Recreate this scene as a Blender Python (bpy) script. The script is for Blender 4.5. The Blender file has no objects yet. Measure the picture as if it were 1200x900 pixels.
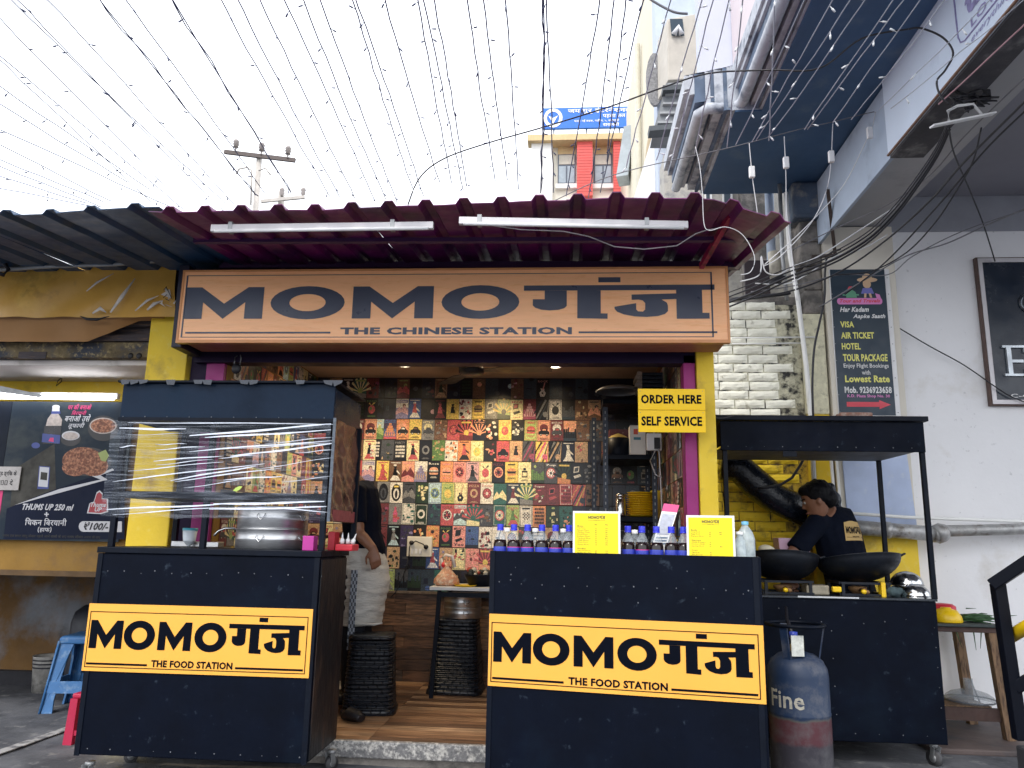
import bpy, math, random
from mathutils import Vector, Matrix, noise
random.seed(7)
S = bpy.context.scene
COL = S.collection
R = math.radians
PI = math.pi
# ------------------------------------------------------------------ camera
CAM_H = 1.12; YAW = R(4.4); PITCH = R(11.4); ROLL = R(1.1); FPX = 900.0
FW = Vector((-math.sin(YAW)*math.cos(PITCH), math.cos(YAW)*math.cos(PITCH), math.sin(PITCH)))
_r0 = Vector((math.cos(YAW), math.sin(YAW), 0)); _u0 = _r0.cross(FW)
RT = _r0*math.cos(ROLL) + _u0*math.sin(ROLL); UP = -_r0*math.sin(ROLL) + _u0*math.cos(ROLL)
CP = Vector((0, 0, CAM_H))
cd = bpy.data.cameras.new('camera'); cam = bpy.data.objects.new('camera', cd); COL.objects.link(cam)
cd.sensor_width = 36; cd.lens = 27.0; cd.clip_start = .05; cd.clip_end = 2000
M3 = Matrix((RT, UP, -FW)).transposed()
cam.matrix_world = Matrix.Translation(CP) @ M3.to_4x4()
S.camera = cam
# ------------------------------------------------------------------ sky, sun, exposure
SUN_EL, SUN_ROT = R(52), R(200)
w = bpy.data.worlds.new("World"); S.world = w; w.use_nodes = True
nt = w.node_tree; bg = nt.nodes['Background']
sky = nt.nodes.new('ShaderNodeTexSky'); sky.sky_type = 'NISHITA'; sky.sun_disc = False
sky.sun_elevation = SUN_EL; sky.sun_rotation = SUN_ROT; sky.dust_density = 5; sky.air_density = 1.2
mx = nt.nodes.new('ShaderNodeMix'); mx.data_type = 'RGBA'; mx.inputs[0].default_value = .86
nt.links.new(sky.outputs[0], mx.inputs[6]); mx.inputs[7].default_value = (9.2, 9.5, 10.0, 1)   # overcast: the cloud sheet evens the sky out
nt.links.new(mx.outputs[2], bg.inputs[0]); bg.inputs[1].default_value = .15
sl = bpy.data.lights.new('sun', 'SUN'); sl.energy = 1.0; sl.angle = R(14); sl.color = (1, .96, .9)
so = bpy.data.objects.new('sun', sl); COL.objects.link(so)
sd = Vector((math.sin(SUN_ROT)*math.cos(SUN_EL), math.cos(SUN_ROT)*math.cos(SUN_EL), math.sin(SUN_EL)))
so.rotation_euler = sd.to_track_quat('Z', 'Y').to_euler()
S.view_settings.view_transform = 'Standard'; S.view_settings.look = 'None'
S.view_settings.exposure = 0.8; S.view_settings.gamma = 1
S.cycles.use_denoising = True
S.cycles.max_bounces = 8; S.cycles.transparent_max_bounces = 16

def at(px, py, Y):
    """a point of the world, given by where it shows in the photograph and how far off it stands"""
    d = FW*FPX + RT*(px-600) - UP*(py-450)
    return CP + d*(Y/d.y)
def atz(px, py, Z):
    d = FW*FPX + RT*(px-600) - UP*(py-450)
    return CP + d*((Z-CAM_H)/d.z)
def h(s):
    s = s.lstrip('#'); o = []
    for i in (0, 2, 4):
        c = int(s[i:i+2], 16)/255
        o.append(c/12.92 if c <= .04045 else ((c+.055)/1.055)**2.4)
    return tuple(o)
# ------------------------------------------------------------------ materials
MATS = {}
def mat(name, c, rough=.6, metal=0, var=.12, vs=6, c2=None, amt=.5, c2s=5, bump=0, bs=60, emit=0, alpha=1, spec=.5, stretch=None, wave=None, c3=None, amt3=.3, c3s=3, trans=0, ior=1.45):
    if name in MATS: return MATS[name]
    m = bpy.data.materials.new(name); m.use_nodes = True; t = m.node_tree; N = t.nodes; L = t.links
    b = N['Principled BSDF']
    if isinstance(c, str): c = h(c)
    g = N.new('ShaderNodeNewGeometry'); src = g.outputs['Position']
    if stretch:
        mp = N.new('ShaderNodeMapping'); mp.inputs['Scale'].default_value = stretch; L.new(src, mp.inputs[0]); src = mp.outputs[0]
    def nz(scale, det=5):
        n = N.new('ShaderNodeTexNoise'); n.inputs['Scale'].default_value = scale; n.inputs['Detail'].default_value = det
        n.inputs['Roughness'].default_value = .62; L.new(src, n.inputs['Vector']); return n.outputs['Fac']
    rgb = N.new('ShaderNodeRGB'); rgb.outputs[0].default_value = (*c, 1); out = rgb.outputs[0]
    for cc, am, sc in ((c2, amt, c2s), (c3, amt3, c3s)):
        if cc is None: continue
        if isinstance(cc, str): cc = h(cc)
        cr = N.new('ShaderNodeValToRGB'); L.new(nz(sc, 8), cr.inputs[0])
        e = cr.color_ramp.elements; lo = .72-am*.5; e[0].position = max(0, lo-.05); e[1].position = min(1, lo+.1)
        k = N.new('ShaderNodeMix'); k.data_type = 'RGBA'; L.new(cr.outputs[0], k.inputs[0]); L.new(out, k.inputs[6]); k.inputs[7].default_value = (*cc, 1); out = k.outputs[2]
    if var:
        mr = N.new('ShaderNodeMapRange'); L.new(nz(vs), mr.inputs[0]); mr.inputs[1].default_value = .25; mr.inputs[2].default_value = .75
        mr.inputs[3].default_value = 1-var; mr.inputs[4].default_value = 1+var
        hs = N.new('ShaderNodeHueSaturation'); L.new(mr.outputs[0], hs.inputs['Value']); L.new(out, hs.inputs['Color']); out = hs.outputs[0]
    L.new(out, b.inputs['Base Color'])
    b.inputs['Metallic'].default_value = metal; b.inputs['Specular IOR Level'].default_value = spec
    rr = N.new('ShaderNodeMapRange'); L.new(nz(vs*2.3), rr.inputs[0]); rr.inputs[1].default_value = .3; rr.inputs[2].default_value = .7
    rr.inputs[3].default_value = max(.02, rough-.1 if rough > .15 else rough); rr.inputs[4].default_value = min(1, rough+.1); L.new(rr.outputs[0], b.inputs['Roughness'])
    if emit: L.new(out, b.inputs['Emission Color']); b.inputs['Emission Strength'].default_value = emit
    if trans: b.inputs['Transmission Weight'].default_value = trans; b.inputs['IOR'].default_value = ior
    if alpha < 1: b.inputs['Alpha'].default_value = alpha
    hh = None
    if bump: hh = nz(bs, 6)
    if wave:
        wv = N.new('ShaderNodeTexBrick'); wv.inputs['Scale'].default_value = 1; wv.inputs['Brick Width'].default_value = wave[0]; wv.inputs['Row Height'].default_value = wave[1]
        wv.inputs['Mortar Size'].default_value = wave[1]*.18; wv.inputs['Mortar Smooth'].default_value = .8
        mp2 = N.new('ShaderNodeMapping'); mp2.inputs['Rotation'].default_value = (R(90), 0, 0); L.new(src, mp2.inputs[0]); L.new(mp2.outputs[0], wv.inputs['Vector'])
        iv = N.new('ShaderNodeMath'); iv.operation = 'SUBTRACT'; iv.inputs[0].default_value = 1; L.new(wv.outputs['Fac'], iv.inputs[1]); hh = iv.outputs[0]; bump = bump or .6
    if hh:
        bp = N.new('ShaderNodeBump'); bp.inputs['Strength'].default_value = bump; bp.inputs['Distance'].default_value = .01
        L.new(hh, bp.inputs['Height']); L.new(bp.outputs[0], b.inputs['Normal'])
    MATS[name] = m; return m
# ------------------------------------------------------------------ mesh builder
class MB:
    def __init__(s): s.v = []; s.f = []; s.mi = []; s.sm = []; s.col = []; s.has = False; s.lay = 0
    def add(s, vs, fs, mi=0, sm=False, col=None):
        o = len(s.v); s.v += [tuple(v) for v in vs]
        for f in fs: s.f.append(tuple(i+o for i in f)); s.mi.append(mi); s.sm.append(sm); s.col.append(col or (1, 1, 1))
        if col: s.has = True
        return s
    def box(s, x0, y0, z0, x1, y1, z1, mi=0, col=None):
        vs = [(x, y, z) for x in (x0, x1) for y in (y0, y1) for z in (z0, z1)]
        return s.add(vs, [(0, 1, 3, 2), (4, 6, 7, 5), (0, 4, 5, 1), (2, 3, 7, 6), (0, 2, 6, 4), (1, 5, 7, 3)], mi, col=col)
    def bar(s, p, q, w, d=None, mi=0, up=(0, 0, 1)):
        p, q = Vector(p), Vector(q); d = d or w; t = (q-p).normalized(); u = Vector(up)
        if abs(t.dot(u)) > .99: u = Vector((0, 1, 0))
        a = t.cross(u).normalized()*w/2; b = a.cross(t).normalized()*d/2
        vs = [p-a-b, p+a-b, p+a+b, p-a+b, q-a-b, q+a-b, q+a+b, q-a+b]
        return s.add(vs, [(3, 2, 1, 0), (4, 5, 6, 7), (0, 1, 5, 4), (1, 2, 6, 5), (2, 3, 7, 6), (3, 0, 4, 7)], mi)
    def ring(s, c, t, r, n, ry=None, side=None):
        t = Vector(t).normalized(); u = Vector(side) if side is not None else (Vector((0, 0, 1)) if abs(t.z) < .95 else Vector((1, 0, 0)))
        b = t.cross(u).normalized(); a = b.cross(t).normalized(); ry = r if ry is None else ry
        return [Vector(c)+a*math.cos(2*PI*i/n)*r+b*math.sin(2*PI*i/n)*ry for i in range(n)]
    def tube(s, pts, r, n=6, mi=0, cap=True, sm=True):
        pts = [Vector(p) for p in pts]; rr = r if isinstance(r, (list, tuple)) else [r]*len(pts); vs = []
        for i, p in enumerate(pts):
            t = (pts[min(i+1, len(pts)-1)]-pts[max(i-1, 0)]); vs += s.ring(p, t, rr[i], n)
        fs = [(k*n+i, k*n+(i+1) % n, (k+1)*n+(i+1) % n, (k+1)*n+i) for k in range(len(pts)-1) for i in range(n)]
        if cap: fs += [tuple(range(n))[::-1], tuple((len(pts)-1)*n+i for i in range(n))]
        return s.add(vs, fs, mi, sm)
    def cyl(s, p, q, r, r2=None, n=16, mi=0, cap=True, sm=True): return s.tube([p, q], [r, r if r2 is None else r2], n, mi, cap, sm)
    def lathe(s, prof, c=(0, 0, 0), n=20, mi=0, sm=True, sx=1, sy=1, mis=None):
        c = Vector(c); vs = []
        for r, z in prof: vs += [c+Vector((math.cos(2*PI*i/n)*r*sx, math.sin(2*PI*i/n)*r*sy, z)) for i in range(n)]
        for k in range(len(prof)-1):
            pass
        o = len(s.v); s.v += [tuple(v) for v in vs]
        for k in range(len(prof)-1):
            for i in range(n):
                s.f.append((o+k*n+i, o+k*n+(i+1) % n, o+(k+1)*n+(i+1) % n, o+(k+1)*n+i)); s.mi.append(mis[k] if mis else mi); s.sm.append(sm); s.col.append((1, 1, 1))
        return s
    def sphere(s, c, r, n=10, mi=0, sc=(1, 1, 1)):
        m = n//2; prof = [(max(1e-4, math.sin(PI*k/m))*r, -math.cos(PI*k/m)*r) for k in range(m+1)]; vs = []
        for a, z in prof: vs += [Vector(c)+Vector((math.cos(2*PI*i/n)*a*sc[0], math.sin(2*PI*i/n)*a*sc[1], z*sc[2])) for i in range(n)]
        return s.add(vs, [(k*n+i, k*n+(i+1) % n, (k+1)*n+(i+1) % n, (k+1)*n+i) for k in range(m) for i in range(n)], mi, True)
    def prism(s, poly, fn, mi=0, d=.002, col=None, side=True):
        """poly of (a, b); fn(a, b, depth) gives the point; the face stands d proud"""
        n = len(poly); top = [fn(a, b, d) for a, b in poly]
        if side:
            bot = [fn(a, b, 0) for a, b in poly]
            return s.add(top+bot, [tuple(range(n))]+[(i, i+n, (i+1) % n+n, (i+1) % n) for i in range(n)], mi, col=col)
        return s.add(top, [tuple(range(n))], mi, col=col)
    def loft(s, rings, mi=0, cap=True, sm=True):
        n = len(rings[0]); vs = [v for r in rings for v in r]
        fs = [(k*n+i, k*n+(i+1) % n, (k+1)*n+(i+1) % n, (k+1)*n+i) for k in range(len(rings)-1) for i in range(n)]
        if cap: fs += [tuple(range(n))[::-1], tuple((len(rings)-1)*n+i for i in range(n))]
        return s.add(vs, fs, mi, sm)
    def mesh(s, name, mats, o=Vector((0, 0, 0))):
        me = bpy.data.meshes.new(name); me.from_pydata([(v[0]-o[0], v[1]-o[1], v[2]-o[2]) for v in s.v], [], s.f)
        for m in (mats if isinstance(mats, (list, tuple)) else [mats]): me.materials.append(m)
        me.polygons.foreach_set('material_index', s.mi); me.polygons.foreach_set('use_smooth', s.sm)
        if s.has:
            ca = me.color_attributes.new('print', 'FLOAT_COLOR', 'CORNER'); d = []
            for p in me.polygons: d += list((*s.col[p.index], 1.0))*p.loop_total
            ca.data.foreach_set('color', d)
        me.update(); return me
    def build(s, name, mats, parent=None, label=None, kind=None, bev=0, cat=None, group=None, loc=None, fixn=False):
        o = ORG.get(parent.name, Vector((0, 0, 0))) if parent else Vector(loc or (0, 0, 0))
        me = s.mesh(name, mats, o)
        if fixn:
            import bmesh
            bm = bmesh.new(); bm.from_mesh(me); bmesh.ops.recalc_face_normals(bm, faces=bm.faces); bm.to_mesh(me); bm.free()
        ob = bpy.data.objects.new(name, me); COL.objects.link(ob)
        if parent: ob.parent = parent; ORG[ob.name] = o
        elif loc is not None: ob.location = loc; ORG[ob.name] = o
        if bev:
            m = ob.modifiers.new('bevel', 'BEVEL'); m.width = bev; m.segments = 2; m.limit_method = 'ANGLE'
        tag(ob, label, cat, group, kind); return ob
ORG = {}
def tag(o, label=None, cat=None, group=None, kind=None):
    for k, v in (('label', label), ('category', cat), ('group', group), ('kind', kind)):
        if v: o[k] = v
    return o
def thing(name, label, cat, loc=(0, 0, 0), rz=0, group=None, local=False):
    o = bpy.data.objects.new(name, None); COL.objects.link(o); o.location = loc; o.rotation_euler = (0, 0, rz); o.empty_display_size = .1
    ORG[o.name] = Vector((0, 0, 0)) if local else Vector(loc)
    return tag(o, label, cat, group)
def inst(me, name, parent, loc, rot=(0, 0, 0), sc=(1, 1, 1)):
    """a further object on shared mesh data, placed in the world frame of an unrotated parent"""
    ob = bpy.data.objects.new(name, me); COL.objects.link(ob); ob.parent = parent
    ob.location = Vector(loc)-ORG[parent.name]; ob.rotation_euler = rot; ob.scale = sc; ORG[ob.name] = Vector((0, 0, 0)); return ob
def kids(o): return [c for c in bpy.data.objects if c.parent == o]
def dup(o, loc=None, rz=None, label=None, parent=None):
    c = o.copy(); COL.objects.link(c); ORG[c.name] = ORG.get(o.name, Vector((0, 0, 0)))
    if parent: c.parent = parent
    if loc is not None: c.location = loc
    if rz is not None: c.rotation_euler = (0, 0, rz)
    if label: c['label'] = label
    for k in kids(o): dup(k, parent=c)
    return c
def ordn(i): return ['first', 'second', 'third', 'fourth', 'fifth', 'sixth', 'seventh', 'eighth', 'ninth', 'tenth', 'eleventh', 'twelfth', 'thirteenth', 'fourteenth', 'fifteenth', 'sixteenth', 'seventeenth', 'eighteenth', 'nineteenth', 'twentieth', 'twenty first', 'twenty second', 'twenty third', 'twenty fourth', 'twenty fifth', 'twenty sixth', 'twenty seventh', 'twenty eighth', 'twenty ninth', 'thirtieth', 'thirty first', 'thirty second', 'thirty third', 'thirty fourth', 'thirty fifth', 'thirty sixth', 'thirty seventh', 'thirty eighth', 'thirty ninth', 'fortieth'][i]
# ------------------------------------------------------------------ lettering
TC = {}
def face(fn):
    try:
        import os      # Blender's own bundled faces
        return bpy.data.fonts.load(os.path.join(bpy.utils.system_resource('DATAFILES'), 'fonts', fn))
    except Exception: return None
DEVA = face('NotoSansDevanagari-Regular.woff2')
def glyphs(s, bold=.03, shear=0.0, res=2):
    """outline of a line of lettering as flat faces, scaled to a unit box"""
    k = (s, bold, shear, res)
    if k in TC: return TC[k]
    cu = bpy.data.curves.new('lettering', 'FONT'); cu.body = s; cu.size = 1; cu.shear = shear; cu.resolution_u = res; cu.fill_mode = 'FRONT'
    if any('\u0900' <= ch <= '\u097f' for ch in s): cu.font = DEVA or cu.font
    else: cu.offset = bold*.66
    cu.space_character = 1+bold*.9
    ob = bpy.data.objects.new('lettering', cu); me = bpy.data.meshes.new_from_object(ob)
    vs = [(v.co.x, v.co.y) for v in me.vertices]; fs = [tuple(p.vertices) for p in me.polygons]
    bpy.data.objects.remove(ob); bpy.data.curves.remove(cu); bpy.data.meshes.remove(me)
    if not vs: TC[k] = ([], [], 1); return TC[k]
    x0 = min(v[0] for v in vs); x1 = max(v[0] for v in vs); y0 = min(v[1] for v in vs); y1 = max(v[1] for v in vs)
    TC[k] = ([((a-x0)/(x1-x0), (b-y0)/(y1-y0)) for a, b in vs], fs, (x1-x0)/(y1-y0)); return TC[k]
def text(mb, s, fn, a0, b0, a1, b1, mi=0, d=.002, bold=.03, shear=0.0, col=None, res=2):
    """letters filling the box a0..a1, b0..b1 of the surface that fn maps"""
    vs, fs, asp = glyphs(s, bold, shear, res)
    if not vs: return
    hb = abs(b1-b0); e = bold*.55; ex = e/asp; jogs = ((0, 0),) if bold < .012 or not any('\u0900' <= ch <= '\u097f' for ch in s) else ((-ex, 0), (ex, 0), (0, e*.5), (0, -e*.5), (-ex*.5, 0), (ex*.5, 0))
    for k, (jx, jy) in enumerate(jogs):
        mb.add([fn(a0+(a1-a0)*(x*(1-2*ex)+ex+jx if len(jogs) > 1 else x), b0+(b1-b0)*(y*(1-e)+e*.5+jy if len(jogs) > 1 else y), d+.00006*k) for x, y in vs], fs, mi, col=col)
def atx(px, py, X):
    d = FW*FPX + RT*(px-600) - UP*(py-450)
    return CP + d*(X/d.x)
def on_front(x0, z0, x1, z1, y):       # surface facing the camera's side (-Y); (0..1, 0..1) from its lower left corner
    return lambda a, b, d: (x0+(x1-x0)*a, y-d, z0+(z1-z0)*b)
def arcpts(cx, cy, rx, ry, a0, a1, n): return [(cx+rx*math.cos(R(a0+(a1-a0)*i/n)), cy+ry*math.sin(R(a0+(a1-a0)*i/n))) for i in range(n+1)]
MPOLY = [(0, 0), (0, 1), (.2, 1), (.5, .48), (.8, 1), (1, 1), (1, 0), (.77, 0), (.77, .52), (.5, 0), (.23, .52), (.23, 0)]
def logo(mb, fn, sub, wide=False, mi=0, d=.0025, border=True):
    """the stall's word mark: MOMO in Latin capitals, then the Devanagari word, with the line beneath"""
    f = lambda u, v, dd: fn(u, 1-v, dd)
    M1, O1, M2, O2, (D0, D1), vt, vb = ((.006, .156), (.17, .31), (.325, .475), (.49, .632), (.64, .98), .235, .69) if wide else ((.019, .166), (.172, .312), (.327, .474), (.488, .630), (.638, .969), .245, .665)
    def put(poly, u0, u1): mb.prism([(u0+(u1-u0)*x, vb+(vt-vb)*y) for x, y in poly], f, mi, d, side=False)
    def ring(u0, u1):
        n = 28; o = [(.5+.5*math.cos(2*PI*i/n), .5+.52*math.sin(2*PI*i/n)) for i in range(n)]; q = [(.5+.245*math.cos(2*PI*i/n), .5+.27*math.sin(2*PI*i/n)) for i in range(n)]
        for i in range(n): put([o[i], o[(i+1) % n], q[(i+1) % n], q[i]], u0, u1)
    put(MPOLY, *M1); ring(*O1); put(MPOLY, *M2); ring(*O2)
    def dv(pts):
        o = []
        for x, y in pts: yy = y+.02*(x-102)-120; o.append((D0+(D1-D0)*(x-102)/990, vt+(vb-vt)*yy/174))
        mb.prism(o, f, mi, d, side=False)
    dv([(102, 120), (1092, 100), (1092, 128), (102, 148)])
    dv([(493, 70), (608, 68), (608, 95), (493, 97)])
    dv([(212, 146), (212, 192), (150, 193), (150, 226), (163, 238), (195, 248), (238, 251), (285, 247), (315, 238), (328, 226), (328, 144)])
    dv([(383, 142), (383, 290), (540, 290), (540, 262), (505, 262), (505, 140)])
    dv([(895, 132), (895, 284), (1062, 280), (1062, 250), (1027, 250), (1027, 129)])
    dv([(665, 160), (895, 150), (895, 180), (820, 184), (846, 200), (851, 215), (851, 244), (835, 260), (800, 271), (740, 277), (680, 275), (625, 266), (590, 252), (577, 238), (576, 226), (688, 205), (688, 238), (697, 248), (722, 249), (734, 238), (735, 204), (722, 190), (700, 186), (665, 188)])
    s0, s1 = (.305, .727) if wide else (.308, .667)
    g = fn
    text(mb, sub, g, s0, .085 if wide else .085, s1, .185 if wide else .19, mi, d, bold=.07 if wide else .06)
    for a, b in ((.012 if wide else .017, s0-.018), (s1+.012, .982 if wide else .974)):
        mb.prism([(a, .875), (b, .875), (b, .905 if not wide else .90), (a, .905 if not wide else .90)], f, mi, d, side=False)
    if border:
        x0, x1, y0, y1, t = (.004, .976, .06, .955, .0028) if wide else (.010, .983, .115, .945, .0035)
        tv = t*3.4
        for a, b, c_, e in ((x0, y0, x1, y0+tv), (x0, y1-tv, x1, y1), (x0, y0+tv, x0+t, y1-tv), (x1-t, y0+tv, x1, y1-tv)):
            mb.prism([(a, b), (c_, b), (c_, e), (a, e)], f, mi, d, side=False)
# ------------------------------------------------------------------ shared materials
BLACK = mat('black_painted_sheet', (.0013, .0032, .0095), .55, var=.3, vs=5, c2=(.0025, .006, .014), amt=.25, c2s=3.5, bump=.12, bs=9, c3=(.03, .042, .06), amt3=.07, c3s=20, spec=.09)
BLACK2 = mat('black_painted_tube', (.0022, .0045, .011), .5, var=.3, vs=12, c2=(.015, .02, .03), amt=.1, c2s=30, spec=.15)
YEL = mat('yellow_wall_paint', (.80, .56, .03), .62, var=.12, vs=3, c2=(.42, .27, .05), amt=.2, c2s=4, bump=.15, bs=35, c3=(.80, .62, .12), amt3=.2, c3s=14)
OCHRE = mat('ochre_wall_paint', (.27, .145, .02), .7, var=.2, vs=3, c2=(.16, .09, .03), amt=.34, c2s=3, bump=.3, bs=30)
MAG = mat('magenta_paint', (.30, .01, .16), .5, var=.15, vs=5, bump=.1, bs=40)
MAROON = mat('maroon_beam_paint', (.014, .006, .030), .5, var=.3, vs=4, spec=.15, bump=.1, bs=30)
SIGNY = mat('yellow_flex_print', (.86, .405, .055), .45, var=.04, vs=4, c2=(.75, .40, .06), amt=.12, c2s=6)
INK = mat('printed_black_ink', (.0015, .0028, .0075), .6, var=.15, spec=.06)
ORANGE = mat('orange_lightbox_face', (.98, .50, .24), .32, var=.06, vs=5, c2=(.92, .42, .17), amt=.2, c2s=2, bump=.05, bs=60, stretch=(1, 1, 8))
INKGREY = mat('faded_navy_ink', (.04, .05, .085), .35, var=.15, vs=4)
WHITE = mat('white_plastic', (.75, .75, .76), .4, var=.05)
PAPERW = mat('white_card', (.8, .8, .78), .5, var=.05)
STEEL = mat('brushed_steel', (.60, .61, .62), .38, metal=1, var=.15, vs=20, bump=.04, bs=120, stretch=(1, 1, 8))
SHINY = mat('polished_steel', (.6, .61, .62), .16, metal=1, var=.2, vs=14, bump=.1, bs=40)
GALV = mat('galvanised_steel', (.32, .33, .34), .5, metal=.6, var=.25, vs=10)
RUBBER = mat('grey_rubber', (.06, .06, .065), .7, var=.3, vs=20)
WOOD = mat('weathered_wood', (.20, .12, .065), .75, var=.35, vs=9, c2=(.07, .04, .025), amt=.4, c2s=12, bump=.5, bs=50, stretch=(6, 6, 1))
CONC = mat('street_concrete', (.105, .11, .125), .85, var=.3, vs=2.2, c2=(.05, .054, .066), amt=.5, c2s=2.5, bump=.5, bs=22, c3=(.24, .24, .24), amt3=.2, c3s=9)
WALLW = mat('white_wall_paint', (.82, .82, .84), .75, var=.06, vs=1.2, c2=(.62, .59, .55), amt=.22, c2s=1.6, bump=.15, bs=22, c3=(.42, .42, .44), amt3=.06, c3s=24)
SOFF = mat('navy_soffit_paint', (.038, .095, .20), .6, var=.2, vs=1.5, c2=(.08, .13, .20), amt=.2, c2s=3, bump=.1, bs=20)
GREYS = mat('grey_soffit_paint', (.26, .26, .30), .8, var=.12, vs=1.2, bump=.1, bs=20, c2=(.18, .18, .2), amt=.2, c2s=2)
BLUEW = mat('pale_blue_paint', (.42, .50, .62), .7, var=.1, vs=3, c2=(.3, .36, .46), amt=.25, c2s=4, bump=.1, bs=30)
CORN = mat('cornice_plaster', (.50, .53, .58), .8, var=.3, vs=5, c2=(.10, .12, .16), amt=.36, c2s=5, bump=.4, bs=20)
RAWC = mat('raw_concrete', (.24, .22, .20), .9, var=.35, vs=8, c2=(.10, .095, .09), amt=.45, c2s=7, bump=.8, bs=30)
CABLE = mat('black_cable', (.012, .012, .018), .5, var=.1)
CABLEW = mat('white_cable', (.6, .6, .62), .5, var=.1)
CABLEG = mat('grey_cable', (.16, .16, .18), .5, var=.15)
def pm():
    m = bpy.data.materials.new('printed_card'); m.use_nodes = True; t = m.node_tree; b = t.nodes['Principled BSDF']
    a = t.nodes.new('ShaderNodeAttribute'); a.attribute_name = 'print'
    g = t.nodes.new('ShaderNodeNewGeometry'); n = t.nodes.new('ShaderNodeTexNoise'); n.inputs['Scale'].default_value = 130; n.inputs['Detail'].default_value = 4; t.links.new(g.outputs['Position'], n.inputs['Vector'])
    mr = t.nodes.new('ShaderNodeMapRange'); t.links.new(n.outputs['Fac'], mr.inputs[0]); mr.inputs[1].default_value = .3; mr.inputs[2].default_value = .7; mr.inputs[3].default_value = .45; mr.inputs[4].default_value = 1.2
    hs = t.nodes.new('ShaderNodeHueSaturation'); t.links.new(mr.outputs[0], hs.inputs['Value']); t.links.new(a.outputs['Color'], hs.inputs['Color'])
    n2 = t.nodes.new('ShaderNodeTexNoise'); n2.inputs['Scale'].default_value = 85; n2.inputs['Detail'].default_value = 8; n2.inputs['Roughness'].default_value = .75; t.links.new(g.outputs['Position'], n2.inputs['Vector'])
    m2 = t.nodes.new('ShaderNodeMapRange'); t.links.new(n2.outputs['Fac'], m2.inputs[0]); m2.inputs[1].default_value = .3; m2.inputs[2].default_value = .7; m2.inputs[3].default_value = .455; m2.inputs[4].default_value = .545; t.links.new(m2.outputs[0], hs.inputs['Hue'])
    m3 = t.nodes.new('ShaderNodeMapRange'); t.links.new(n2.outputs['Fac'], m3.inputs[0]); m3.inputs[1].default_value = .52; m3.inputs[2].default_value = .66; m3.inputs[3].default_value = 0; m3.inputs[4].default_value = .5
    k = t.nodes.new('ShaderNodeMix'); k.data_type = 'RGBA'; t.links.new(m3.outputs[0], k.inputs[0]); t.links.new(hs.outputs[0], k.inputs[6]); k.inputs[7].default_value = (.045, .035, .03, 1)
    hs.inputs['Saturation'].default_value = .84; t.links.new(k.outputs[2], b.inputs['Base Color']); b.inputs['Roughness'].default_value = .3; return m
PRINT = pm()
def em(name, c, s):
    m = bpy.data.materials.new(name); m.use_nodes = True; b = m.node_tree.nodes['Principled BSDF']
    b.inputs['Base Color'].default_value = (*c, 1); b.inputs['Emission Color'].default_value = (*c, 1); b.inputs['Emission Strength'].default_value = s; return m
# ------------------------------------------------------------------ ground
def grid_sheet(x0, y0, x1, y1, nx, ny, fz):
    m = MB(); vs = [(x0+(x1-x0)*i/nx, y0+(y1-y0)*j/ny, 0) for j in range(ny+1) for i in range(nx+1)]
    vs = [(x, y, fz(x, y)) for x, y, z in vs]
    m.add(vs, [(j*(nx+1)+i, j*(nx+1)+i+1, (j+1)*(nx+1)+i+1, (j+1)*(nx+1)+i) for j in range(ny) for i in range(nx)], 0, True); return m
m = MB(); m.add([(-300, -300, -.012), (300, -300, -.012), (300, 300, -.012), (-300, 300, -.012)], [(0, 1, 2, 3)])
m.build('ground', CONC, kind='structure')
m = grid_sheet(-7, 1.2, 5, 6.6, 60, 28, lambda x, y: .004+.006*noise.noise(Vector((x*1.3, y*1.3, 0)))+.003*noise.noise(Vector((x*5, y*5, 2))))
m.build('street', CONC, kind='structure')
m = MB(); a = atz(-20, 888, .013); b = atz(84, 852, .013)
m.bar(a, b, .06, .004); m.build('painted_line', mat('worn_white_line', (.36, .36, .36), .8, var=.4, vs=14, c2=(.12, .12, .13), amt=.4, c2s=20), kind='structure')
m = MB(); m.box(2.0, 4.7, .0, 4.2, 5.45, .035); m.build('pavement', mat('brown_step_stone', (.10, .075, .07), .7, var=.3, vs=4, c2=(.05, .05, .06), amt=.4, c2s=3, bump=.2, bs=20), kind='structure', bev=.01)
# ------------------------------------------------------------------ the food shop
FX0, FX1, FY, BY, FZ, CZ = -1.93, .60, 4.05, 5.66, .12, 2.31
shop = thing('food_shop', 'small open fronted food shop with yellow pillars and walls papered in little posters', 'shop', (-.65, 4.05, 0))
m = MB(); m.box(FX0-.2, FY, .0, FX1+.2, BY, FZ-.012); fl = m.build('floor', RAWC, shop)
m = MB(); m.box(FX0-.2, FY-.035, .045, FX1+.05, FY-.002, FZ+.004); m.build('doorstep', mat('speckled_granite', (.16, .16, .165), .5, var=.5, vs=60, c2=(.42, .41, .39), amt=.4, c2s=30, bump=.2, bs=60), shop, bev=.006)
pls = [mat('floor_plank_%s' % n, c, .42, var=.35, vs=7, c2=tuple(k*.45 for k in c), amt=.45, c2s=9, bump=.12, bs=60, stretch=(.6, 9, 9)) for n, c in (('tan', (.34, .19, .10)), ('brown', (.24, .125, .065)), ('pale', (.42, .26, .15)), ('dark', (.15, .08, .045)))]
ny = 20; dy = (BY-FY)/ny
for j in range(ny):
    y = FY+dy*j
    for i in range(3):
        xs = (-1.45, -1.0-.0*j, -.30, .45)
        m = MB(); m.box(xs[i]+.001, y+.0012, FZ-.012, xs[i+1]-.001, y+dy-.0012, FZ+.0005*random.random()); m.build('plank', pls[(j*2+i*3+random.randint(0, 1)) % 4], fl)
bw = MB(); bw.box(FX0-.12, BY, 0, FX1+.12, BY+.1, CZ+.1); bwall = bw.build('back_wall', mat('dark_papered_wall', (.04, .03, .03), .8), shop)
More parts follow.
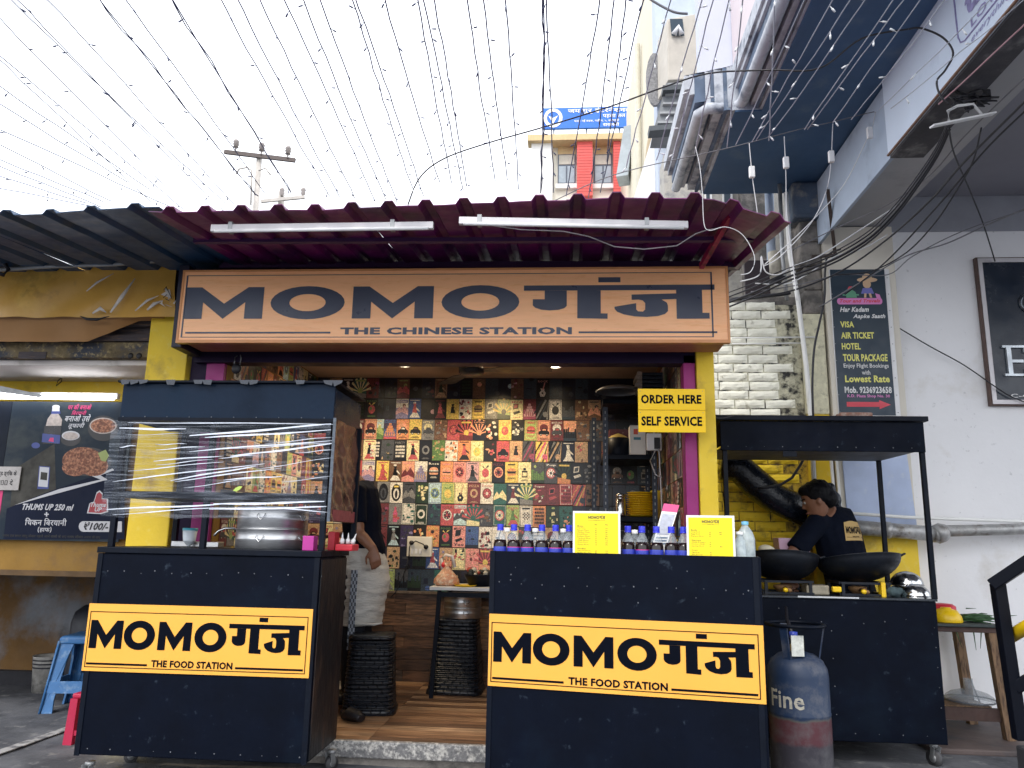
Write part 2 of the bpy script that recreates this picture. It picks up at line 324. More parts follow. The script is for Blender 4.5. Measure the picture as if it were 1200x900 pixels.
wps = [mat('wall_plank_%s' % n, c, .5, var=.35, vs=6, c2=tuple(k*.4 for k in c), amt=.5, c2s=9, bump=.1, bs=60, stretch=(1, 1, 9)) for n, c in (('tan', (.19, .10, .055)), ('brown', (.13, .065, .035)), ('grey', (.10, .07, .055)), ('dark', (.075, .04, .025)))]
nr = 8; zz = (.725-FZ)/nr
for r in range(nr):
    x = -1.5-.17*(r % 3)
    while x < -.4:
        x2 = x+.33+.18*((r*7) % 3)/2
        m = MB(); m.box(x, BY-.012, FZ+r*zz+.0012, x2-.002, BY, FZ+(r+1)*zz-.0012); m.build('plank', random.choice(wps), bwall); x = x2
m = MB(); m.box(-1.7, BY-.03, .722, -.1, BY, .738); m.build('dado_rail', mat('dusty_rail', (.12, .09, .07), .8, var=.5, vs=40), bwall)
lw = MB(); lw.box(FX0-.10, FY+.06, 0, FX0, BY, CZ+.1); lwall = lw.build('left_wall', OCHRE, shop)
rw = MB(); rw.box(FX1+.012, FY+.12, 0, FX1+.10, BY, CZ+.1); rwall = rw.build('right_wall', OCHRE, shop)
m = MB(); m.box(FX0-.1, FY+.11, CZ, FX1+.1, BY, CZ+.03)
ceil = m.build('ceiling', mat('tan_false_ceiling', (.46, .34, .25), .7, var=.08, vs=2, c2=(.33, .24, .17), amt=.25, c2s=3), shop)
# pillars, jambs, beam
m = MB(); m.box(-2.385, 4.06, 0, -2.15, 4.20, 2.42); m.build('pillar', YEL, shop, bev=.006)
m = MB(); m.box(.668, 4.03, 0, .76, 4.18, 2.42); m.build('pillar', YEL, shop, bev=.005)
m = MB(); m.box(-2.04, 4.08, 0, -1.935, 4.14, 2.1); m.build('door_jamb', MAG, shop, bev=.003)
m = MB(); m.box(-2.14, 4.10, 0, -2.045, 4.15, 2.1); m.build('door_jamb', MAROON, shop, 'dark maroon jamb beside the yellow pillar')
m = MB(); m.box(.602, 4.05, 0, .664, 4.16, 2.1); m.build('door_jamb', MAG, shop, bev=.003)
m = MB(); m.box(-2.10, 4.05, 2.056, .665, 4.15, 2.42); m.build('lintel', MAROON, shop)
m = MB(); m.box(-2.35, 4.02, 2.43, .85, 4.16, 2.60); m.build('roof_beam', mat('dark_beam', (.012, .010, .028), .6), shop)
DL = []
for x, y, s in ((-1.52, 4.98, 1.5), (-1.165, 5.22, .75), (-.106, 5.24, .85), (-.9, 4.6, .7)):
    m = MB(); m.lathe([(.045*s, 0), (.062*s, 0), (.064*s, -.008), (.05*s, -.012), (.045*s, -.004)], (x, y, CZ), 20); d = m.build('downlight', WHITE, shop)
    m = MB(); m.lathe([(.0005, -.0035), (.045*s, -.0035)], (x, y, CZ), 20); m.build('lamp_glass', em('lit_warm_lamp', (1, .82, .55), 14), d)
    DL.append((x, y, s))
    l = bpy.data.lights.new('downlight_lamp', 'SPOT'); l.energy = 9*s*s+5; l.color = (1, .78, .5); l.spot_size = R(150); l.spot_blend = .8; l.shadow_soft_size = .04
    lo = bpy.data.objects.new('downlight_lamp', l); COL.objects.link(lo); lo.location = (x, y, CZ-.03)
l = bpy.data.lights.new('wall_washer_lamp', 'SPOT'); l.energy = 22; l.color = (1, .74, .40); l.spot_size = R(80); l.spot_blend = 1; l.shadow_soft_size = .03
lo = bpy.data.objects.new('wall_washer_lamp', l); COL.objects.link(lo); lo.location = (-.55, 5.05, CZ-.05); lo.rotation_euler = (R(42), 0, 0)
m = MB(); m.lathe([(.03, 0), (.045, 0), (.045, -.012), (.032, -.01)], (-.55, 5.05, CZ), 16); d = m.build('downlight', WHITE, shop)
m = MB(); m.lathe([(.0005, -.004), (.031, -.004)], (-.55, 5.05, CZ), 16); m.build('lamp_glass', em('lit_amber_lamp', (1, .78, .48), 10), d)
# ------------------------------------------------------------------ posters
PC = dict(k='#0d1018', n='#101a35', b='#2255a0', c='#bfe0e8', t='#1d6a62', g='#5d8a3c', G='#223d28', l='#a8c060', y='#f0cc30', Y='#f6e9a8', o='#e8892c', r='#c8202c', R='#7a1622', p='#ee8f80', m='#a03060', P='#d8a0a8', w='#efe9dc', W='#ffffff', e='#c8a070', E='#7c5638', a='#8c8c8c', A='#4a4e56', v='#8f86b8', V='#3c3060', s='#f4a070', d='#23201f', f='#d93070', j='#2c3f50')
PC = {k: h(v) for k, v in PC.items()}
def poster(spec, pw=.094, ph=.147):
    mo, cols = spec.split(':')[0], spec.split(':')[1]; tx = spec.split(':')[2] if spec.count(':') > 1 else ''
    rnd = random.Random(spec); c = [PC[q] for q in cols]; bgc, fg = c[0], c[1]; ac = c[2] if len(c) > 2 else fg; a4 = c[3] if len(c) > 3 else bgc
    m = MB(); L = [0]
    m.box(-pw/2, -.002, -ph/2, pw/2, 0, ph/2, col=bgc)
    def fn(u, v, d): return (-pw/2+pw*u, -.002-L[0], -ph/2+ph*v)
    def P(poly, cc): L[0] += .00018; m.add([fn(a, b, 0) for a, b in poly], [tuple(range(len(poly)))], col=cc)
    def rect(x0, y0, x1, y1, cc): P([(x0, y0), (x1, y0), (x1, y1), (x0, y1)], cc)
    def ell(x, y, rx, ry, cc, n=14, a0=0, a1=360): P(arcpts(x, y, rx, ry, a0, a1, n)[:n if a1-a0 == 360 else n+1], cc)
    def T(s, x0, y0, x1, y1, cc): L[0] += .00018; text(m, s, fn, x0, y0, x1, y1, col=cc, d=0, res=1, bold=.02)
    def lines(y, k, cc, wd=.7):
        for i in range(k):
            ww = wd*rnd.uniform(.6, 1); rect(.5-ww/2, y-i*.045, .5+ww/2, y-i*.045+.02, cc)
    if cols[-1] == '#': pass
    if mo[0] == '+': mo = mo[1:]; rect(.05, .035, .95, .965, ac); rect(.08, .055, .92, .945, bgc)
    if mo == 'fig':
        ell(.5, .72, .11, .09, fg); P([(.3, .2), (.38, .6), (.5, .66), (.64, .6), (.72, .2)], fg); P([(.62, .58), (.9, .4), (.88, .34), (.6, .48)], ac); P([(.1, .05), (.35, .3), (.75, .28), (.95, .05)], ac); ell(.47, .8, .13, .05, ac); rect(.12, .9, .88, .94, ac)
    elif mo == 'car':
        ell(.5, .62, .34, .2, ac); P([(.08, .3), (.1, .45), (.3, .5), (.38, .62), (.66, .62), (.78, .49), (.93, .44), (.94, .3)], fg); P([(.38, .5), (.42, .58), (.62, .58), (.68, .5)], a4); ell(.27, .29, .09, .065, PC['k']); ell(.75, .29, .09, .065, PC['k']); ell(.27, .29, .04, .03, PC['w']); ell(.75, .29, .04, .03, PC['w']); lines(.12, 2, fg)
    elif mo == 'disc':
        ell(.5, .5, .36, .26, fg, 20); ell(.5, .5, .28, .2, ac, 20); ell(.5, .5, .1, .075, bgc, 12)
        for i in range(7): a = i*51; ell(.5+.2*math.cos(R(a)), .5+.145*math.sin(R(a)), .05, .035, fg if i % 2 else a4, 8)
    elif mo == 'ring':
        ell(.5, .52, .3, .22, fg, 20); ell(.5, .52, .17, .12, bgc, 16); lines(.12, 2, ac)
    elif mo == 'oval': ell(.5, .5, .38, .42, fg, 22); ell(.5, .45, .24, .26, ac, 16); ell(.5, .42, .1, .2, fg, 12); rect(.3, .76, .7, .84, a4)
    elif mo == 'land':
        rect(0, .55, 1, 1, ac); ell(.66, .66, .14, .1, a4); P([(0, .35), (.25, .62), (.42, .46), (.68, .7), (1, .4), (1, 0), (0, 0)], fg); P([(0, .2), (.5, .33), (1, .18), (1, 0), (0, 0)], bgc); rect(.15, .88, .85, .93, a4)
    elif mo == 'city':
        rect(0, .45, 1, 1, ac); x = 0
        while x < 1: ww = rnd.uniform(.07, .16); hh = rnd.uniform(.35, .75); rect(x, .1, min(1, x+ww), hh, fg); x += ww*1.15
        rect(0, 0, 1, .14, bgc); ell(.3, .8, .1, .07, a4)
    elif mo == 'temple':
        rect(0, .5, 1, 1, ac)
        for i, ww in enumerate((.44, .36, .28, .2, .1)): rect(.5-ww, .15+.13*i, .5+ww, .27+.13*i, fg)
        for i in range(4): rect(.2+.17*i, .17, .27+.17*i, .36, bgc)
        rect(0, 0, 1, .12, a4)
    elif mo == 'burger':
        ell(.5, .56, .34, .15, fg, 16, 0, 180); rect(.14, .5, .86, .55, ac); rect(.18, .44, .82, .5, PC['d']); P([(.14, .43), (.86, .43), (.8, .34), (.2, .34)], fg); lines(.22, 2, ac); rect(.2, .84, .8, .9, ac)
    elif mo == 'bottle': P([(.42, .85), (.58, .85), (.58, .68), (.68, .56), (.66, .12), (.34, .12), (.32, .56), (.42, .68)], fg); rect(.33, .3, .67, .46, ac); ell(.76, .3, .1, .07, a4)
    elif mo == 'gtr': P([(.3, .1), (.22, .3), (.38, .42), (.3, .52), (.62, .5), (.6, .4), (.74, .28), (.6, .1)], fg); P([(.44, .45), (.66, .92), (.73, .9), (.53, .42)], ac); ell(.46, .28, .07, .05, bgc)
    elif mo == 'diag':
        for i in range(5): a = -.4+.3*i; P([(max(0, a), max(0, -a)*.9), (min(1, a+.13), 0 if a > -.13 else .2), (min(1, a+.95), .95), (min(1, a+.8), 1)], (fg, ac, a4)[i % 3])
        ell(.72, .25, .2, .14, ac)
    elif mo == 'coll':
        for i in range(16): x, y = rnd.random()*.8, rnd.random()*.85; ww, hh = rnd.uniform(.1, .35), rnd.uniform(.06, .2); (ell(x+.1, y+.07, ww/2, hh/2, rnd.choice(c), 9) if i % 2 else P([(x, y), (min(1, x+ww), y+.03), (min(1, x+ww*.8), min(1, y+hh)), (x+.02, min(1, y+hh*.8))], rnd.choice(c)))
    elif mo == 'txt':
        for i in range(5): ww = rnd.uniform(.5, .8); y = .8-.16*i; x = .5-ww/2; 
        for i in range(5):
            y = .8-.16*i; x = .14
            while x < .84: ww = rnd.uniform(.05, .12); rect(x, y, min(.88, x+ww), y+.1, fg if rnd.random() > .15 else ac); x += ww+.025
    elif mo == 'rays':
        for i in range(7): a = 10+i*25; P([(.5, .3), (.5+.9*math.cos(R(a)), .3+.75*math.sin(R(a))), (.5+.9*math.cos(R(a+11)), .3+.75*math.sin(R(a+11)))], fg)
        ell(.5, .36, .2, .15, ac); P([(0, 0), (1, 0), (1, .2), (0, .3)], a4); P([(x, min(1, y)) for x, y in ((.1, .84), (.9, .84), (.9, .92), (.1, .92))], ac)
    elif mo == 'fruit': ell(.5, .46, .28, .22, fg, 16); ell(.42, .5, .1, .09, ac); P([(.5, .66), (.66, .84), (.8, .8)], a4); P([(.48, .66), (.3, .8), (.24, .74)], a4); lines(.12, 2, ac)
    elif mo == 'box': rect(.28, .26, .72, .58, fg); rect(.34, .32, .66, .5, ac); rect(.4, .6, .6, .72, fg); lines(.14, 2, fg); rect(.2, .84, .8, .88, fg)
    elif mo == 'comp': P([(.2, .5), (.62, .56), (.66, .84), (.24, .8)], fg); P([(.27, .56), (.56, .6), (.59, .78), (.3, .75)], ac); P([(.3, .24), (.82, .36), (.7, .46), (.2, .36)], fg); lines(.1, 1, ac)
    elif mo == 'dark': rect(.2, .3+rnd.random()*.3, .3+rnd.random()*.5, .36+rnd.random()*.3, fg); ell(rnd.random(), rnd.random(), .2, .12, ac, 9); lines(.12, 1, fg, .4)
    elif mo == 'chk':
        ell(.5, .5, .34, .25, fg, 18)
        for i in range(5):
            for j in range(5):
                if (i+j) % 2: rect(.24+.11*i, .34+.07*j, .33+.11*i, .40+.07*j, ac)
        rect(.2, .84, .8, .9, ac)
    if tx:
        q = tx.split('/')
        if len(q) == 1: rect(.04, .8, .96, .95, bgc); T(q[0], .1, .82, .9, .93, ac)
        else: T(q[0], .1, .8, .9, .94, ac); T(q[1], .12, .06, .88, .2, ac)
    return m.mesh('poster', PRINT)
ROWS = [  # top row: its look under the glare is put into darker prints
 'fig:kAn coll:nkAG land:RrEl dark:knA coll:nkRA +fig:EGe dark:nkA txt:kG dark:Ejs dark:jnA dark:nkc coll:EPR dark:jnk gtr:kwp:ROCK dark:jnA dark:nkA dark:jkn dark:nkA dark:njA dark:nkA dark:nkA',
 'land:nkjA dark:njk land:vPwE:Dior fig:brw dark:dkP fig:krR fig:yky:MORILLA coll:wRrk +burger:yEd +comp:awk rays:lykG:Palms comp:Ykr:MINI temple:mPRm diag:knaj +fruit:wkkk city:jAkk coll:EeYd land:EseA dark:nkA dark:knA car:nAk',
 'land:glcY temple:boVr:MANALI car:oksw:CLASSIC +car:ykyE car:aAYA:RETRO coll:EsRea +disc:rRro rays:rdyR rays:nss#'.replace('#', 'n')+':LaPlaya coll:kswr fruit:yroo:CARE coll:kwaA +burger:lrrE +car:skRs car:RAwr:MUSTANG city:jkso coll:EaAe coll:AEad dark:nkA land:nAkk dark:knA',
 'txt:kw coll:AkGe txt:kwa:PARTY fig:Ykrr ring:kaa coll:gleo coll:wkos fig:ordR +fruit:Yyll coll:dRrs car:rkrk:F1 fig:eksd diag:AkmR diag:ykfw diag:kaeA fig:nww coll:esrE dark:nkA coll:Eekr dark:nkj fig:kEe',
 'fig:yrro fig:Ekw land:pRsp +temple:evwv burger:ksww:Rose burger:ospk disc:prkr:SPICY fig:PkAd +fruit:YrrG disc:ksRr:PIZZA burger:yokR box:YkY:CHANEL city:GgAl disc:ArWr:7up rays:Gkyo comp:kwA coll:kaA dark:nkA car:kEa fruit:kgr box:jak',
 'oval:akAk oval:wkwy land:AaAk coll:GglY +disc:clbg +fruit:lyyg +gtr:Yke ring:Ree:PIZZA disc:wRrR:Donuts land:tYtt:Diner fig:jRw rays:tYla coll:Rrwg:Sugar comp:Rrkw +txt:rRw diag:rojy coll:Ekd dark:knA dark:nkA disc:jat fig:kae',
 'coll:RAmk bottle:afrr +coll:wttj +ring:Gww coll:jtnt disc:rwkr:COLA land:cArw:Ibiza rays:trtY coll:AaEd +disc:trwy fig:lgrG:Salsa +chk:wwkk txt:okk coll:GlYk coll:tGks dark:nkA coll:kaA dark:jnk land:kEA dark:nkA coll:AEk',
 'fig:RRk fig:kac coll:VAve coll:dYo coll:oRyd:PIZZA fruit:krgy:FOOD comp:pkk:MUSIC/You city:nbbn coll:wkrR gtr:wkk +chk:Ykr coll:AEr txt:kw car:ekR coll:AEk dark:nkA coll:kEA dark:jnk fig:kea dark:nkA dark:nkA',
 'land:bcnw coll:egGk dark:nAk city:kGns fig:brWw city:Rsev +coll:Yrkt fruit:ppRE rays:Rrys coll:AEk dark:nkA coll:kEA dark:jnk fig:kea dark:nkA dark:nkA coll:kea dark:nkA dark:nkA dark:nkA coll:Eek',
 'coll:ekEG +fig:lGa city:jkAn city:kGjn dark:jnb coll:tEk coll:kEAe dark:nkA coll:kEA dark:jnk fig:kea dark:nkA dark:nkA coll:kea dark:nkA dark:nkA dark:nkA coll:Eek dark:nkA dark:nkA coll:kea']
PM = {}
OFFX = [-.01, -.012, 0, -.012, .055, .07, .07, .065, .07, .04]
rowh = (2.305-.735)/10
PLACES = []
for r, row in enumerate(ROWS):
    z = 2.305-rowh*(r+.5)
    x0 = at(432, 560, BY).x
    for k, sp in enumerate(row.split()):
        x = x0+.0965*(k+.5)+OFFX[r]
        if sp not in PM: PM[sp] = poster(sp)
        if x > FX1-.03: continue
        PLACES.append((PM[sp], bwall, (x, BY-.001-.0006*(k % 2), z+random.uniform(-.002, .002)), R(random.uniform(-.8, .8)), 0, rowh/.157*1.03))
lit = [q for s, q in PM.items() if not s.startswith('dark')]
rp = random.Random(21)
for k in range(5):            # left end of the back wall, beside the man
    for r in range(10): PLACES.append((rp.choice(lit), bwall, (-1.885+.0965*k, BY-.002-.001*(k % 2), 2.305-rowh*(r+.5)), 0, 0, 1.03))
for r in (0, 1, 3, 4, 5, 6, 7, 8, 2, 9):           # left wall: the part seen over and through the cart first
    for k in range(15):
        y = FY+.16+.0965*k+(.03 if r % 2 else 0)
        if y < BY-.05: PLACES.append((rp.choice(lit), lwall, (FX0+.001, y, 2.305-rowh*(r+.5)), 0, R(90), 1.03))
for r in range(10):
    for k in range(12): PLACES.append((rp.choice(lit), rwall, (FX1+.011, FY+.24+.0965*k, 2.25-rowh*(r+.5)), 0, R(-90), 1.03))
REST = {}
for i, (me, wl, loc, tilt, rz, sz) in enumerate(PLACES):
    if i < 298: inst(me, 'poster', wl, loc, (0, tilt, rz), (1, 1, sz))
    else: REST.setdefault(wl.name, (wl, []))[1].append((me, loc, rz, sz))
for wl, lst in REST.values():
    mb = MB(); mb.has = True
    for me, loc, rz, sz in lst:
        M_ = Matrix.Translation(loc) @ Matrix.Rotation(rz, 4, 'Z'); ca = me.color_attributes['print'].data; o = len(mb.v)
        mb.v += [tuple(M_ @ Vector((v.co.x, v.co.y, v.co.z*sz))) for v in me.vertices]
        for p_ in me.polygons: mb.f.append(tuple(i+o for i in p_.vertices)); mb.mi.append(0); mb.sm.append(False); mb.col.append(tuple(ca[p_.loop_start].color)[:3])
    mb.build('more_posters', PRINT, wl, kind='stuff')
# ------------------------------------------------------------------ main signboard
sg = thing('signboard', 'wide orange lightbox with the big MOMO word mark above the shop opening', 'shop sign', (-.63, 3.85, 2.1))
SX0, SX1, SZ0, SZ1, SYF = -2.042, .779, 2.102, 2.482, 3.75
m = MB(); m.box(SX0, SYF+.012, SZ0+.004, SX1, SYF+.26, SZ1-.004); m.build('box', mat('orange_box_side', (.42, .16, .10), .5, var=.15), sg, bev=.004)
m = MB(); m.box(SX0-.002, SYF, SZ0, SX1+.002, SYF+.011, SZ1); fc = m.build('face', ORANGE, sg)
m = MB(); logo(m, on_front(SX0, SZ0, SX1, SZ1, SYF), 'THE CHINESE STATION', True, d=.0015); m.build('lettering', INKGREY, fc)
m = MB()
for a, b, c_, d_ in ((SX0-.012, SZ0-.012, SX1+.012, SZ0+.004), (SX0-.012, SZ1-.004, SX1+.012, SZ1+.006)): m.box(a, SYF-.005, b, c_, SYF+.03, d_)
m.box(SX0-.012, SYF-.004, SZ0+.004, SX0-.001, SYF+.03, SZ1-.004); m.box(SX1+.001, SYF-.004, SZ0+.004, SX1+.012, SYF+.03, SZ1-.004)
m.build('frame', mat('orange_trim', (.62, .27, .10), .4), sg)
m = MB(); m.box(SX0-.07, SYF+.06, SZ0-.02, SX0-.014, SYF+.28, SZ1+.06); m.build('end_panel', mat('dark_end_panel', (.012, .012, .03), .5), sg, bev=.004)
# ------------------------------------------------------------------ corrugated roofs
def roof(nm, label, x0, x1, mt, ph, zf, zb, nsheet, yf=3.0, yb=4.18, th=.004, P=.1605, RH=.026):
    t = thing(nm, label, 'roof', ((x0+x1)/2, yb, 2.5))
    for s in range(nsheet):
        a, b = x0+(x1-x0)*s/nsheet, x0+(x1-x0)*(s+1)/nsheet
        xs = set([a, b]); k = math.floor((a-ph)/P)
        while ph+k*P < b+P:
            c = ph+k*P
            for o in (-.034, -.017, .017, .034, .078, .082):
                if a < c+o < b: xs.add(c+o)
            k += 1
        xs = sorted(xs)
        def prof(x):
            u = (x-ph) % P; u = min(u, P-u) if True else u
            return RH if u <= .0172 else (RH*(.034-u)/.017 if u < .034 else 0)
        ys = [0, .12, .3, .5, .75, 1]; vs = []
        for j, v in enumerate(ys):
            y = yf+(yb-yf)*v
            for x in xs:
                z = zf(x)*(1-v)+zb(x)*v+prof(x)+.006*noise.noise(Vector((x*4, y*5, s)))*(1.5-v)
                vs.append((x, y+(.02*noise.noise(Vector((x*2.3, 0, 4)))+.012*math.sin(s*9) if v == 0 else 0), z+.004*(s % 2)))
        n = len(xs); N = len(vs); vs += [(x, y, z-th) for x, y, z in vs]
        fs = [(j*n+i, j*n+i+1, (j+1)*n+i+1, (j+1)*n+i) for j in range(len(ys)-1) for i in range(n-1)]
        fs += [(N+d, N+c, N+b_, N+a_) for a_, b_, c, d in fs]
        fs += [(i+1, i, N+i, N+i+1) for i in range(n-1)]
        fs += [(j*n, (j+1)*n, N+(j+1)*n, N+j*n) for j in range(len(ys)-1)] + [((j+1)*n+n-1, j*n+n-1, N+j*n+n-1, N+(j+1)*n+n-1) for j in range(len(ys)-1)]
        m = MB(); m.add(vs, fs); m.build('roofing_sheet', mt, t)
    return t
MR = mat('maroon_roofing', (.13, .006, .10), .42, var=.25, vs=6, c2=(.045, .008, .06), amt=.35, c2s=4)
TE = mat('weathered_teal_roofing', (.018, .058, .13), .5, var=.25, vs=6, c2=(.05, .07, .09), amt=.2, c2s=5)
def zfm(x): return 2.50+.012*math.sin(x*2.1+1)-(.10*max(0, x-.58)/.30)-.02*max(0, -1.2-x)
rf = roof('corrugated_roof', 'maroon corrugated sheet awning over the wide orange sign', -1.83, .888, MR, atz(722, 240, 2.5).x, zfm, lambda x: 2.615-.16*max(0, x-.7), 3)
m = MB(); p0 = at(850, 247, 3.25); m.bar(at(856, 252, 3.2), at(822, 312, 3.72), .022, .03)
m.build('brace', mat('red_brace_paint', (.35, .015, .07), .5, c2=(.05, .01, .02), amt=.3, c2s=20), rf)
m = MB(); m.bar((-1.95, 3.95, 2.585), (.9, 3.95, 2.565), .05, .035); m.bar((-1.85, 3.45, 2.53), (.86, 3.45, 2.51), .03, .02); m.build('purlin', mat('purple_purlin', (.05, .012, .07), .5), rf)
roof('corrugated_roof', 'dark teal corrugated sheet awning at the left over the orange tarpaulin', -3.75, -1.80, TE, -3.11, lambda x: 2.505+.012*math.sin(x*3), lambda x: 2.60, 2, yf=3.02, P=.2, RH=.020)
rk = thing('edge_pipe', 'grey pipe along the lower edge of the dark teal awning', 'pipe', (-3.0, 3.93, 2.6))
m = MB(); m.tube([at(-12, 317, 3.9), at(60, 312, 3.9), at(130, 310, 3.9), at(206, 304, 3.9)], .013, 8); m.build('tube', GALV, rk)
m = MB(); m.tube([at(-10, 300, 3.85), at(4, 306, 3.85), at(10, 316, 3.85), at(4, 322, 3.85), at(-8, 318, 3.85)], .012, 6); m.build('cord_knot', CABLE, rk)
# ------------------------------------------------------------------ unlit tube lights under the awning
for i, (xa, xb, ya, yb_, lb) in enumerate(((248, 508, 268, 264.5, 'white tube light batten on the left half under the maroon awning'), (538, 806, 259, 264, 'white tube light batten on the right half under the maroon awning'))):
    A, B = atz(xa, ya, 2.435), atz(xb, yb_, 2.435)
    t = thing('tube_light', lb, 'tube light', (A+B)/2, group='tube lights under the maroon awning')
    d = (B-A).normalized()
    m = MB(); m.bar(A, B, .022, .032); m.build('batten', mat('dusty_white_batten', (.62, .60, .62), .5, var=.1, vs=10), t, bev=.002)
    m = MB(); m.cyl(A+d*.02+Vector((0, -.012, -.016)), B-d*.02+Vector((0, -.012, -.016)), .008, n=10); m.build('tube', WHITE, t)
    for k, f in enumerate((.09, .82)):
        q = A+(B-A)*f; m = MB(); m.box(q.x-.009, q.y-.014, q.z-.022, q.x+.009, q.y+.014, q.z+.026); m.build('clip', GALV, t)
t = thing('cord', 'white twisted cord hanging below the second tube light to the maroon brace', 'cord', atz(700, 280, 2.42))
m = MB(); m.tube([at(p[0], p[1], 3.2) for p in ((560, 262), (610, 269), (660, 271), (690, 277), (720, 289), (755, 292), (793, 288), (815, 274), (830, 269), (845, 267))], .0028, 5); m.build('strand', mat('dusty_cord', (.4, .38, .4), .6), t)
# ------------------------------------------------------------------ left food cart
CX0, CX1, CY0, CY1, CZ0, CZ1 = -2.215, -1.147, 3.56, 3.99, .134, 1.048
cart = thing('food_cart', 'tall black food cart wrapped in cling film with a yellow MOMO board on its front', 'food cart', (-1.75, 3.94, 0))
m = MB(); m.box(CX0, CY0, CZ0, CX1, CY1, CZ1-.03); body = m.build('body', BLACK, cart, bev=.004)
m = MB(); m.box(CX0-.006, CY0-.008, CZ1-.028, CX1+.008, CY1+.02, CZ1); m.build('counter_top', BLACK2, cart, bev=.003)
brn = mat('scuffed_brown_side', (.006, .006, .009), .5, c2=(.045, .025, .018), amt=.3, c2s=6, bump=.3, bs=25, stretch=(3, 3, .8))
m = MB(); m.box(CX1+.001, CY0+.02, CZ0+.01, CX1+.006, CY1-.01, CZ1-.04); m.build('side_panel', brn, cart)
for x in (CX0+.012, CX1-.012):
    m = MB(); m.box(x-.012, CY0-.004, CZ0-.004, x+.012, CY0, CZ1-.03); m.build('edge_strip', BLACK2, cart)
def rivets(nm, par, pts, r=.003, mt=None):
    m = MB()
    for p in pts: m.sphere(p, r*random.uniform(.6, 1.25), 6, 0, (1, .5, 1))
    return m.build(nm, mt or mat('dull_rivet', (.12, .13, .15), .5), par, kind='stuff')
rnd = random.Random(3)
rivets('rivets', cart, [(CX0+.06+.078*i+rnd.uniform(-.01, .01), CY0, 0.936+rnd.uniform(-.008, .008)) for i in range(14)]+[(CX0+.05+.1*i+rnd.uniform(-.02, .02), CY0, .16) for i in range(11)]+[(CX0+.02, CY0, .2+.12*i) for i in range(7)]+[(CX1-.02, CY0, .2+.1*i) for i in range(8)])
def signplate(par, x0, z0, x1, z1, y, lab=None, skew=0):
    m = MB(); m.box(x0, y-.004, z0, x1, y, z1); s = m.build('sign_panel', SIGNY, par, lab)
    m = MB(); logo(m, on_front(x0, z0, x1, z1, y-.004), 'THE FOOD STATION', d=.0012); m.build('lettering', INK, s); return s
signplate(cart, -2.2256, 0.4917, -1.1614, 0.7890, CY0-.002)
# upper frame
T = .013
posts = [(CX0+.05, CY0+.012), (-1.7175, CY0+.012), (CX1+.0, CY0+.012), (at(213, 550, CY1-.02).x, CY1-.02), (CX1+.035, CY1-.02)]
for x, y in posts:
    m = MB(); m.box(x-T, y-T, CZ1, x+T, y+T, 1.6781); m.build('post', BLACK2, cart, bev=.002)
m = MB(); m.box(CX0+.03, CY0, 1.2788, CX1+.02, CY0+.022, 1.3105); m.box(CX0+.03, CY1-.03, 1.2788, CX1+.04, CY1-.012, 1.3028); m.build('shelf_rail', BLACK2, cart, bev=.002)
m = MB(); m.box(CX0+.04, CY0+.024, 1.2816, CX1+.02, CY1-.032, 1.2893); m.build('shelf', BLACK, cart)
m = MB(); m.box(-2.1861, CY0-.012, 1.6588, -1.1238, CY0, 1.8340); m.box(-1.1315, CY0, 1.6588, -1.1238, CY1+.03, 1.8147); m.box(-2.1861, CY0, 1.6588, -2.1784, CY1+.03, 1.8176); m.box(-2.1861, CY1+.022, 1.6588, -1.1238, CY1+.03, 1.8128)
m.build('canopy_fascia', mat('glossy_black_fascia', (.012, .022, .042), .22, var=.3, vs=3, c2=(.008, .018, .035), amt=.3, c2s=3, bump=.3, bs=5, spec=.06), cart, bev=.003)
m = MB(); m.box(-2.2034, CY0-.035, 1.8340, -1.1065, CY1+.05, 1.8455); m.build('canopy_top', BLACK2, cart, bev=.002)
m = MB(); m.box(-2.1890, CY0-.018, 1.6473, -1.1210, CY0-.002, 1.6646); m.build('canopy_rail', BLACK2, cart)
m = MB()
for i in (0, 1, 2, 5, 8, 9, 13, 14, 19, 22, 23):
    x = -2.19+.046*i; m.add([(x, CY0-.036, 1.8474), (x+.05, CY0-.036, 1.8474), (x+.045, CY0-.038, 1.8340-random.uniform(0, .016)), (x+.01, CY0-.038, 1.8340-random.uniform(0, .02))], [(0, 1, 2, 3)])
m.build('tattered_film', mat('grey_crinkled_film', (.02, .028, .045), .2, var=.4, vs=30), cart, kind='stuff')
rivets('rivets', cart, [(-2.165+.111*i, CY0-.019, 1.6675) for i in range(10)])
# cling film: thin clear sheet with stretched white creases standing proud of it
def film():
    m = bpy.data.materials.new('cling_film'); m.use_nodes = True; t = m.node_tree; N = t.nodes; L = t.links; b = N['Principled BSDF']
    g = N.new('ShaderNodeNewGeometry'); mp = N.new('ShaderNodeMapping'); mp.inputs['Scale'].default_value = (1.5, 1.5, 26); mp.inputs['Rotation'].default_value = (0, R(9), 0); L.new(g.outputs['Position'], mp.inputs[0])
    n = N.new('ShaderNodeTexNoise'); n.inputs['Scale'].default_value = 3; n.inputs['Detail'].default_value = 5; L.new(mp.outputs[0], n.inputs['Vector'])
    mr = N.new('ShaderNodeMapRange'); L.new(n.outputs['Fac'], mr.inputs[0]); mr.inputs[1].default_value = .45; mr.inputs[2].default_value = .75; mr.inputs[3].default_value = .03; mr.inputs[4].default_value = .30
    L.new(mr.outputs[0], b.inputs['Alpha']); b.inputs['Base Color'].default_value = (.5, .56, .66, 1); b.inputs['Roughness'].default_value = .12
    bp = N.new('ShaderNodeBump'); bp.inputs['Strength'].default_value = .6; bp.inputs['Distance'].default_value = .01; L.new(n.outputs['Fac'], bp.inputs['Height']); L.new(bp.outputs[0], b.inputs['Normal'])
    return m
FILM = film()
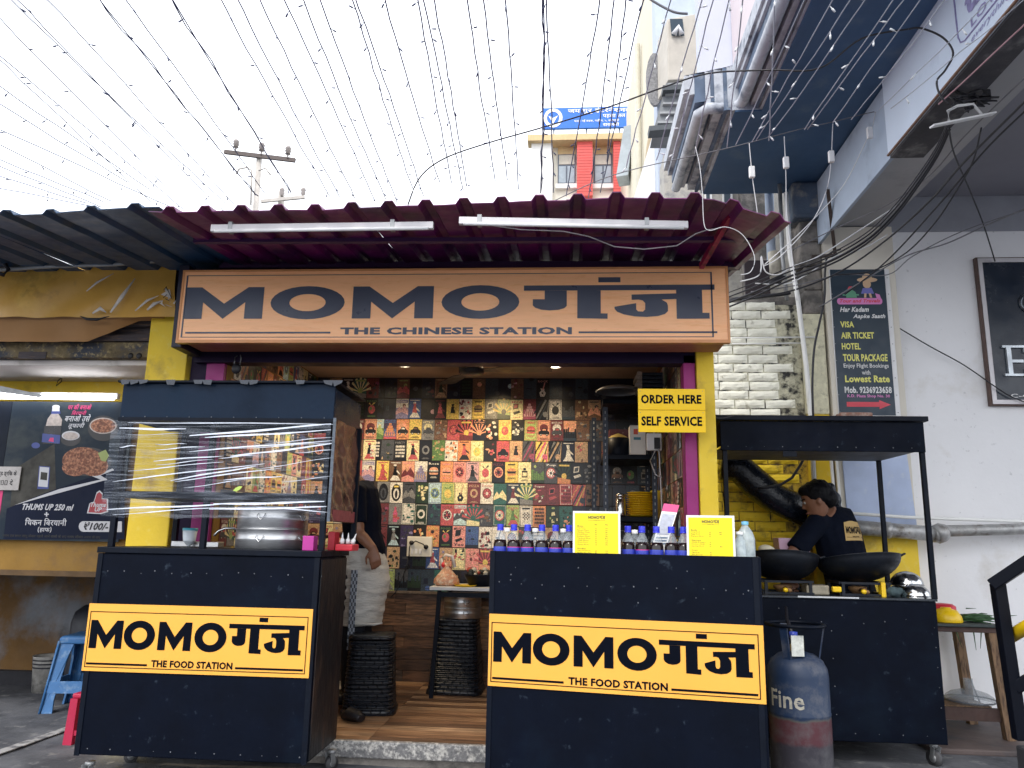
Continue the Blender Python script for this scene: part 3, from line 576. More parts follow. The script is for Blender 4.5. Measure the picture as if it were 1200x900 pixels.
m = MB(); nx, nz = 40, 14; x0, x1, z0, z1 = CX0-.005, CX1+.015, 1.1874, 1.6511
vs = [(x0+(x1-x0)*i/nx, CY0-.010+.006*noise.noise(Vector((i*.2, j*.9, 0)))-.004, z0+(z1-z0)*j/nz+(.012*noise.noise(Vector((i*.4, 3, 0))) if j == 0 else 0)) for j in range(nz+1) for i in range(nx+1)]
m.add(vs, [(j*(nx+1)+i, j*(nx+1)+i+1, (j+1)*(nx+1)+i+1, (j+1)*(nx+1)+i) for j in range(nz) for i in range(nx)], 0, True)
wf = m.build('cling_film', FILM, cart)
crm = mat('white_stretched_film', (.80, .86, .98), .3, var=.2, vs=30)
crs = [((150, 495), (392, 497), 1.2), ((140, 502), (218, 503), 2.4), ((222, 511), (388, 497), 2.6), ((240, 513), (388, 504), 2.2), ((222, 529), (391, 516), 1.8), ((183, 527), (240, 523), 1.2), ((180, 540), (262, 534), 1.6), ((270, 535), (390, 520), 2.4), ((183, 545), (250, 538), 1.0),
       ((200, 563), (300, 546), 1.8), ((150, 552), (262, 541), 1.1), ((132, 564), (310, 543), 1.6), ((205, 564), (330, 548), 1.4), ((262, 562), (330, 558), 1.6), ((256, 537), (300, 533), 1.1), ((215, 572), (300, 560), .9), ((125, 597), (260, 591), 2.0), ((250, 591), (380, 588), 2.6), ((245, 597), (383, 594), 2.4), ((132, 603), (265, 594), 1.2), ((300, 594), (386, 600), 1.5), ((270, 526), (391, 519), .9), ((140, 524), (160, 522), 1.2), ((310, 520), (391, 512), 1.0), ((300, 550), (391, 536), .9), ((330, 565), (391, 558), .8), ((182, 521), (219, 520), .9), ((345, 531), (391, 527), .9), ((147, 510), (215, 508), .7)]
for (a, b_, q) in crs:
    A, B = at(*a, CY0-.018), at(*b_, CY0-.018); m = MB(); n = 8; top = []; bot = []
    for k in range(n+1):
        f = k/n; p = A+(B-A)*f; wd = q*.0038*(math.sin(PI*min(1, max(0, .04+.92*f)))**.5)*random.uniform(.75, 1.2); dz = .002*math.sin(f*7+q*3)
        top.append((p.x, p.y-.001, p.z+wd/2+dz)); bot.append((p.x, p.y, p.z-wd/2+dz))
    m.add(top+bot, [(k, k+1, n+2+k, n+1+k) for k in range(n)], 0); m.build('film_crease', crm, wf)
# brown wrapping on the right side
def wrapm():
    return mat('crinkled_brown_wrap', (.13, .062, .045), .16, var=.25, vs=7, c2=(.20, .10, .07), amt=.3, c2s=5, bump=.5, bs=20, stretch=(1, 1.8, 1), c3=(.03, .012, .012), amt3=.3, c3s=5)
m = MB(); ny_, nz = 44, 60; y0, y1 = CY0-.012, CY1+.0
vs = []
for j in range(nz+1):
    for i in range(ny_+1):
        u, v = i/ny_, j/nz; zt = 1.6685; z = 1.1825+(zt-1.1825)*v
        rip = .0035*math.sin(38*(u*.55+v*.9)+5*noise.noise(Vector((u*2, v*2.5, 1))))*(.4+.6*(1-v))+.012*noise.noise(Vector((u*3, v*4, 3)))+.010*noise.noise(Vector((u*7, v*9, 5)))
        vs.append((CX1+.032+rip, y0+(y1-y0)*u, z))
m.add(vs, [(j*(ny_+1)+i, j*(ny_+1)+i+1, (j+1)*(ny_+1)+i+1, (j+1)*(ny_+1)+i) for j in range(nz) for i in range(ny_)], 0, True)
m.build('side_wrap', wrapm(), cart)
m = MB(); m.box(CX1+.036, CY0+.03, 1.1874, CX1+.040, CY1-.03, 1.2403); m.build('red_tape', mat('dull_red_tape', (.25, .05, .06), .5, var=.3, vs=20), cart)
m = MB(); m.box(CX1+.026, CY0-.02, 1.1825, CX1+.04, CY0-.012, 1.6685); m.build('film_edge', mat('grey_film_edge', (.07, .09, .12), .25, var=.5, vs=60), cart)
m = MB(); lp = [(0, 0), (.012, .014), (.03, .022), (.044, .02), (.034, .006), (.016, -.004)]; q = at(273, 575, CY0-.02)
m.prism(lp, lambda a, b, d: (q.x+a, q.y-d, q.z+b), 0, .001); m.build('leaf', mat('lime_leaf', (.45, .60, .12), .5), thing('leaf', 'small bright lime green leaf stuck to the cling film of the left cart', 'leaf', q))
def caster(par, x, y, r=.045, rz=0.0, local=False):
    c = Vector((x, y, 0)); D = Vector((math.cos(rz), math.sin(rz), 0)); ax = Vector((-D.y, D.x, 0))
    m = MB(); m.lathe([(.001, r*2+.012), (.02, r*2+.012), (.022, r*2+.028), (.001, r*2+.028)], c, 12)
    for s in (-1, 1): m.bar(c+ax*.017*s+Vector((0, 0, r)), c+ax*.02*s-D*.012+Vector((0, 0, r*2+.018)), .004, .03)
    f = m.build('caster', GALV, par)
    m = MB(); k = c; z = Vector((0, 0, r)); m.cyl(k-ax*.012+z, k+ax*.012+z, r, n=20); m.build('tyre', RUBBER, f)
    m = MB(); m.cyl(k-ax*.0135+z, k+ax*.0135+z, r*.5, n=14); m.build('rim', GALV, f)
caster(cart, CX0+.05, CY0+.05, .033, 1.2); caster(cart, CX1-.06, CY0+.06, .033, .8); caster(cart, CX1-.005, CY1-.03, .033, 1.0); caster(cart, CX0+.06, CY1-.05, .033, .4)
# things on the left cart
def steamer(nm, lab, c, r, hs, lid=False, grp=None, handles=True):
    t = thing(nm, lab, 'steamer pot', c, group=grp); z = c[2]
    for i, hh in enumerate(hs):
        rr = r*(1-.012*i); p = [(rr*.97, z), (rr, z+.006), (rr, z+hh*.45), (rr*1.012, z+hh*.5), (rr, z+hh*.55), (rr, z+hh-.008), (rr*1.02, z+hh-.004), (rr*1.02, z+hh)]
        m = MB(); m.lathe(p+[(rr*.94, z+hh), (rr*.94, z+.01), (.001, z+.01)], (c[0], c[1], 0), 32); tr = m.build('tier', STEEL, t)
        for s in ((.05, -1), (.93, -.35)) if handles else ((.3, -.95),):
            d = Vector((s[0], s[1], 0)).normalized(); q = Vector((c[0], c[1], z+hh*.55))+d*(rr+.004); sd_ = Vector((-d.y, d.x, 0))
            m = MB(); m.tube([q+sd_*.016+Vector((0, 0, .012)), q+sd_*.018+d*.012, q+d*.014+Vector((0, 0, -.018)), q-sd_*.018+d*.012, q-sd_*.016+Vector((0, 0, .012))], .0028, 6); m.build('handle', SHINY, tr)
        z += hh
    if lid: m = MB(); m.lathe([(r*1.01, z), (r*.9, z+.015), (r*.3, z+.03), (.001, z+.032)], (c[0], c[1], 0), 28); m.build('lid', STEEL, t)
    return t
pc = at(318, 640, 3.80); steamer('steamer_pot', 'large two tier steel steamer pot standing on the counter of the left cart', (pc.x, 3.80, CZ1), .172, (.098, .108))
t = thing('ladle', 'steel ladle handle sticking out beside the large steamer pot', 'ladle', at(262, 626, 3.76)); m = MB(); m.tube([at(251, 628, 3.71), at(256, 622, 3.72), at(264, 619, 3.73), at(274, 619, 3.75), at(280, 625, 3.78)], .006, 8); m.build('handle', SHINY, t)
q = at(221, 641, 3.87)
t = thing('tub', 'white plastic tub with teal rim on the left cart counter', 'tub', (q.x, 3.87, CZ1))
m = MB(); m.lathe([(.03, 0.03), (.036, .085), (.034, .085), (.029, .035), (.001, .035)], (q.x, 3.87, CZ1), 20); m.lathe([(.001, .0), (.03, .03)], (q.x, 3.87, CZ1), 20); m.build('body', mat('translucent_white_tub', (.62, .68, .74), .4), t)
m = MB(); m.lathe([(.0375, .083), (.0375, .095), (.033, .096), (.033, .084)], (q.x, 3.87, CZ1), 20); m.build('rim', mat('teal_rim', (.06, .35, .45), .4), t)
t = thing('tray', 'thin grey steel tray behind the white tub on the left cart', 'tray', (q.x, 3.92, CZ1+.04)); m = MB(); m.box(q.x-.11, 3.90, CZ1+.001, q.x+.14, 3.97, CZ1+.028); m.build('pan', STEEL, t, bev=.003)
q = at(363, 634, 3.62); t = thing('box', 'small magenta box beside the large steamer pot', 'box', (q.x, 3.62, CZ1)); m = MB(); m.box(q.x-.028, 3.60, CZ1, q.x+.026, 3.66, CZ1+.068); m.build('carton', mat('magenta_card', (.45, .03, .28), .5), t, bev=.003)
q = at(394, 632, 3.84); t = thing('box', 'narrow red carton at the right end of the left cart', 'box', (q.x, 3.84, CZ1)); m = MB(); m.box(q.x-.03, 3.80, CZ1, q.x+.004, 3.88, CZ1+.09); m.build('carton', mat('red_card', (.42, .012, .03), .5), t, bev=.003)
q = at(403, 644, 3.75)
RED = mat('red_plastic', (.55, .02, .04), .4)
t = thing('caddy', 'red plastic caddy holding white squeeze bottles at the right end of the left cart', 'caddy', (q.x, 3.75, CZ1)); m = MB(); m.box(q.x-.03, 3.70, CZ1, q.x+.055, 3.82, CZ1+.032); m.build('tub', RED, t, bev=.006)
for i, (dx, dy_, tl) in enumerate(((-.008, 0, 0), (.018, .01, 0), (.042, .0, .35))):
    b0 = Vector((q.x+dx, 3.74+dy_, CZ1+.034)); t = thing('squeeze_bottle', ('left', 'middle', 'right hand, tilted')[i]+' white squeeze bottle in the red caddy', 'squeeze bottle', b0, group='squeeze bottles in the red caddy')
    ax = Vector((math.sin(tl), 0, math.cos(tl)))
    m = MB(); m.tube([b0, b0+ax*.018, b0+ax*.026], [.011, .011, .006], 12); m.build('body', WHITE, t)
    m = MB(); m.tube([b0+ax*.026, b0+ax*.034, b0+ax*.052], [.006, .004, .0015], 10); m.build('nozzle', WHITE, t)
# ------------------------------------------------------------------ right service counter (turned about ten degrees)
ang = math.atan2(3.3-3.5, .788+.348); cw = 1.153
CO = Vector((-.352, 3.5, 0)); ctr = thing('service_counter', 'black sheet metal service counter with a yellow MOMO board, lined with cola bottles and menus', 'counter', CO, ang, local=True)
def cl(x, y, z): c, s = math.cos(ang), math.sin(ang); return Vector((CO.x+x*c-y*s, CO.y+x*s+y*c, z))
m = MB(); m.box(0, 0, .04, cw, .008, 1.066); m.box(0, .008, .04, .008, .5, 1.066); m.box(cw-.008, .008, .04, cw, .5, 1.066); m.box(.008, .49, .04, cw-.008, .5, 1.05)
m.build('body', BLACK, ctr, bev=.002)
m = MB(); m.box(.01, .01, .985, cw-.01, .488, .978); m.build('shelf', BLACK2, ctr)
m = MB(); m.box(.01, .01, .04, cw-.01, .485, .05); m.build('base', BLACK2, ctr)
rivets('rivets', ctr, [(.05+.096*i+rnd.uniform(-.01, .01), 0, .925+rnd.uniform(-.008, .008)) for i in range(12)]+[(cw-.02, 0, .2+.14*i) for i in range(6)]+[(.015, 0, .15+.11*i) for i in range(8)]+[(rnd.uniform(.05, 1.1), 0, rnd.uniform(.8, 1.03)) for i in range(10)])
signplate(ctr, .004, .497, cw-.002, .796, -.002)
for x in (.01, cw-.022): m = MB(); m.box(x-.01, -.003, .04, x+.012, 0, 1.066); m.build('edge_strip', BLACK2, ctr)
# cola bottles
COLA = mat('cola', (.012, .006, .006), .08); CAPB = mat('royal_blue_cap', (.02, .03, .55), .35); LABB = mat('blue_bottle_label', (.03, .05, .42), .35); LABM = mat('magenta_label_stripe', (.6, .02, .25), .35)
CLEAR = mat('clear_bottle_plastic', (.75, .82, .88), .06, var=0, alpha=.2)
def cola(x, y, lab, mag):
    b = cl(x, y, .978); t = thing('cola_bottle', lab, 'bottle', b, group='small cola bottles along the service counter'); o = (b.x, b.y, .978)
    m = MB(); m.lathe([(.001, .002), (.026, .003), (.0300, .012), (.0300, .118), (.0262, .138), (.001, .139)], o, 16); m.build('cola', COLA, t)
    m = MB(); m.lathe([(.0265, .139), (.0262, .140), (.025, .147), (.016, .168), (.0125, .177), (.0125, .186)], o, 16); m.build('shell', CLEAR, t)
    m = MB(); m.lathe([(.0302, .076), (.0308, .080), (.0308, .104), (.0302, .107)], o, 16, mis=[1, 0, 1] if mag else None); m.build('label', [LABB, LABM], t)
    m = MB(); m.lathe([(.0145, .186), (.0148, .205), (.0135, .208), (.001, .2085)], o, 16); m.lathe([(.0155, .180), (.0155, .186), (.0145, .186)], o, 16); m.build('cap', CAPB, t)
random.seed(5)
bx = [586, 602, 618, 635, 651, 667, 736, 752.5, 769.5, 787, 801.5]
for i, px in enumerate(bx):
    # stand each on the counter's own line, 6 cm in from the front lip
    d = at(px, 640, 1.0)-CP; n_ = Vector((math.sin(-ang), math.cos(ang), 0)); off = .10
    tt = ((CO+n_*off)-CP).dot(n_)/d.dot(n_); P_ = CP+d*tt; lx = (P_-CO).dot(Vector((math.cos(ang), math.sin(ang), 0)))
    grp = 'left of the left hand menu' if i < 6 else 'between the two menus'
    cola(lx, off, '%s small cola bottle with blue cap from the left, %s' % (ordn(i if i < 6 else i-6), grp), i in (1, 2, 4, 7))
for i, px in enumerate((594, 627, 660, 744, 778)):   # second row, clear soda bottles behind
    d = at(px, 640, 1.0)-CP; off = .2; tt = ((CO+n_*off)-CP).dot(n_)/d.dot(n_); P_ = CP+d*tt; o = (P_.x, P_.y, .978)
    t = thing('soda_bottle', '%s clear soda bottle from the left in the row behind the cola bottles' % ordn(i), 'bottle', o, group='clear bottles behind the cola bottles')
    m = MB(); m.lathe([(.001, .002), (.030, .003), (.031, .12), (.024, .15), (.014, .168), (.0125, .18)], o, 14); m.build('shell', CLEAR, t)
    m = MB(); m.lathe([(.014, .176), (.014, .192), (.001, .194)], o, 12); m.build('cap', WHITE, t)
# menus
def menu(px0, px1, pyt, lab, left):
    A, B = at(px0, 650, 3.45), at(px1, 650, 3.45)
    def X(px):
        d = at(px, 645, 1.0)-CP; tt = ((CO+n_*.03)-CP).dot(n_)/d.dot(n_); return (CP+d*tt-CO).dot(Vector((math.cos(ang), math.sin(ang), 0)))
    x0, x1 = X(px0), X(px1); zt = at((px0+px1)/2, pyt, cl((x0+x1)/2, .03, 0).y).z
    t = thing('menu_card', lab, 'menu', cl(x0, .035, .978), ang, group='yellow menu cards on the counter', local=True)
    W, H = x1-x0, zt-.978
    m = MB(); m.box(0, 0, 0, W, .003, H); m.build('holder', PAPERW, t)
    mg = .009; f = on_front(mg, 0, W-mg, H-mg, 0); m = MB(); m.prism([(0, 0), (1, 0), (1, 1), (0, 1)], f, 0, .0012); c_ = m.build('card', mat('yellow_menu_card', (.88, .70, .008), .4, var=.03), t)
    m = MB(); f2 = lambda a, b, d: f(a, b, .0018)
    hb = 1-.025; g = lambda a, b, d: f(.33+.34*a, .90+.055*b, .0018)
    def dummy(u, v, d): return f(.30+.42*u, .865+.12*v, .0018)
    logo(m, dummy, 'THE FOOD STATION', border=False)
    r_ = random.Random(px0)
    if left:
        items = ['Veg Momo', 'Paneer Momo', 'Chicken Momo', 'Fried Momo', 'Kurkure Momo', 'Tandoori Momo', 'Chilli Momo', 'Gravy Momo', 'Cheese Momo']
        text(m, 'HALF', f2, .46, .80, .52, .82, bold=.03); text(m, 'FULL', f2, .70, .80, .77, .82, bold=.03)
        rows = [('Momos', 1)]+[(q, 0) for q in items]+[('', 0), ('Noodles', 1), ('Veg Chowmein', 0), ('Hakka Noodles', 0), ('Chilli Garlic', 0), ('Fried Rice', 0), ('Egg Rice', 0)]
    else: rows = [('Rolls', 1), ('Veg Roll', 0), ('Egg Roll', 0), ('Paneer Roll', 0), ('', 0), ('Starters', 1), ('Chilli Potato', 0), ('Honey Chilli', 0), ('Spring Roll', 0), ('', 0), ('Soups', 1), ('Manchow', 0), ('Hot & Sour', 0), ('', 0), ('Drinks', 1), ('Cold Drink', 0)]
    y = .79
    for s, b_ in rows:
        if s: text(m, s, f2, .06, y-.018, .06+.025*len(s)*(1.1 if b_ else 1), y+.006, bold=.03 if b_ else .0, res=1)
        if s and not b_:
            text(m, str(r_.randint(3, 9)*10), f2, .47, y-.018, .51, y+.004, bold=.01, res=1)
            if left or r_.random() < .35: text(m, str(r_.randint(7, 19)*10), f2, .70, y-.018, .76, y+.004, bold=.01, res=1)
        y -= .034
    m.build('print', mat('grey_menu_print', (.14, .12, .03), .5), c_)
menu(671, 727, 599, 'left of the two yellow menu cards on the counter, with a long two column list', True)
menu(805, 862, 604, 'right of the two yellow menu cards on the counter, with short lists', False)
# payment stand: pink header, white card, tilted (no code printed on it)
b0 = cl(.735, .16, .978); t = thing('payment_stand', 'tilted white payment card with a pink header between the cola bottles', 'card stand', b0)
m = MB(); P0, P1, P2, P3 = at(764, 640, 3.52), at(781, 640, 3.52), at(796, 592, 3.56), at(778, 590, 3.56)
def quad(u, v, d): a = P0.lerp(P1, u); b = P3.lerp(P2, u); q = a.lerp(b, v); return (q.x, q.y-d, q.z)
m.prism([(0, -1.0), (1, -1.0), (1, 1), (0, 1)], quad, 0, .003); c_ = m.build('card', PAPERW, t)
m = MB(); m.prism([(0, .82), (1, .82), (1, 1), (0, 1)], quad, 0, .004); m.build('header', mat('hot_pink_print', (.75, .08, .25), .4), c_)
m = MB()
for i in range(3): m.prism([(.1, .04+.07*i), (.9, .04+.07*i), (.9, .075+.07*i), (.1, .075+.07*i)], quad, 0, .004)
m.build('print', mat('blue_grey_print', (.10, .16, .25), .5), c_)
m = MB(); m.prism([(.08, .27), (.92, .27), (.92, .76), (.08, .76)], quad, 0, .004); m.build('blank_panel', mat('lilac_panel', (.45, .47, .55), .5, var=.2, vs=60), c_)
# large water bottle on the right end
def waterbottle(px, off, r, hh, lab, cap):
    d = at(px, 640, 1.0)-CP; tt = ((CO+n_*off)-CP).dot(n_)/d.dot(n_); P_ = CP+d*tt; o = (P_.x, P_.y, .978)
    t = thing('water_bottle', lab, 'bottle', o)
    m = MB(); m.lathe([(.001, .002), (r, .004), (r, hh*.3), (r*.96, hh*.33), (r, hh*.36), (r, hh*.68), (r*.8, hh*.8), (r*.42, hh*.9), (.013, hh*.92), (.013, hh*.95)], o, 18); m.build('shell', mat('clear_water_plastic', (.62, .72, .76), .08, var=.3, vs=30, alpha=.5), t)
    m = MB(); m.lathe([(.0155, hh*.94), (.0155, hh), (.001, hh+.002)], o, 14); m.build('cap', cap, t)
waterbottle(874, .16, .040, .235, 'large clear water bottle with a sky blue cap at the right end of the counter', mat('sky_blue_cap', (.15, .42, .6), .4))
waterbottle(867, .10, .026, .19, 'small clear water bottle with a white cap beside the right menu', WHITE)
# ------------------------------------------------------------------ ORDER HERE / SELF SERVICE sign
A, B = at(747.5, 455.5, 3.9), at(827.5, 507, 3.9)
t = thing('order_sign', 'bright yellow sign reading ORDER HERE and SELF SERVICE hung on the yellow pillar', 'sign', ((A.x+B.x)/2, 3.9, B.z))
zm = (A.z+B.z)/2+.002; OY = mat('bright_yellow_acrylic', (.95, .60, .004), .4, var=.0, spec=.3)
for z0, z1, s, k in ((zm+.001, A.z, 'ORDER HERE', .12), (B.z, zm-.001, 'SELF SERVICE', .2)):
    m = MB(); m.box(A.x, 3.9, z0, B.x, 3.906, z1); pn = m.build('board', OY, t, bev=.001)
    m = MB(); text(m, s, on_front(A.x, z0, B.x, z1, 3.9), .045, .29, .945, .72, bold=.055, d=.001); m.build('lettering', INK, pn)
    m = MB(); [m.sphere((x, 3.899, z1-.012), .0022, 6) for x in (A.x+.012, B.x-.012)]; m.build('screws', GALV, pn, kind='stuff')
m = MB(); m.box(B.x-.10, 3.907, B.z+.03, B.x-.02, 4.03, B.z+.05); m.build('bracket', BLACK2, t)
# ------------------------------------------------------------------ inside the shop: rack
RX0, RX1, RY0, RY1 = at(707, 600, 5.0).x, .56, 5.0, 5.45
rack = thing('storage_rack', 'tall slotted black steel rack in the right corner of the shop', 'rack', (.35, 5.2, FZ))
SLOT = mat('slotted_black_steel', (.02, .028, .045), .4, metal=.3, var=.3, vs=20)
def upright(x, y, sx):
    m = MB(); m.box(x, y, FZ, x+.032*sx, y+.003, 1.98); m.box(x, y+.003, FZ, x+.003*sx, y+.032, 1.98); u = m.build('upright', SLOT, rack)
    m = MB(); z = FZ+.05
    while z < 1.95: m.box(x+.012*sx, y-.0015, z, x+.019*sx, y-.0003, z+.018); z += .042
    m.build('slots', mat('rack_slot', (.30, .32, .34), .5), u, kind='stuff')
upright(RX0, RY0, 1); upright(RX1, RY0, -1); upright(RX0-.06, RY1, 1); upright(RX1, RY1, -1); upright(RX0+.36, RY1, 1)
for z in (at(760, 606, 5.0).z, at(760, 533, 5.0).z, at(760, 468, 5.0).z, .62): m = MB(); m.box(RX0, RY0+.001, z-.03, RX1, RY1, z); m.build('shelf', BLACK2, rack, bev=.002)
zs1, zs2, zs3 = at(760, 606, 5.0).z, at(760, 533, 5.0).z, at(760, 468, 5.0).z
YP = mat('yellow_plastic', (.80, .52, .01), .35, var=.05)
p = at(752, 606, 5.1)
for k in range(11):
    z = zs1+.0+.0145*k; t = thing('plate', '%s yellow plate from the bottom of the tall stack on the rack' % ordn(k), 'plate', (p.x+.002*math.sin(k*2), 5.12, z), group='stack of yellow plates on the rack')
    m = MB(); m.lathe([(.001, .004), (.07, .004), (.092+.001*(k % 3), .013), (.095+.001*(k % 3), .016), (.07, .008), (.001, .008)], (t.location.x, 5.12, z), 24); m.build('dish', YP, t)
p2 = at(770, 606, 5.3); t = thing('container', 'yellow square container behind the stack of yellow plates', 'container', (p2.x, 5.33, zs1)); m = MB(); m.box(p2.x-.04, 5.29, zs1, p2.x+.05, 5.38, zs1+.19); m.build('body', YP, t, bev=.008)
p = at(727, 606, 5.1); t = thing('flask', 'steel cylinder flask on the rack left of the yellow plates', 'flask', (p.x, 5.06, zs1))
m = MB(); m.lathe([(.001, 0), (.03, 0), (.032, .01), (.032, .11), (.027, .115), (.027, .125), (.032, .128), (.032, .145), (.001, .15)], (p.x, 5.06, zs1), 20); m.build('body', SHINY, t)
p = at(723, 533, 5.1); t = thing('pot', 'black pot with a yellow lid on the middle shelf of the rack', 'pot', (p.x, 5.12, zs2))
m = MB(); m.lathe([(.001, 0), (.07, 0), (.074, .01), (.074, .12), (.068, .12), (.066, .03)], (p.x+.01, 5.12, zs2), 22); m.build('body', BLACK2, t); m = MB(); m.lathe([(.07, .12), (.05, .135), (.015, .15), (.001, .155)], (p.x+.01, 5.12, zs2), 22); m.build('lid', mat('brass_lid', (.6, .45, .15), .4, metal=.5), t)
p = at(748, 533, 4.98); t = thing('carton', 'white appliance carton with a red corner on the middle shelf of the rack', 'box', (p.x, 5.05, zs2))
m = MB(); m.box(p.x-.052, 4.985, zs2, p.x+.05, 5.1, zs2+.19); b_ = m.build('carton', mat('cream_carton', (.66, .63, .58), .5), t, bev=.003)
m = MB(); m.box(p.x-.028, 4.983, zs2+.13, p.x+.0, 4.985, zs2+.165); m.build('red_label', mat('red_print', (.6, .08, .04), .5), b_); m = MB(); m.box(p.x-.028, 4.983, zs2+.095, p.x+.018, 4.985, zs2+.112); m.build('teal_label', mat('teal_print', (.04, .18, .24), .5), b_)
t = thing('carton', 'dark red patterned carton behind the black pot on the rack', 'box', (p.x-.15, 5.3, zs2)); m = MB(); m.box(p.x-.17, 5.25, zs2, p.x-.03, 5.35, zs2+.2); m.build('body', mat('dark_red_carton', (.14, .03, .04), .5, var=.4, vs=30, c2=(.5, .35, .3), amt=.15, c2s=40), t)
t = thing('meter_box', 'white electric box under the yellow order sign with hanging cords', 'electric box', at(795, 530, 4.9))
a = at(783, 532, 4.9); b = at(797, 505, 4.9); m = MB(); m.box(a.x, 4.85, a.z, b.x, 4.93, b.z+.05); m.build('case', WHITE, t, bev=.004)
t = thing('socket_strip', 'white tangled socket strip hanging at the right front of the rack', 'socket strip', at(768, 525, 4.88))
m = MB(); a = at(758, 528, 4.88); b = at(775, 508, 4.88); m.box(a.x, 4.87, a.z, b.x, 4.90, b.z); m.build('case', WHITE, t, bev=.004)
m = MB(); m.box(a.x+.045, 4.85, a.z+.01, b.x-.012, 4.869, b.z-.03); m.build('plug', CABLE, t)
for pts in (((768, 528), (762, 540), (768, 556), (776, 560)), ((772, 524), (774, 560), (776, 600), (774, 615))): m = MB(); m.tube([at(*q, 4.86) for q in pts], .004, 6); m.build('cord', CABLEW, t)
t = thing('plastic_bag', 'crumpled white plastic bag lying on the rack beside the steel flask', 'bag', at(785, 572, 4.9)); m = MB(); m.sphere(at(785, 572, 4.9), .03, 8, 0, (.8, .8, 1.1)); m.sphere(at(787, 566, 4.9), .02, 8, 0, (1, .8, 1)); m.build('body', mat('white_poly', (.6, .6, .62), .35, bump=1, bs=60), t)
# folded newspapers / trays on top
p = at(745, 468, 5.0); zt = at(745, 462, 5.02).z
t = thing('basin', 'upturned grey metal basin on top of the rack', 'basin', (p.x-.06, 5.1, 1.98))
m = MB(); q = at(725, 458, 5.1); m.lathe([(.15, .0), (.155, .004), (.12, .028), (.04, .042), (.001, .044)], (q.x, 5.1, q.z-.01), 24); m.build('body', GALV, t)
NEWS = mat('bundle_dark', (.03, .045, .07), .5, var=.4, vs=30); NE2 = mat('bundle_edge', (.55, .5, .42), .7, var=.5, vs=60, c2=(.2, .2, .22), amt=.3, c2s=60)
for k in range(5):
    z = zt+.02+.026*k; t = thing('folder', '%s folded dark packet from the bottom of the pile on the rack' % ordn(k), 'packet', (p.x+.13, 5.1, z), group='pile of folded packets on the rack')
    q = at(748, 450, 5.0); x0, x1 = at(747, 450, 5.0).x, at(800, 450, 5.0).x
    m = MB(); m.box(x0+.02+.008*(k % 2), 5.0, z, x1-.04, 5.2, z+.020); m.build('cover', NEWS, t, bev=.005); m = MB(); m.box(x0-.012*(k % 2), 4.995, z+.001, x0+.03, 5.19, z+.024); m.box(x1-.05, 4.99, z+.002, x1-.012+.006*(k % 3), 5.1, z+.022); m.build('pages', NE2, t, kind='stuff')
# ceiling fan
f0 = Vector((-.66, 5.0, 2.235)); fan = thing('ceiling_fan', 'dark ceiling fan seen edge on under the tan ceiling', 'ceiling fan', f0)
FM = mat('dark_fan_metal', (.03, .03, .035), .4); m = MB(); m.lathe([(.001, -.05), (.05, -.048), (.085, -.03), (.085, .005), (.05, .02), (.018, .03), (.018, .075)], f0, 24); m.build('motor', FM, fan)
for a in (-4, 118, 236):
    d = Vector((math.cos(R(a)), math.sin(R(a)), 0)); s_ = Vector((-d.y, d.x, 0)); m = MB(); q = f0+Vector((0, 0, -.012))
    vs = []
    for r_, w_ in ((.08, .02), (.16, .03), (.2, .055), (.5, .065), (.54, .05)): vs += [q+d*r_-s_*w_+Vector((0, 0, .006)), q+d*r_+s_*w_+Vector((0, 0, -.006)), q+d*r_+s_*w_+Vector((0, 0, -.002)), q+d*r_-s_*w_+Vector((0, 0, .01))]
    m.loft([vs[i*4:i*4+4] for i in range(5)], 0, True, False); m.build('blade', FM, fan)
# switchboard on the back wall
a, b = at(476, 652, 5.6), at(506, 629, 5.6); t = thing('switchboard', 'white electric switchboard with two plugs on the postered back wall', 'switchboard', ((a.x+b.x)/2, 5.62, a.z))
m = MB(); m.box(a.x, 5.61, a.z, b.x, BY-.005, b.z); bd = m.build('plate', mat('cream_switch_plate', (.68, .66, .58), .4), t, bev=.004)
for k in range(3): m = MB(); m.box(a.x+.03+.03*k, 5.605, a.z+.02, a.x+.048+.03*k, 5.61, a.z+.055); m.build('switch', WHITE, bd, bev=.002)
for k, q in enumerate(((482, 636), (499, 641))): p = at(*q, 5.59); m = MB(); m.cyl(p, p+Vector((0, .02, 0)), .016, n=12); m.tube([p, p+Vector((-.01, -.01, -.03)), at(479, 655, 5.58)] if k == 0 else [p, p+Vector((-.02, -.01, .02)), at(487, 634, 5.59), at(483, 637, 5.59)], .004, 6); m.build('plug', CABLE, bd)
t = thing('cord', 'black cord hanging from the switchboard down the back wall', 'cord', at(478, 655, 5.58)); m = MB(); m.tube([at(*q, 5.585) for q in ((480, 650), (475, 668), (468, 685), (463, 695), (458, 700))], .004, 6); m.build('strand', CABLE, t)
# small table inside
zt = at(540, 688, 5.1).z; tx0, tx1 = at(504, 688, 5.1).x, at(590, 688, 5.1).x
tb = thing('table', 'small white topped table with black legs against the postered wall', 'table', ((tx0+tx1)/2, 5.3, FZ))
m = MB(); m.box(tx0, 5.08, zt-.022, tx1, 5.5, zt); m.build('table_top', mat('white_laminate', (.62, .62, .62), .4, var=.1), tb, bev=.003)
for (x, y, dx) in ((tx0+.06, 5.12, -.03), (tx1-.05, 5.12, .02), (tx0+.08, 5.46, -.03), (tx1-.05, 5.46, .02)): m = MB(); m.bar((x, y, zt-.022), (x+dx, y, FZ), .026); m.build('leg', BLACK2, tb)
m = MB(); m.bar((tx0+.05, 5.12, zt-.05), (tx1-.04, 5.12, zt-.05), .025, .03); m.build('rail', BLACK2, tb)
p = at(523, 686, 5.2); t = thing('bag', 'knotted clear bag of pink snacks on the small table', 'bag', (p.x, 5.2, zt))
m = MB(); vs = []
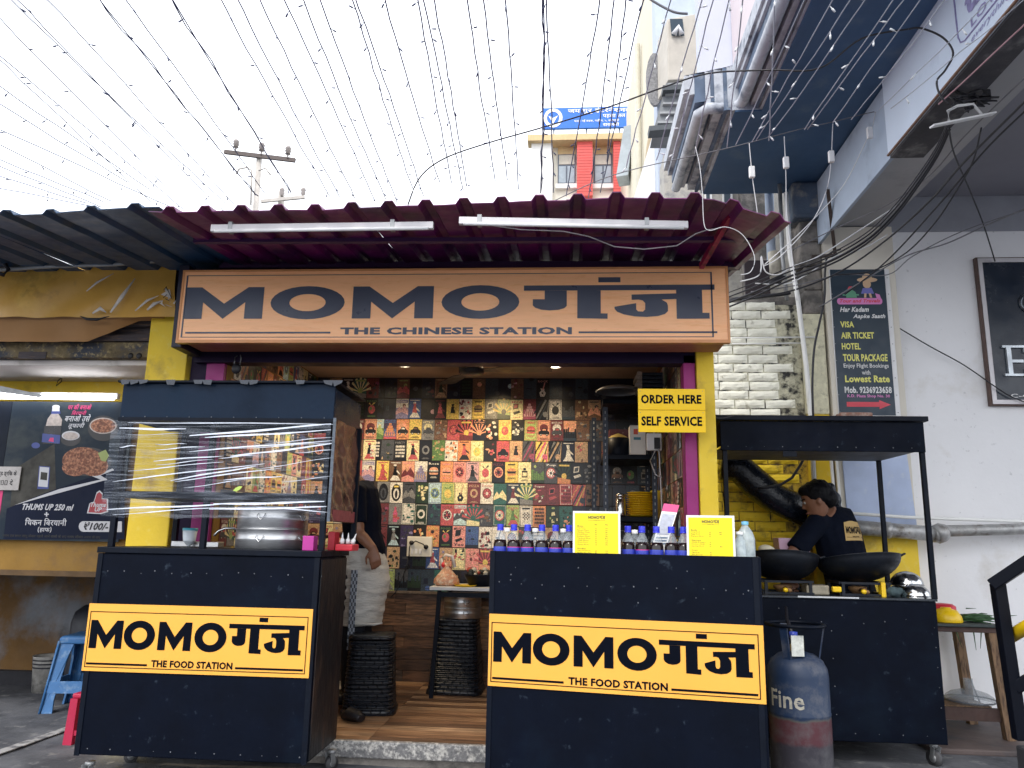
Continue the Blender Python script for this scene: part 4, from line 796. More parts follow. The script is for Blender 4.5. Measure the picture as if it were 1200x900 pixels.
for k, (r_, z) in enumerate(((.06, .0), (.088, .015), (.085, .04), (.062, .07), (.036, .1), (.012, .125), (.02, .15))): vs.append([Vector((p.x+math.cos(2*PI*i/18)*r_*(1+.1*noise.noise(Vector((i*.9, k, 0)))), 5.2+math.sin(2*PI*i/18)*r_*.8, zt+z)) for i in range(18)])
m.loft(vs); m.build('body', mat('pink_snacks_in_film', (.55, .26, .15), .3, var=.35, vs=60, c2=(.7, .55, .4), amt=.4, c2s=40, bump=.8, bs=60), t)
p = at(561, 685, 5.2); bowl = thing('bowl', 'wide black bowl heaped with dark and red food on the small table', 'bowl', (p.x, 5.25, zt))
m = MB(); m.lathe([(.001, 0), (.07, .0), (.105, .07), (.108, .078), (.1, .072), (.065, .01), (.001, .008)], (p.x, 5.25, zt), 26); m.build('dish', BLACK2, bowl)
m = MB(); r_ = random.Random(4); [m.sphere((p.x+r_.uniform(-.07, .07), 5.25+r_.uniform(-.06, .06), zt+.075+r_.uniform(0, .03)), r_.uniform(.012, .022), 6, r_.choice((0, 0, 1, 2))) for _ in range(26)]
m.build('food', [mat('dark_food', (.03, .03, .025), .6), mat('pale_food', (.5, .45, .35), .6), mat('chilli_food', (.35, .05, .03), .5)], bowl, kind='stuff')
p = at(545, 688, 5.14); t = thing('plate', 'flat yellow plate at the front of the small table before the black bowl', 'plate', (p.x, 5.16, zt)); m = MB(); m.lathe([(.001, .002), (.06, .002), (.075, .012), (.07, .012), (.055, .006), (.001, .006)], (p.x, 5.16, zt), 24); m.build('dish', YP, t)
p = at(523, 660, 5.5); t = thing('bag', 'clear bag of white ladles and red packet hanging above the snacks', 'bag', (p.x, 5.5, zt+.12))
m = MB(); m.tube([at(519, 672, 5.5), at(517, 655, 5.5), at(522, 650, 5.5), at(530, 652, 5.5), at(533, 665, 5.5)], .012, 7); m.build('handle', mat('smoky_film', (.5, .48, .5), .2), t); m = MB(); m.sphere(at(520, 662, 5.5), .022, 8); m.build('packet', RED, t)
# woven stools
WV = mat('woven_black_plastic', (.007, .010, .017), .38, var=.3, vs=40, c2=(.03, .034, .042), amt=.2, c2s=30, wave=(.052, .026), bump=1.0)
def woven(nm, lab, x, y, z0, wt, wb, hh, rz, grp):
    t = thing(nm, lab, 'stool', (x, y, z0), rz, grp, local=True); m = MB()
    n = 17
    def sq(w_, z, r_=.18):
        out = []
        for q in range(4):
            cx, cy = ((1, 1), (-1, 1), (-1, -1), (1, -1))[q]; rr = w_*r_
            for k in range(4): a = R(90*q+k*30); out.append(Vector(((w_/2-rr)*cx+rr*math.cos(a), (w_/2-rr)*cy+rr*math.sin(a), z)))
        return out
    rings = []
    for k in range(n+1):
        v = k/n; w_ = wb+(wt-wb)*v; z = .03+(hh-.05)*v
        if k < n: rings += [sq(w_-.006, z), sq(w_+.004, z+(hh-.05)/n*.25), sq(w_+.004, z+(hh-.05)/n*.75)]
    m.loft(rings, sm=False); m.build('woven_body', WV, t)
    m = MB(); m.loft([sq(wt+.0, hh-.022), sq(wt+.012, hh-.018), sq(wt+.012, hh-.004), sq(wt-.01, hh)]); m.build('seat', WV, t)
    m = MB(); m.loft([sq(wb+.004, .03), sq(wb+.02, .022), sq(wb+.03, .0), sq(wb+.02, .0)]); m.build('foot_ring', WV, t)
    m = MB(); m.box(-.035, -wt/2-.008, hh-.07, .035, -wt/2+.0, hh-.052); m.build('hand_slot', mat('slot_dark', (.003, .003, .005), .8), t)
    return t
p = atz(440, 826, FZ); woven('woven_stool', 'black woven plastic stool in front of the standing man by the left cart', -1.165, 4.72, FZ, .25, .29, .43, R(8), 'black woven plastic stools')
p = atz(535, 806, FZ); woven('woven_stool', 'black woven plastic stool carrying a steamer under the small table', p.x+.01, 5.40, FZ, .27, .34, .47, 0, 'black woven plastic stools')
steamer('steamer_pot', 'small two tier steel steamer pot on the woven stool under the small table', (p.x+.01+.03, 5.38, FZ+.472), .128, (.07, .07), lid=False, handles=False)
# ------------------------------------------------------------------ people
def ering(c, t, ra, rb, side, n=14):
    t = Vector(t).normalized(); s_ = Vector(side); s_ = (s_-t*s_.dot(t)).normalized(); b = t.cross(s_).normalized()
    return [Vector(c)+s_*math.cos(2*PI*i/n)*ra+b*math.sin(2*PI*i/n)*rb for i in range(n)]
def limb(m, secs, side=(1, 0, 0), mi=0):
    """secs: (centre, half width along side, half depth)"""
    rs = []
    for i, (c, ra, rb) in enumerate(secs):
        t = Vector(secs[min(i+1, len(secs)-1)][0])-Vector(secs[max(i-1, 0)][0]); rs.append(ering(c, t, ra, rb, side))
    m.loft(rs, mi)
def fuse(ob, vox, sm=4):
    r = ob.modifiers.new('fuse', 'REMESH'); r.mode = 'VOXEL'; r.voxel_size = vox; r.use_smooth_shade = True
    if sm: s_ = ob.modifiers.new('soften', 'SMOOTH'); s_.factor = .5; s_.iterations = sm
SKIN = mat('brown_skin', (.21, .095, .055), .5, var=.1, vs=12, bump=.05, bs=90)
HAIR = mat('black_hair', (.004, .004, .006), .45, var=.3, vs=60, bump=.6, bs=120, stretch=(1, 1, .4), spec=.12)
TEE = mat('black_cotton_tee', (.0035, .0055, .013), .9, var=.2, vs=14, bump=.35, bs=24, spec=.1)
def head(m, c, face, up=(0, 0, 1), s=1.0):
    """skull, jaw, nose, ears and neck root; face is the way the person looks"""
    F_ = Vector(face).normalized(); U_ = (Vector(up)-F_*Vector(up).dot(F_)).normalized(); S_ = F_.cross(U_); c = Vector(c)
    def P(f, u, s_): return c+F_*f*s+U_*u*s+S_*s_*s
    prof = [(-.118, .03, .018, .022), (-.105, .028, .036, .040), (-.08, .022, .052, .062), (-.045, .01, .064, .082), (-.01, .002, .071, .094), (.03, -.002, .075, .098), (.07, -.006, .068, .088), (.098, -.008, .048, .062), (.112, -.008, .02, .026)]
    m.loft([[P(f+b_*math.cos(2*PI*i/16), u, a*math.sin(2*PI*i/16)) for i in range(16)] for u, f, a, b_ in prof])
    m.sphere(P(.10, -.015, 0), .015*s, 8); m.tube([P(.085, .022, 0), P(.104, -.01, 0), P(.112, -.024, 0)], [.007*s, .012*s, .010*s], 8)
    for k in (-1, 1):
        m.sphere(P(.004, -.012, .076*k), .022*s, 8, 0, (.75, .5, 1.15)); m.sphere(P(.076, .012, .032*k), .013*s, 8)
        m.sphere(P(.09, -.058, .012*k), .012*s, 8)
    return P
def facebits(par, P, s=1.0):
    m = MB()
    for k in (-1, 1): m.sphere(P(.088, .012, .03*k), .0095*s, 8)
    m.build('eyes', mat('eye_white', (.4, .38, .35), .2), par, kind='stuff')
    m = MB(); [m.sphere(P(.096, .012, .03*k), .005*s, 6) for k in (-1, 1)]; m.build('pupils', mat('pupil', (.01, .007, .005), .1), par, kind='stuff')
    m = MB(); m.tube([P(.096, -.058, -.02), P(.104, -.056, 0), P(.096, -.058, .02)], .005*s, 6); m.build('lips', mat('lips', (.22, .08, .065), .5), par)
    m = MB(); [m.tube([P(.094, .032, .014*k), P(.092, .038, .03*k), P(.078, .034, .048*k)], .004*s, 6) for k in (-1, 1)]; m.build('eyebrows', HAIR, par, kind='stuff')
def hand(m, wrist, d, palm, s=1.0, curl=.5, side=1):
    """palm, four unequal bent fingers and a thumb leaving the side of the palm; d runs to the fingertips"""
    d = Vector(d).normalized(); n = Vector(palm); n = (n-d*n.dot(d)).normalized(); a = d.cross(n)*side; w_ = Vector(wrist)
    limb(m, [(w_-d*.015*s, .024*s, .018*s), (w_+d*.02*s, .032*s, .016*s), (w_+d*.055*s, .040*s, .014*s), (w_+d*.085*s, .040*s, .012*s)], a)
    for k, (o, L, r_) in enumerate(((-.031, .068, .0078), (-.0105, .076, .0082), (.0105, .071, .0078), (.030, .056, .007))):
        b = w_+d*.08*s+a*o*s; c1 = curl*(1+.12*k)
        p1 = b+(d*math.cos(c1*.7)+n*math.sin(c1*.7))*L*.45*s; p2 = p1+(d*math.cos(c1*1.7)+n*math.sin(c1*1.7))*L*.32*s; p3 = p2+(d*math.cos(c1*2.5)+n*math.sin(c1*2.5))*L*.26*s
        m.tube([b-d*.012*s, b, p1, p2, p3], [r_*1.1*s, r_*1.1*s, r_*s, r_*.92*s, r_*.7*s], 7)
    b = w_+d*.022*s-a*.026*s; p1 = b+(d*.6-a*.7+n*.3).normalized()*.036*s; p2 = p1+(d*.9-a*.15+n*.45).normalized()*.03*s; p3 = p2+(d*.9+n*.5+a*.1).normalized()*.022*s
    m.tube([b+a*.01*s, b, p1, p2, p3], [.013*s, .0125*s, .0105*s, .0092*s, .007*s], 7)
# the man standing inside, seen from his left side, facing left
px, py_ = -1.335, 4.93
man = thing('person', 'man in a black shirt and pale hip cloth standing behind the left cart', 'person', (px, py_, FZ))
m = MB(); V = Vector; zf = FZ
P = head(m, (px-.15, py_, 1.655), (-1, -.1, -.25), s=.98)
limb(m, [(V((px-.03, py_, 1.44)), .05, .055), (V((px-.08, py_, 1.50)), .045, .05), (V((px-.12, py_, 1.58)), .045, .05)], (0, 1, 0))
limb(m, [(V((px+.02, py_, .93)), .15, .11), (V((px+.03, py_, 1.02)), .15, .12), (V((px+.01, py_, 1.12)), .14, .10), (V((px-.0, py_, 1.28)), .165, .11), (V((px-.02, py_, 1.40)), .16, .10), (V((px-.03, py_, 1.45)), .07, .06)], (0, 1, 0))
for sy in (-1, 1):
    y = py_+sy*.085
    limb(m, [(V((px+.02, y, .95)), .09, .105), (V((px+.0, y, .8)), .085, .098), (V((px-.01, y, .62)), .062, .07), (V((px-.005, y, .58)), .058, .064), (V((px+.02, y, .42)), .052, .06), (V((px+.025, y, .22)), .036, .042), (V((px+.02, y, .17)), .034, .042)], (0, 1, 0))
    limb(m, [(V((px+.065, y, .165)), .03, .035), (V((px+.02, y, .155)), .04, .036), (V((px-.1, y, .145)), .042, .02), (V((px-.17, y, .14)), .03, .014)], (0, 1, 0))
ya = py_-.20
sh, el, wr = V((px-.0, py_-.165, 1.40)), V((px+.045, ya-.02, 1.14)), at(437, 643, ya-.06)
limb(m, [(V((px-.0, py_-.12, 1.41)), .05, .05), (sh, .055, .052), (sh.lerp(el, .5), .047, .045), (el, .038, .038), (el.lerp(wr, .35), .038, .036), (wr, .024, .027)], (0, 1, 0))
hand(m, wr, (at(443, 668, ya-.06)-wr)+V((0, 0, -.02)), (-.3, 1, 0), .95, .55, side=1)
sh2, el2, wr2 = V((px-.0, py_+.165, 1.40)), V((px-.05, py_+.22, 1.16)), V((px-.25, py_+.16, 1.12))
limb(m, [(sh2-V((0, .05, 0)), .05, .05), (sh2, .055, .052), (el2, .038, .038), (wr2, .024, .027)], (0, 1, .2)); hand(m, wr2, (-1, -.1, 0), (0, 0, -1), .95, .5, -1)
bo = m.build('body', SKIN, man); fuse(bo, .007, 3); facebits(bo, P, .98)
m = MB(); c0 = V((px-.15, py_, 1.655)); m.sphere(c0+V((.018, 0, .03)), .098, 14, 0, (1.05, .86, 1.0)); m.sphere(c0+V((.05, 0, -.02)), .075, 12, 0, (.8, 1, 1)); hb = m.build('hair', HAIR, man); fuse(hb, .008, 2)
m = MB()
limb(m, [(V((px+.025, py_, .985)), .165, .135), (V((px+.03, py_, 1.04)), .17, .135), (V((px+.01, py_, 1.14)), .16, .12), (V((px-.0, py_, 1.28)), .18, .125), (V((px-.02, py_, 1.40)), .175, .115), (V((px-.035, py_, 1.46)), .085, .075)], (0, 1, 0))
limb(m, [(sh+V((0, .06, .01)), .06, .06), (sh, .066, .064), (sh.lerp(el, .5), .062, .06), (sh.lerp(el, .8), .060, .058)], (0, 1, 0)); limb(m, [(sh2-V((0, .06, -.01)), .06, .06), (sh2, .066, .064), (sh2.lerp(el2, .8), .060, .058)], (0, 1, 0))
te = m.build('shirt', TEE, man); fuse(te, .010, 3)
m = MB(); limb(m, [(V((px+.02, py_, 1.0)), .165, .125), (V((px+.02, py_, .86)), .19, .14), (V((px+.01, py_, .74)), .185, .13)], (0, 1, 0))
for sy in (-1, 1):
    y = py_+sy*.088; limb(m, [(V((px+.01, y, .80)), .095, .11), (V((px-.005, y, .6)), .078, .085), (V((px+.02, y, .42)), .068, .075), (V((px+.025, y, .2)), .058, .065)], (0, 1, 0))
tr = m.build('trousers', mat('black_trousers', (.010, .012, .02), .85, bump=.3, bs=25), man); fuse(tr, .010, 3)
# the cloth: an oval skirt with wrinkles and a folded belt
m = MB(); rings = []; n = 64; nz = 46
for k in range(nz+1):
    v = k/nz; z = 1.045-.46*v; w_ = .118+.044*math.sin(min(1, v*1.5)*PI*.75)-.016*v; d_ = .185+.012*math.sin(v*PI); cx = px+.028+.016*math.sin(v*PI); rg = []
    for i in range(n):
        a = 2*PI*i/n; fold = .003*math.sin(v*46+1.6*math.sin(a*1.3+1)+3*noise.noise(V((math.cos(a)*2, v*5, 1))))*min(1, v*4)+.003*noise.noise(V((math.cos(a)*2.2, math.sin(a)*2.2, v*13)))
        rg.append(V((cx+math.cos(a)*(w_+fold), py_+math.sin(a)*(d_+fold), z+.008*noise.noise(V((a, 0, 9)))*v)))
    rings.append(rg)
m.loft(rings, cap=False); CLO = mat('pale_cotton_cloth', (.52, .51, .48), .9, var=.15, vs=10, bump=.8, bs=22, stretch=(1, 1, 4), c2=(.36, .36, .35), amt=.2, c2s=8); m.build('hip_cloth', CLO, man)
m = MB(); m.tube([at(*q, py_-.215) for q in ((404, 733), (420, 731), (438, 732), (448, 730))], [.006, .008, .008, .004], 8); m.build('knotted_hem', CLO, man)
CHK = mat('checked_towel', (.06, .07, .09), .9, var=.3, vs=30); m = MB(); A_ = at(412, 668, 4.70); B_ = at(419, 762, 4.70)
for i in range(4):
    for j in range(22):
        x0 = A_.x+.010*i; z0 = A_.z-(A_.z-B_.z)*j/22
        m.box(x0, 4.695+.003*math.sin(j*.6), z0-.021, x0+.0095, 4.70+.003*math.sin(j*.6), z0, (i+j) % 2)
tw = thing('towel', 'narrow black and white checked towel hanging behind the left cart beside the man', 'towel', (A_.x, 4.7, B_.z)); m.build('cloth', [CHK, mat('pale_check', (.30, .33, .38), .9)], tw, kind='stuff')
m = MB()
for sy in (-1, 1):
    y = py_+sy*.088; limb(m, [(V((px+.08, y, .15)), .03, .035), (V((px+.02, y, .16)), .048, .044), (V((px-.1, y, .148)), .05, .026), (V((px-.18, y, .14)), .036, .018)], (0, 1, 0))
sh_ = m.build('shoes', mat('black_shoe', (.01, .01, .014), .5), man, kind='stuff'); fuse(sh_, .008, 2)
t = thing('shoe', 'black shoe beside the rear wheel of the left cart', 'shoe', atz(415, 846, FZ)); q = atz(412, 846, FZ)
m = MB(); limb(m, [(q+V((-.06, .05, .02)), .03, .02), (q+V((-.02, .03, .035)), .042, .036), (q+V((.03, 0, .032)), .042, .032), (q+V((.06, -.02, .022)), .03, .02)], (0, 1, 0)); o = m.build('upper', mat('black_shoe', (.01, .01, .014), .5), t); fuse(o, .006, 2)
# ------------------------------------------------------------------ kitchen cart on the right
KX0, KX1, KY0, KY1, KZ = .83, 1.952, 4.40, 5.0, .846
kc = thing('cooking_cart', 'black cooking cart with a flat canopy on four posts and two gas burners', 'food cart', (1.4, 4.7, 0))
m = MB(); m.box(KX0, KY0, .12, KX1, KY1, KZ-.012); m.build('body', BLACK, kc, bev=.004)
m = MB(); m.box(KX0-.005, KY0-.008, KZ-.011, KX1+.006, KY1+.01, KZ); m.build('counter_top', mat('greasy_black_top', (.02, .026, .036), .3, var=.4, vs=20), kc, bev=.002)
m = MB(); m.box(KX0+.4, KY0-.012, KZ-.006, KX0+.72, KY0-.008, KZ+.002); m.build('steel_edge', STEEL, kc)
rivets('rivets', kc, [(KX0+.3+.11*i, KY0, .76+rnd.uniform(-.05, .02)) for i in range(7)]+[(1.40, KY0, .25+.14*i) for i in range(4)]+[(KX1-.02, KY0, .2+.1*i) for i in range(6)]+[(KX0+.3+.12*i, KY0, .16) for i in range(7)])
for x, y, tl in ((KX0+.045, KY0+.014, 0), (KX1-.0, KY0+.014, 0), (KX1-.014, KY1-.014, 0), (KX0+.045, KY1-.014, 0)): m = MB(); m.box(x-.0125, y-.0125, KZ, x+.0125, y+.0125, 1.66); m.build('post', BLACK2, kc, bev=.002)
m = MB(); m.box(KX0+.02, KY0-.01, 1.632, KX1+.012, KY0, 1.80); m.box(KX1+.004, KY0, 1.66, KX1+.012, KY1+.02, 1.79); m.box(KX0+.02, KY0, 1.66, KX0+.028, KY1+.02, 1.79); m.build('canopy_fascia', BLACK, kc, bev=.003)
m = MB(); m.box(KX0-.01, KY0-.035, 1.802, KX1+.03, KY1+.04, 1.83); m.build('canopy_top', BLACK2, kc, bev=.003)
m = MB(); m.box(KX0+.03, KY0+.002, 1.645, KX1, KY1+.02, 1.653); m.build('canopy_ceiling', mat('dusty_sheet', (.09, .10, .12), .6, var=.3), kc)
p = at(925, 533, KY0-.015); m = MB(); m.box(p.x-.035, KY0-.02, p.z-.01, p.x+.04, KY0-.011, p.z+.02); m.build('hanger_plate', BLACK2, kc)
rivets('rivets', kc, [(KX0+.06+.1*i, KY0-.011, 1.655) for i in range(11)])
caster(kc, KX1-.05, KY0+.06, .042, 2.0); caster(kc, KX0+.08, KY0+.06, .042, 1.0); caster(kc, KX1-.06, KY1-.06, .042, .5)
BR = mat('old_red_brick', (.22, .11, .08), .85, var=.3, vs=20, bump=.6, bs=50, c2=(.35, .3, .27), amt=.35, c2s=16)
p = at(1001, 489, 4.6); t = thing('brick', 'single old red brick lying on the canopy of the cooking cart', 'brick', (p.x, 4.6, 1.831))
m = MB(); m.box(p.x-.095, 4.55, 1.831, p.x+.09, 4.64, 1.881); m.build('block', BR, t, bev=.008)
IRON = mat('black_iron', (.006, .009, .016), .5, metal=.4, var=.4, vs=25, c2=(.03, .03, .035), amt=.15, c2s=30)
def burner(x, y, lab):
    t = thing('gas_burner', lab, 'gas stove', (x, y, KZ), group='gas burners on the cooking cart')
    m = MB()
    for dz in (.0, .062):
        for a, b in (((-.13, -.12), (.13, -.12)), ((.13, -.12), (.13, .12)), ((.13, .12), (-.13, .12)), ((-.13, .12), (-.13, -.12))): m.bar((x+a[0], y+a[1], KZ+.008+dz), (x+b[0], y+b[1], KZ+.008+dz), .02, .012)
    m.build('frame', IRON, t, kind=None)
    for a in ((-.12, -.12), (.12, -.12), (.12, .12), (-.12, .12)): m = MB(); m.box(x+a[0]-.008, y+a[1]-.008, KZ+.014, x+a[0]+.008, y+a[1]+.008, KZ+.064); m.build('leg', IRON, t)
    m = MB(); m.lathe([(.03, .01), (.05, .03), (.05, .045), (.02, .05), (.001, .05)], (x, y, KZ), 16); m.tube([(x, y-.03, KZ+.03), (x, y-.15, KZ+.025)], .012, 8); m.build('burner_head', mat('rusty_brass', (.25, .14, .06), .6, metal=.3, var=.4, vs=40), t)
    m = MB(); m.cyl((x-.03, y-.16, KZ+.028), (x-.03, y-.185, KZ+.028), .012, n=12); m.build('knob', YP, t)
    return t
b1 = at(917, 690, 4.62); b2 = at(1005, 690, 4.62)
burner(b1.x, 4.62, 'gas burner under the left wok at the end of the service counter'); burner(b2.x, 4.62, 'gas burner under the right tilted wok')
def wok(c, r, d, tilt, rz, lab):
    t = thing('wok', lab, 'wok', c, local=True, group='blackened woks on the burners'); t.rotation_euler = (R(tilt[0]), R(tilt[1]), rz)
    m = MB(); prof = [(.001, 0)]+[(r*math.sin(k*PI/20)/math.sin(.5*PI), d*(1-math.cos(k*PI/20))) for k in range(1, 11)]; prof = prof+[(r+.004, d+.003)]+[(q[0]*.97, q[1]+.006) for q in prof[::-1]]
    m.lathe(prof, (0, 0, 0), 36); b = m.build('pan', IRON, t)
    for s_ in (-1, 1): m = MB(); m.tube([(s_*r, -.035, d), (s_*(r+.03), -.025, d+.012), (s_*(r+.03), .025, d+.012), (s_*r, .035, d)], .006, 7); m.build('handle', IRON, t)
wok(Vector((b1.x, 4.60, KZ+.070)), .20, .135, (-11, 3), 0, 'left blackened wok, half hidden by the service counter')
wok(Vector((b2.x+.02, 4.60, KZ+.072)), 0.225, .13, (-9, -4), 0, 'right large blackened wok tilted towards the street')
p = at(957, 690, 4.55); t = thing('tin', 'square dented tin box between the two gas burners', 'tin', (p.x, 4.55, KZ)); m = MB(); m.box(p.x-.07, 4.5, KZ+.001, p.x+.055, 4.6, KZ+.055); m.build('body', mat('greasy_tin', (.28, .25, .19), .5, metal=.4, var=.4, vs=25), t, bev=.008)
p = at(979, 690, 4.5); t = thing('pouch', 'small yellow packet between the tin and the right burner', 'packet', (p.x, 4.5, KZ)); m = MB(); m.box(p.x-.02, 4.48, KZ+.02, p.x+.028, 4.51, KZ+.05); m.build('body', YP, t, bev=.006)
p = at(1034, 690, 4.5); t = thing('packet', 'upright yellow packet right of the right burner', 'packet', (p.x, 4.5, KZ)); m = MB(); m.box(p.x-.012, 4.48, KZ, p.x+.012, 4.53, KZ+.078); m.build('body', YP, t, bev=.003)
p = at(1050, 694, 4.52); t = thing('cloth', 'crumpled dark rag beside the steel bowls', 'rag', (p.x, 4.52, KZ)); m = MB()
r_ = random.Random(9); [m.sphere((p.x+r_.uniform(-.05, .05), 4.52+r_.uniform(-.03, .03), KZ+.02+r_.uniform(0, .02)), r_.uniform(.018, .03), 8) for _ in range(9)]; o = m.build('rag', mat('dark_rag', (.05, .08, .09), .9, bump=.8, bs=40), t); fuse(o, .006, 2)
def sbowl(c, r, lab, up=False):
    t = thing('steel_bowl', lab, 'bowl', c, group='shiny steel bowls on the cooking cart')
    pr = [(r*math.cos(k*PI/18), r*.85*math.sin(k*PI/18)) for k in range(10)]; m = MB(); m.lathe([(r*1.04, .002), (r*1.04, .006)]+[(a, b+.006) for a, b in pr[:-1]]+[(.001, r*.85+.006)], c, 28); m.build('shell', SHINY, t)
p = at(1075, 701, 4.5); sbowl((p.x, 4.52, KZ), .078, 'front upturned steel bowl at the right end of the cooking cart')
p = at(1067, 690, 4.64); sbowl((p.x-.01, 4.66, KZ+.055), .088, 'rear upturned steel bowl, the higher one, beside the right post'); t = thing('pot', 'steel pot under the higher steel bowl', 'pot', (p.x-.01, 4.66, KZ)); m = MB(); m.lathe([(.001, 0), (.06, 0), (.075, .02), (.08, .052)], (p.x-.01, 4.66, KZ), 24); m.build('body', SHINY, t)
# things behind the counter, left of the cook
p = at(913, 662, 4.95); t = thing('tub', 'red plastic tub on the ledge left of the cook', 'tub', (p.x-.05, 4.95, 1.0)); z0 = at(900, 664, 4.95).z
m = MB(); m.box(at(893, 650, 4.95).x, 4.9, z0, at(915, 650, 4.95).x, 5.0, z0+.09); m.build('body', RED, t, bev=.006)
t = thing('basket', 'pale pink plastic basket left of the cook', 'basket', at(925, 662, 5.0)); m = MB(); a = at(912, 663, 5.02); b = at(946, 631, 5.02); m.loft([[Vector((a.x+.01, 4.98, a.z)), Vector((b.x-.01, 4.98, a.z)), Vector((b.x-.01, 5.1, a.z)), Vector((a.x+.01, 5.1, a.z))], [Vector((a.x-.005, 4.97, b.z)), Vector((b.x+.01, 4.97, b.z)), Vector((b.x+.01, 5.11, b.z)), Vector((a.x-.005, 5.11, b.z))]], sm=False); m.build('body', mat('lilac_plastic', (.55, .36, .48), .4), t, bev=.004)
t = thing('ledge', 'dark ledge board behind the left wok', 'shelf', (1.2, 5.0, .95)); zz_ = at(905, 664, 4.95).z; m = MB(); m.box(.86, 4.88, zz_-.03, 1.36, 5.12, zz_-.002); m.build('board', WOOD, t); m = MB(); m.box(.88, 4.92, KZ+.001, .9, 5.0, zz_-.031); m.box(1.3, 4.92, KZ+.001, 1.32, 5.0, zz_-.031); m.build('supports', BLACK2, t, kind='stuff')
t = thing('dough', 'pale lump of dough before the red tub', 'dough', at(897, 642, 4.86)); p = at(897, 643, 4.86); m = MB(); m.sphere(p, .03, 12, 0, (1.5, 1, .85)); m.sphere(p+Vector((.03, 0, -.004)), .022, 10, 0, (1.3, 1, .8)); o = m.build('lump', mat('pale_dough', (.6, .55, .42), .7), t); fuse(o, .005, 2)
# the cook, seen from behind and to his right, bending over the left wok
cx, cy, S_ = 1.66, 5.12, .93
cook = thing('person', 'cook with short black hair and a printed black shirt bending over the left wok', 'person', (cx, cy, 0))
hc = at(958, 586, 5.0); m = MB(); fdir = V((-1, .16, -.42)); P = head(m, hc, fdir, (-.42, .1, 1), s=.93)
hip = V((cx+.13, cy+.05, .80)); wst = V((cx+.10, cy+.04, .95)); chs = V((cx+.045, cy, 1.16)); shc = V((cx+.01, cy-.02, 1.265)); nk = V((cx-.03, cy-.05, 1.335))
sd_ = V((-.78, -.62, 0)).normalized()
limb(m, [(nk-V((0, 0, .05)), .055, .06), (nk, .048, .052), (hc+V((.02, .03, -.07)), .046, .05)], sd_)
limb(m, [(hip, .15, .11), (wst, .14, .10), (chs, .165, .11), (shc, .165, .095), (nk, .06, .055)], sd_)
for k in (-1, 1):
    b = hip+sd_*.085*k; limb(m, [(b+V((0, 0, .05)), .09, .1), (b+V((-.01, 0, -.2)), .08, .09), (b+V((-.01, 0, -.38)), .058, .062), (b+V((.02, 0, -.58)), .05, .056), (V((b.x+.03, b.y, .09)), .034, .04)], sd_)
    limb(m, [(V((b.x+.08, b.y, .04)), .03, .03), (V((b.x+.03, b.y, .05)), .04, .04), (V((b.x-.1, b.y, .03)), .042, .022), (V((b.x-.17, b.y, .02)), .03, .014)], sd_)
shR = shc+sd_*.155+V((0, 0, -.01)); elR = at(925, 655, 4.93); wrR = at(928, 678, 4.78)
limb(m, [(shR-sd_*.05, .052, .05), (shR, .058, .054), (shR.lerp(elR, .5), .05, .047), (elR, .04, .04), (elR.lerp(wrR, .4), .036, .036), (wrR, .025, .027)], (0, 0, 1)); hand(m, wrR, (wrR-elR), (0, 0, -1), .9, .6)
shL = shc-sd_*.155+V((0, 0, -.01)); elL = shL+V((-.12, -.02, -.22)); wrL = V((cx-.22, cy-.16, 1.0))
limb(m, [(shL+sd_*.05, .052, .05), (shL, .058, .054), (elL, .04, .04), (wrL, .025, .027)], (0, 0, 1)); hand(m, wrL, (wrL-elL), (0, 0, -1), .9, .6, -1)
bo = m.build('body', SKIN, cook); fuse(bo, .0065, 3); facebits(bo, P, .93)
m = MB(); F_ = fdir.normalized(); U_ = V((-.42, .1, 1)); U_ = (U_-F_*U_.dot(F_)).normalized()
m.sphere(hc-F_*.022+U_*.034, .094, 16, 0, (1.04, .86, .96)); m.sphere(hc-F_*.055-U_*.01, .072, 14, 0, (1, 1, .9)); m.sphere(hc+F_*.03+U_*.07, .062, 12, 0, (1, 1, .7)); m.sphere(hc-F_*.02+U_*.06, .08, 12, 0, (1.1, .9, .7))
r_ = random.Random(2)
for _ in range(70):
    a = r_.uniform(0, 2*PI); e = r_.uniform(.1, 1.4); d = V((math.cos(a)*math.cos(e), .85*math.sin(a)*math.cos(e), math.sin(e))); q = hc-F_*.02+U_*.03+d*.088; m.sphere(q, r_.uniform(.008, .016), 6)
hb = m.build('hair', HAIR, cook); fuse(hb, .006, 1)
m = MB()
limb(m, [(hip+V((0, 0, -.02)), .175, .135), (wst, .168, .128), (chs, .185, .128), (shc+V((0, 0, .005)), .182, .108), (nk+V((0, 0, -.012)), .072, .068)], sd_)
for s0, e0 in ((shR, elR), (shL, elL)): limb(m, [(s0-(s0-shc)*.4, .06, .06), (s0, .07, .066), (s0.lerp(e0, .45), .066, .064), (s0.lerp(e0, .78), .066, .062)], (0, 0, 1))
te = m.build('shirt', TEE, cook); fuse(te, .008, 3)
m = MB(); limb(m, [(hip+V((0, 0, .02)), .165, .12), (hip+V((0, 0, -.12)), .18, .13)], sd_)
for k in (-1, 1):
    b = hip+sd_*.088*k; limb(m, [(b, .1, .11), (b+V((-.01, 0, -.38)), .074, .08), (V((b.x+.03, b.y, .1)), .06, .066)], sd_)
tr = m.build('trousers', mat('black_trousers', (.010, .012, .02), .85, bump=.3, bs=25), cook); fuse(tr, .010, 3)
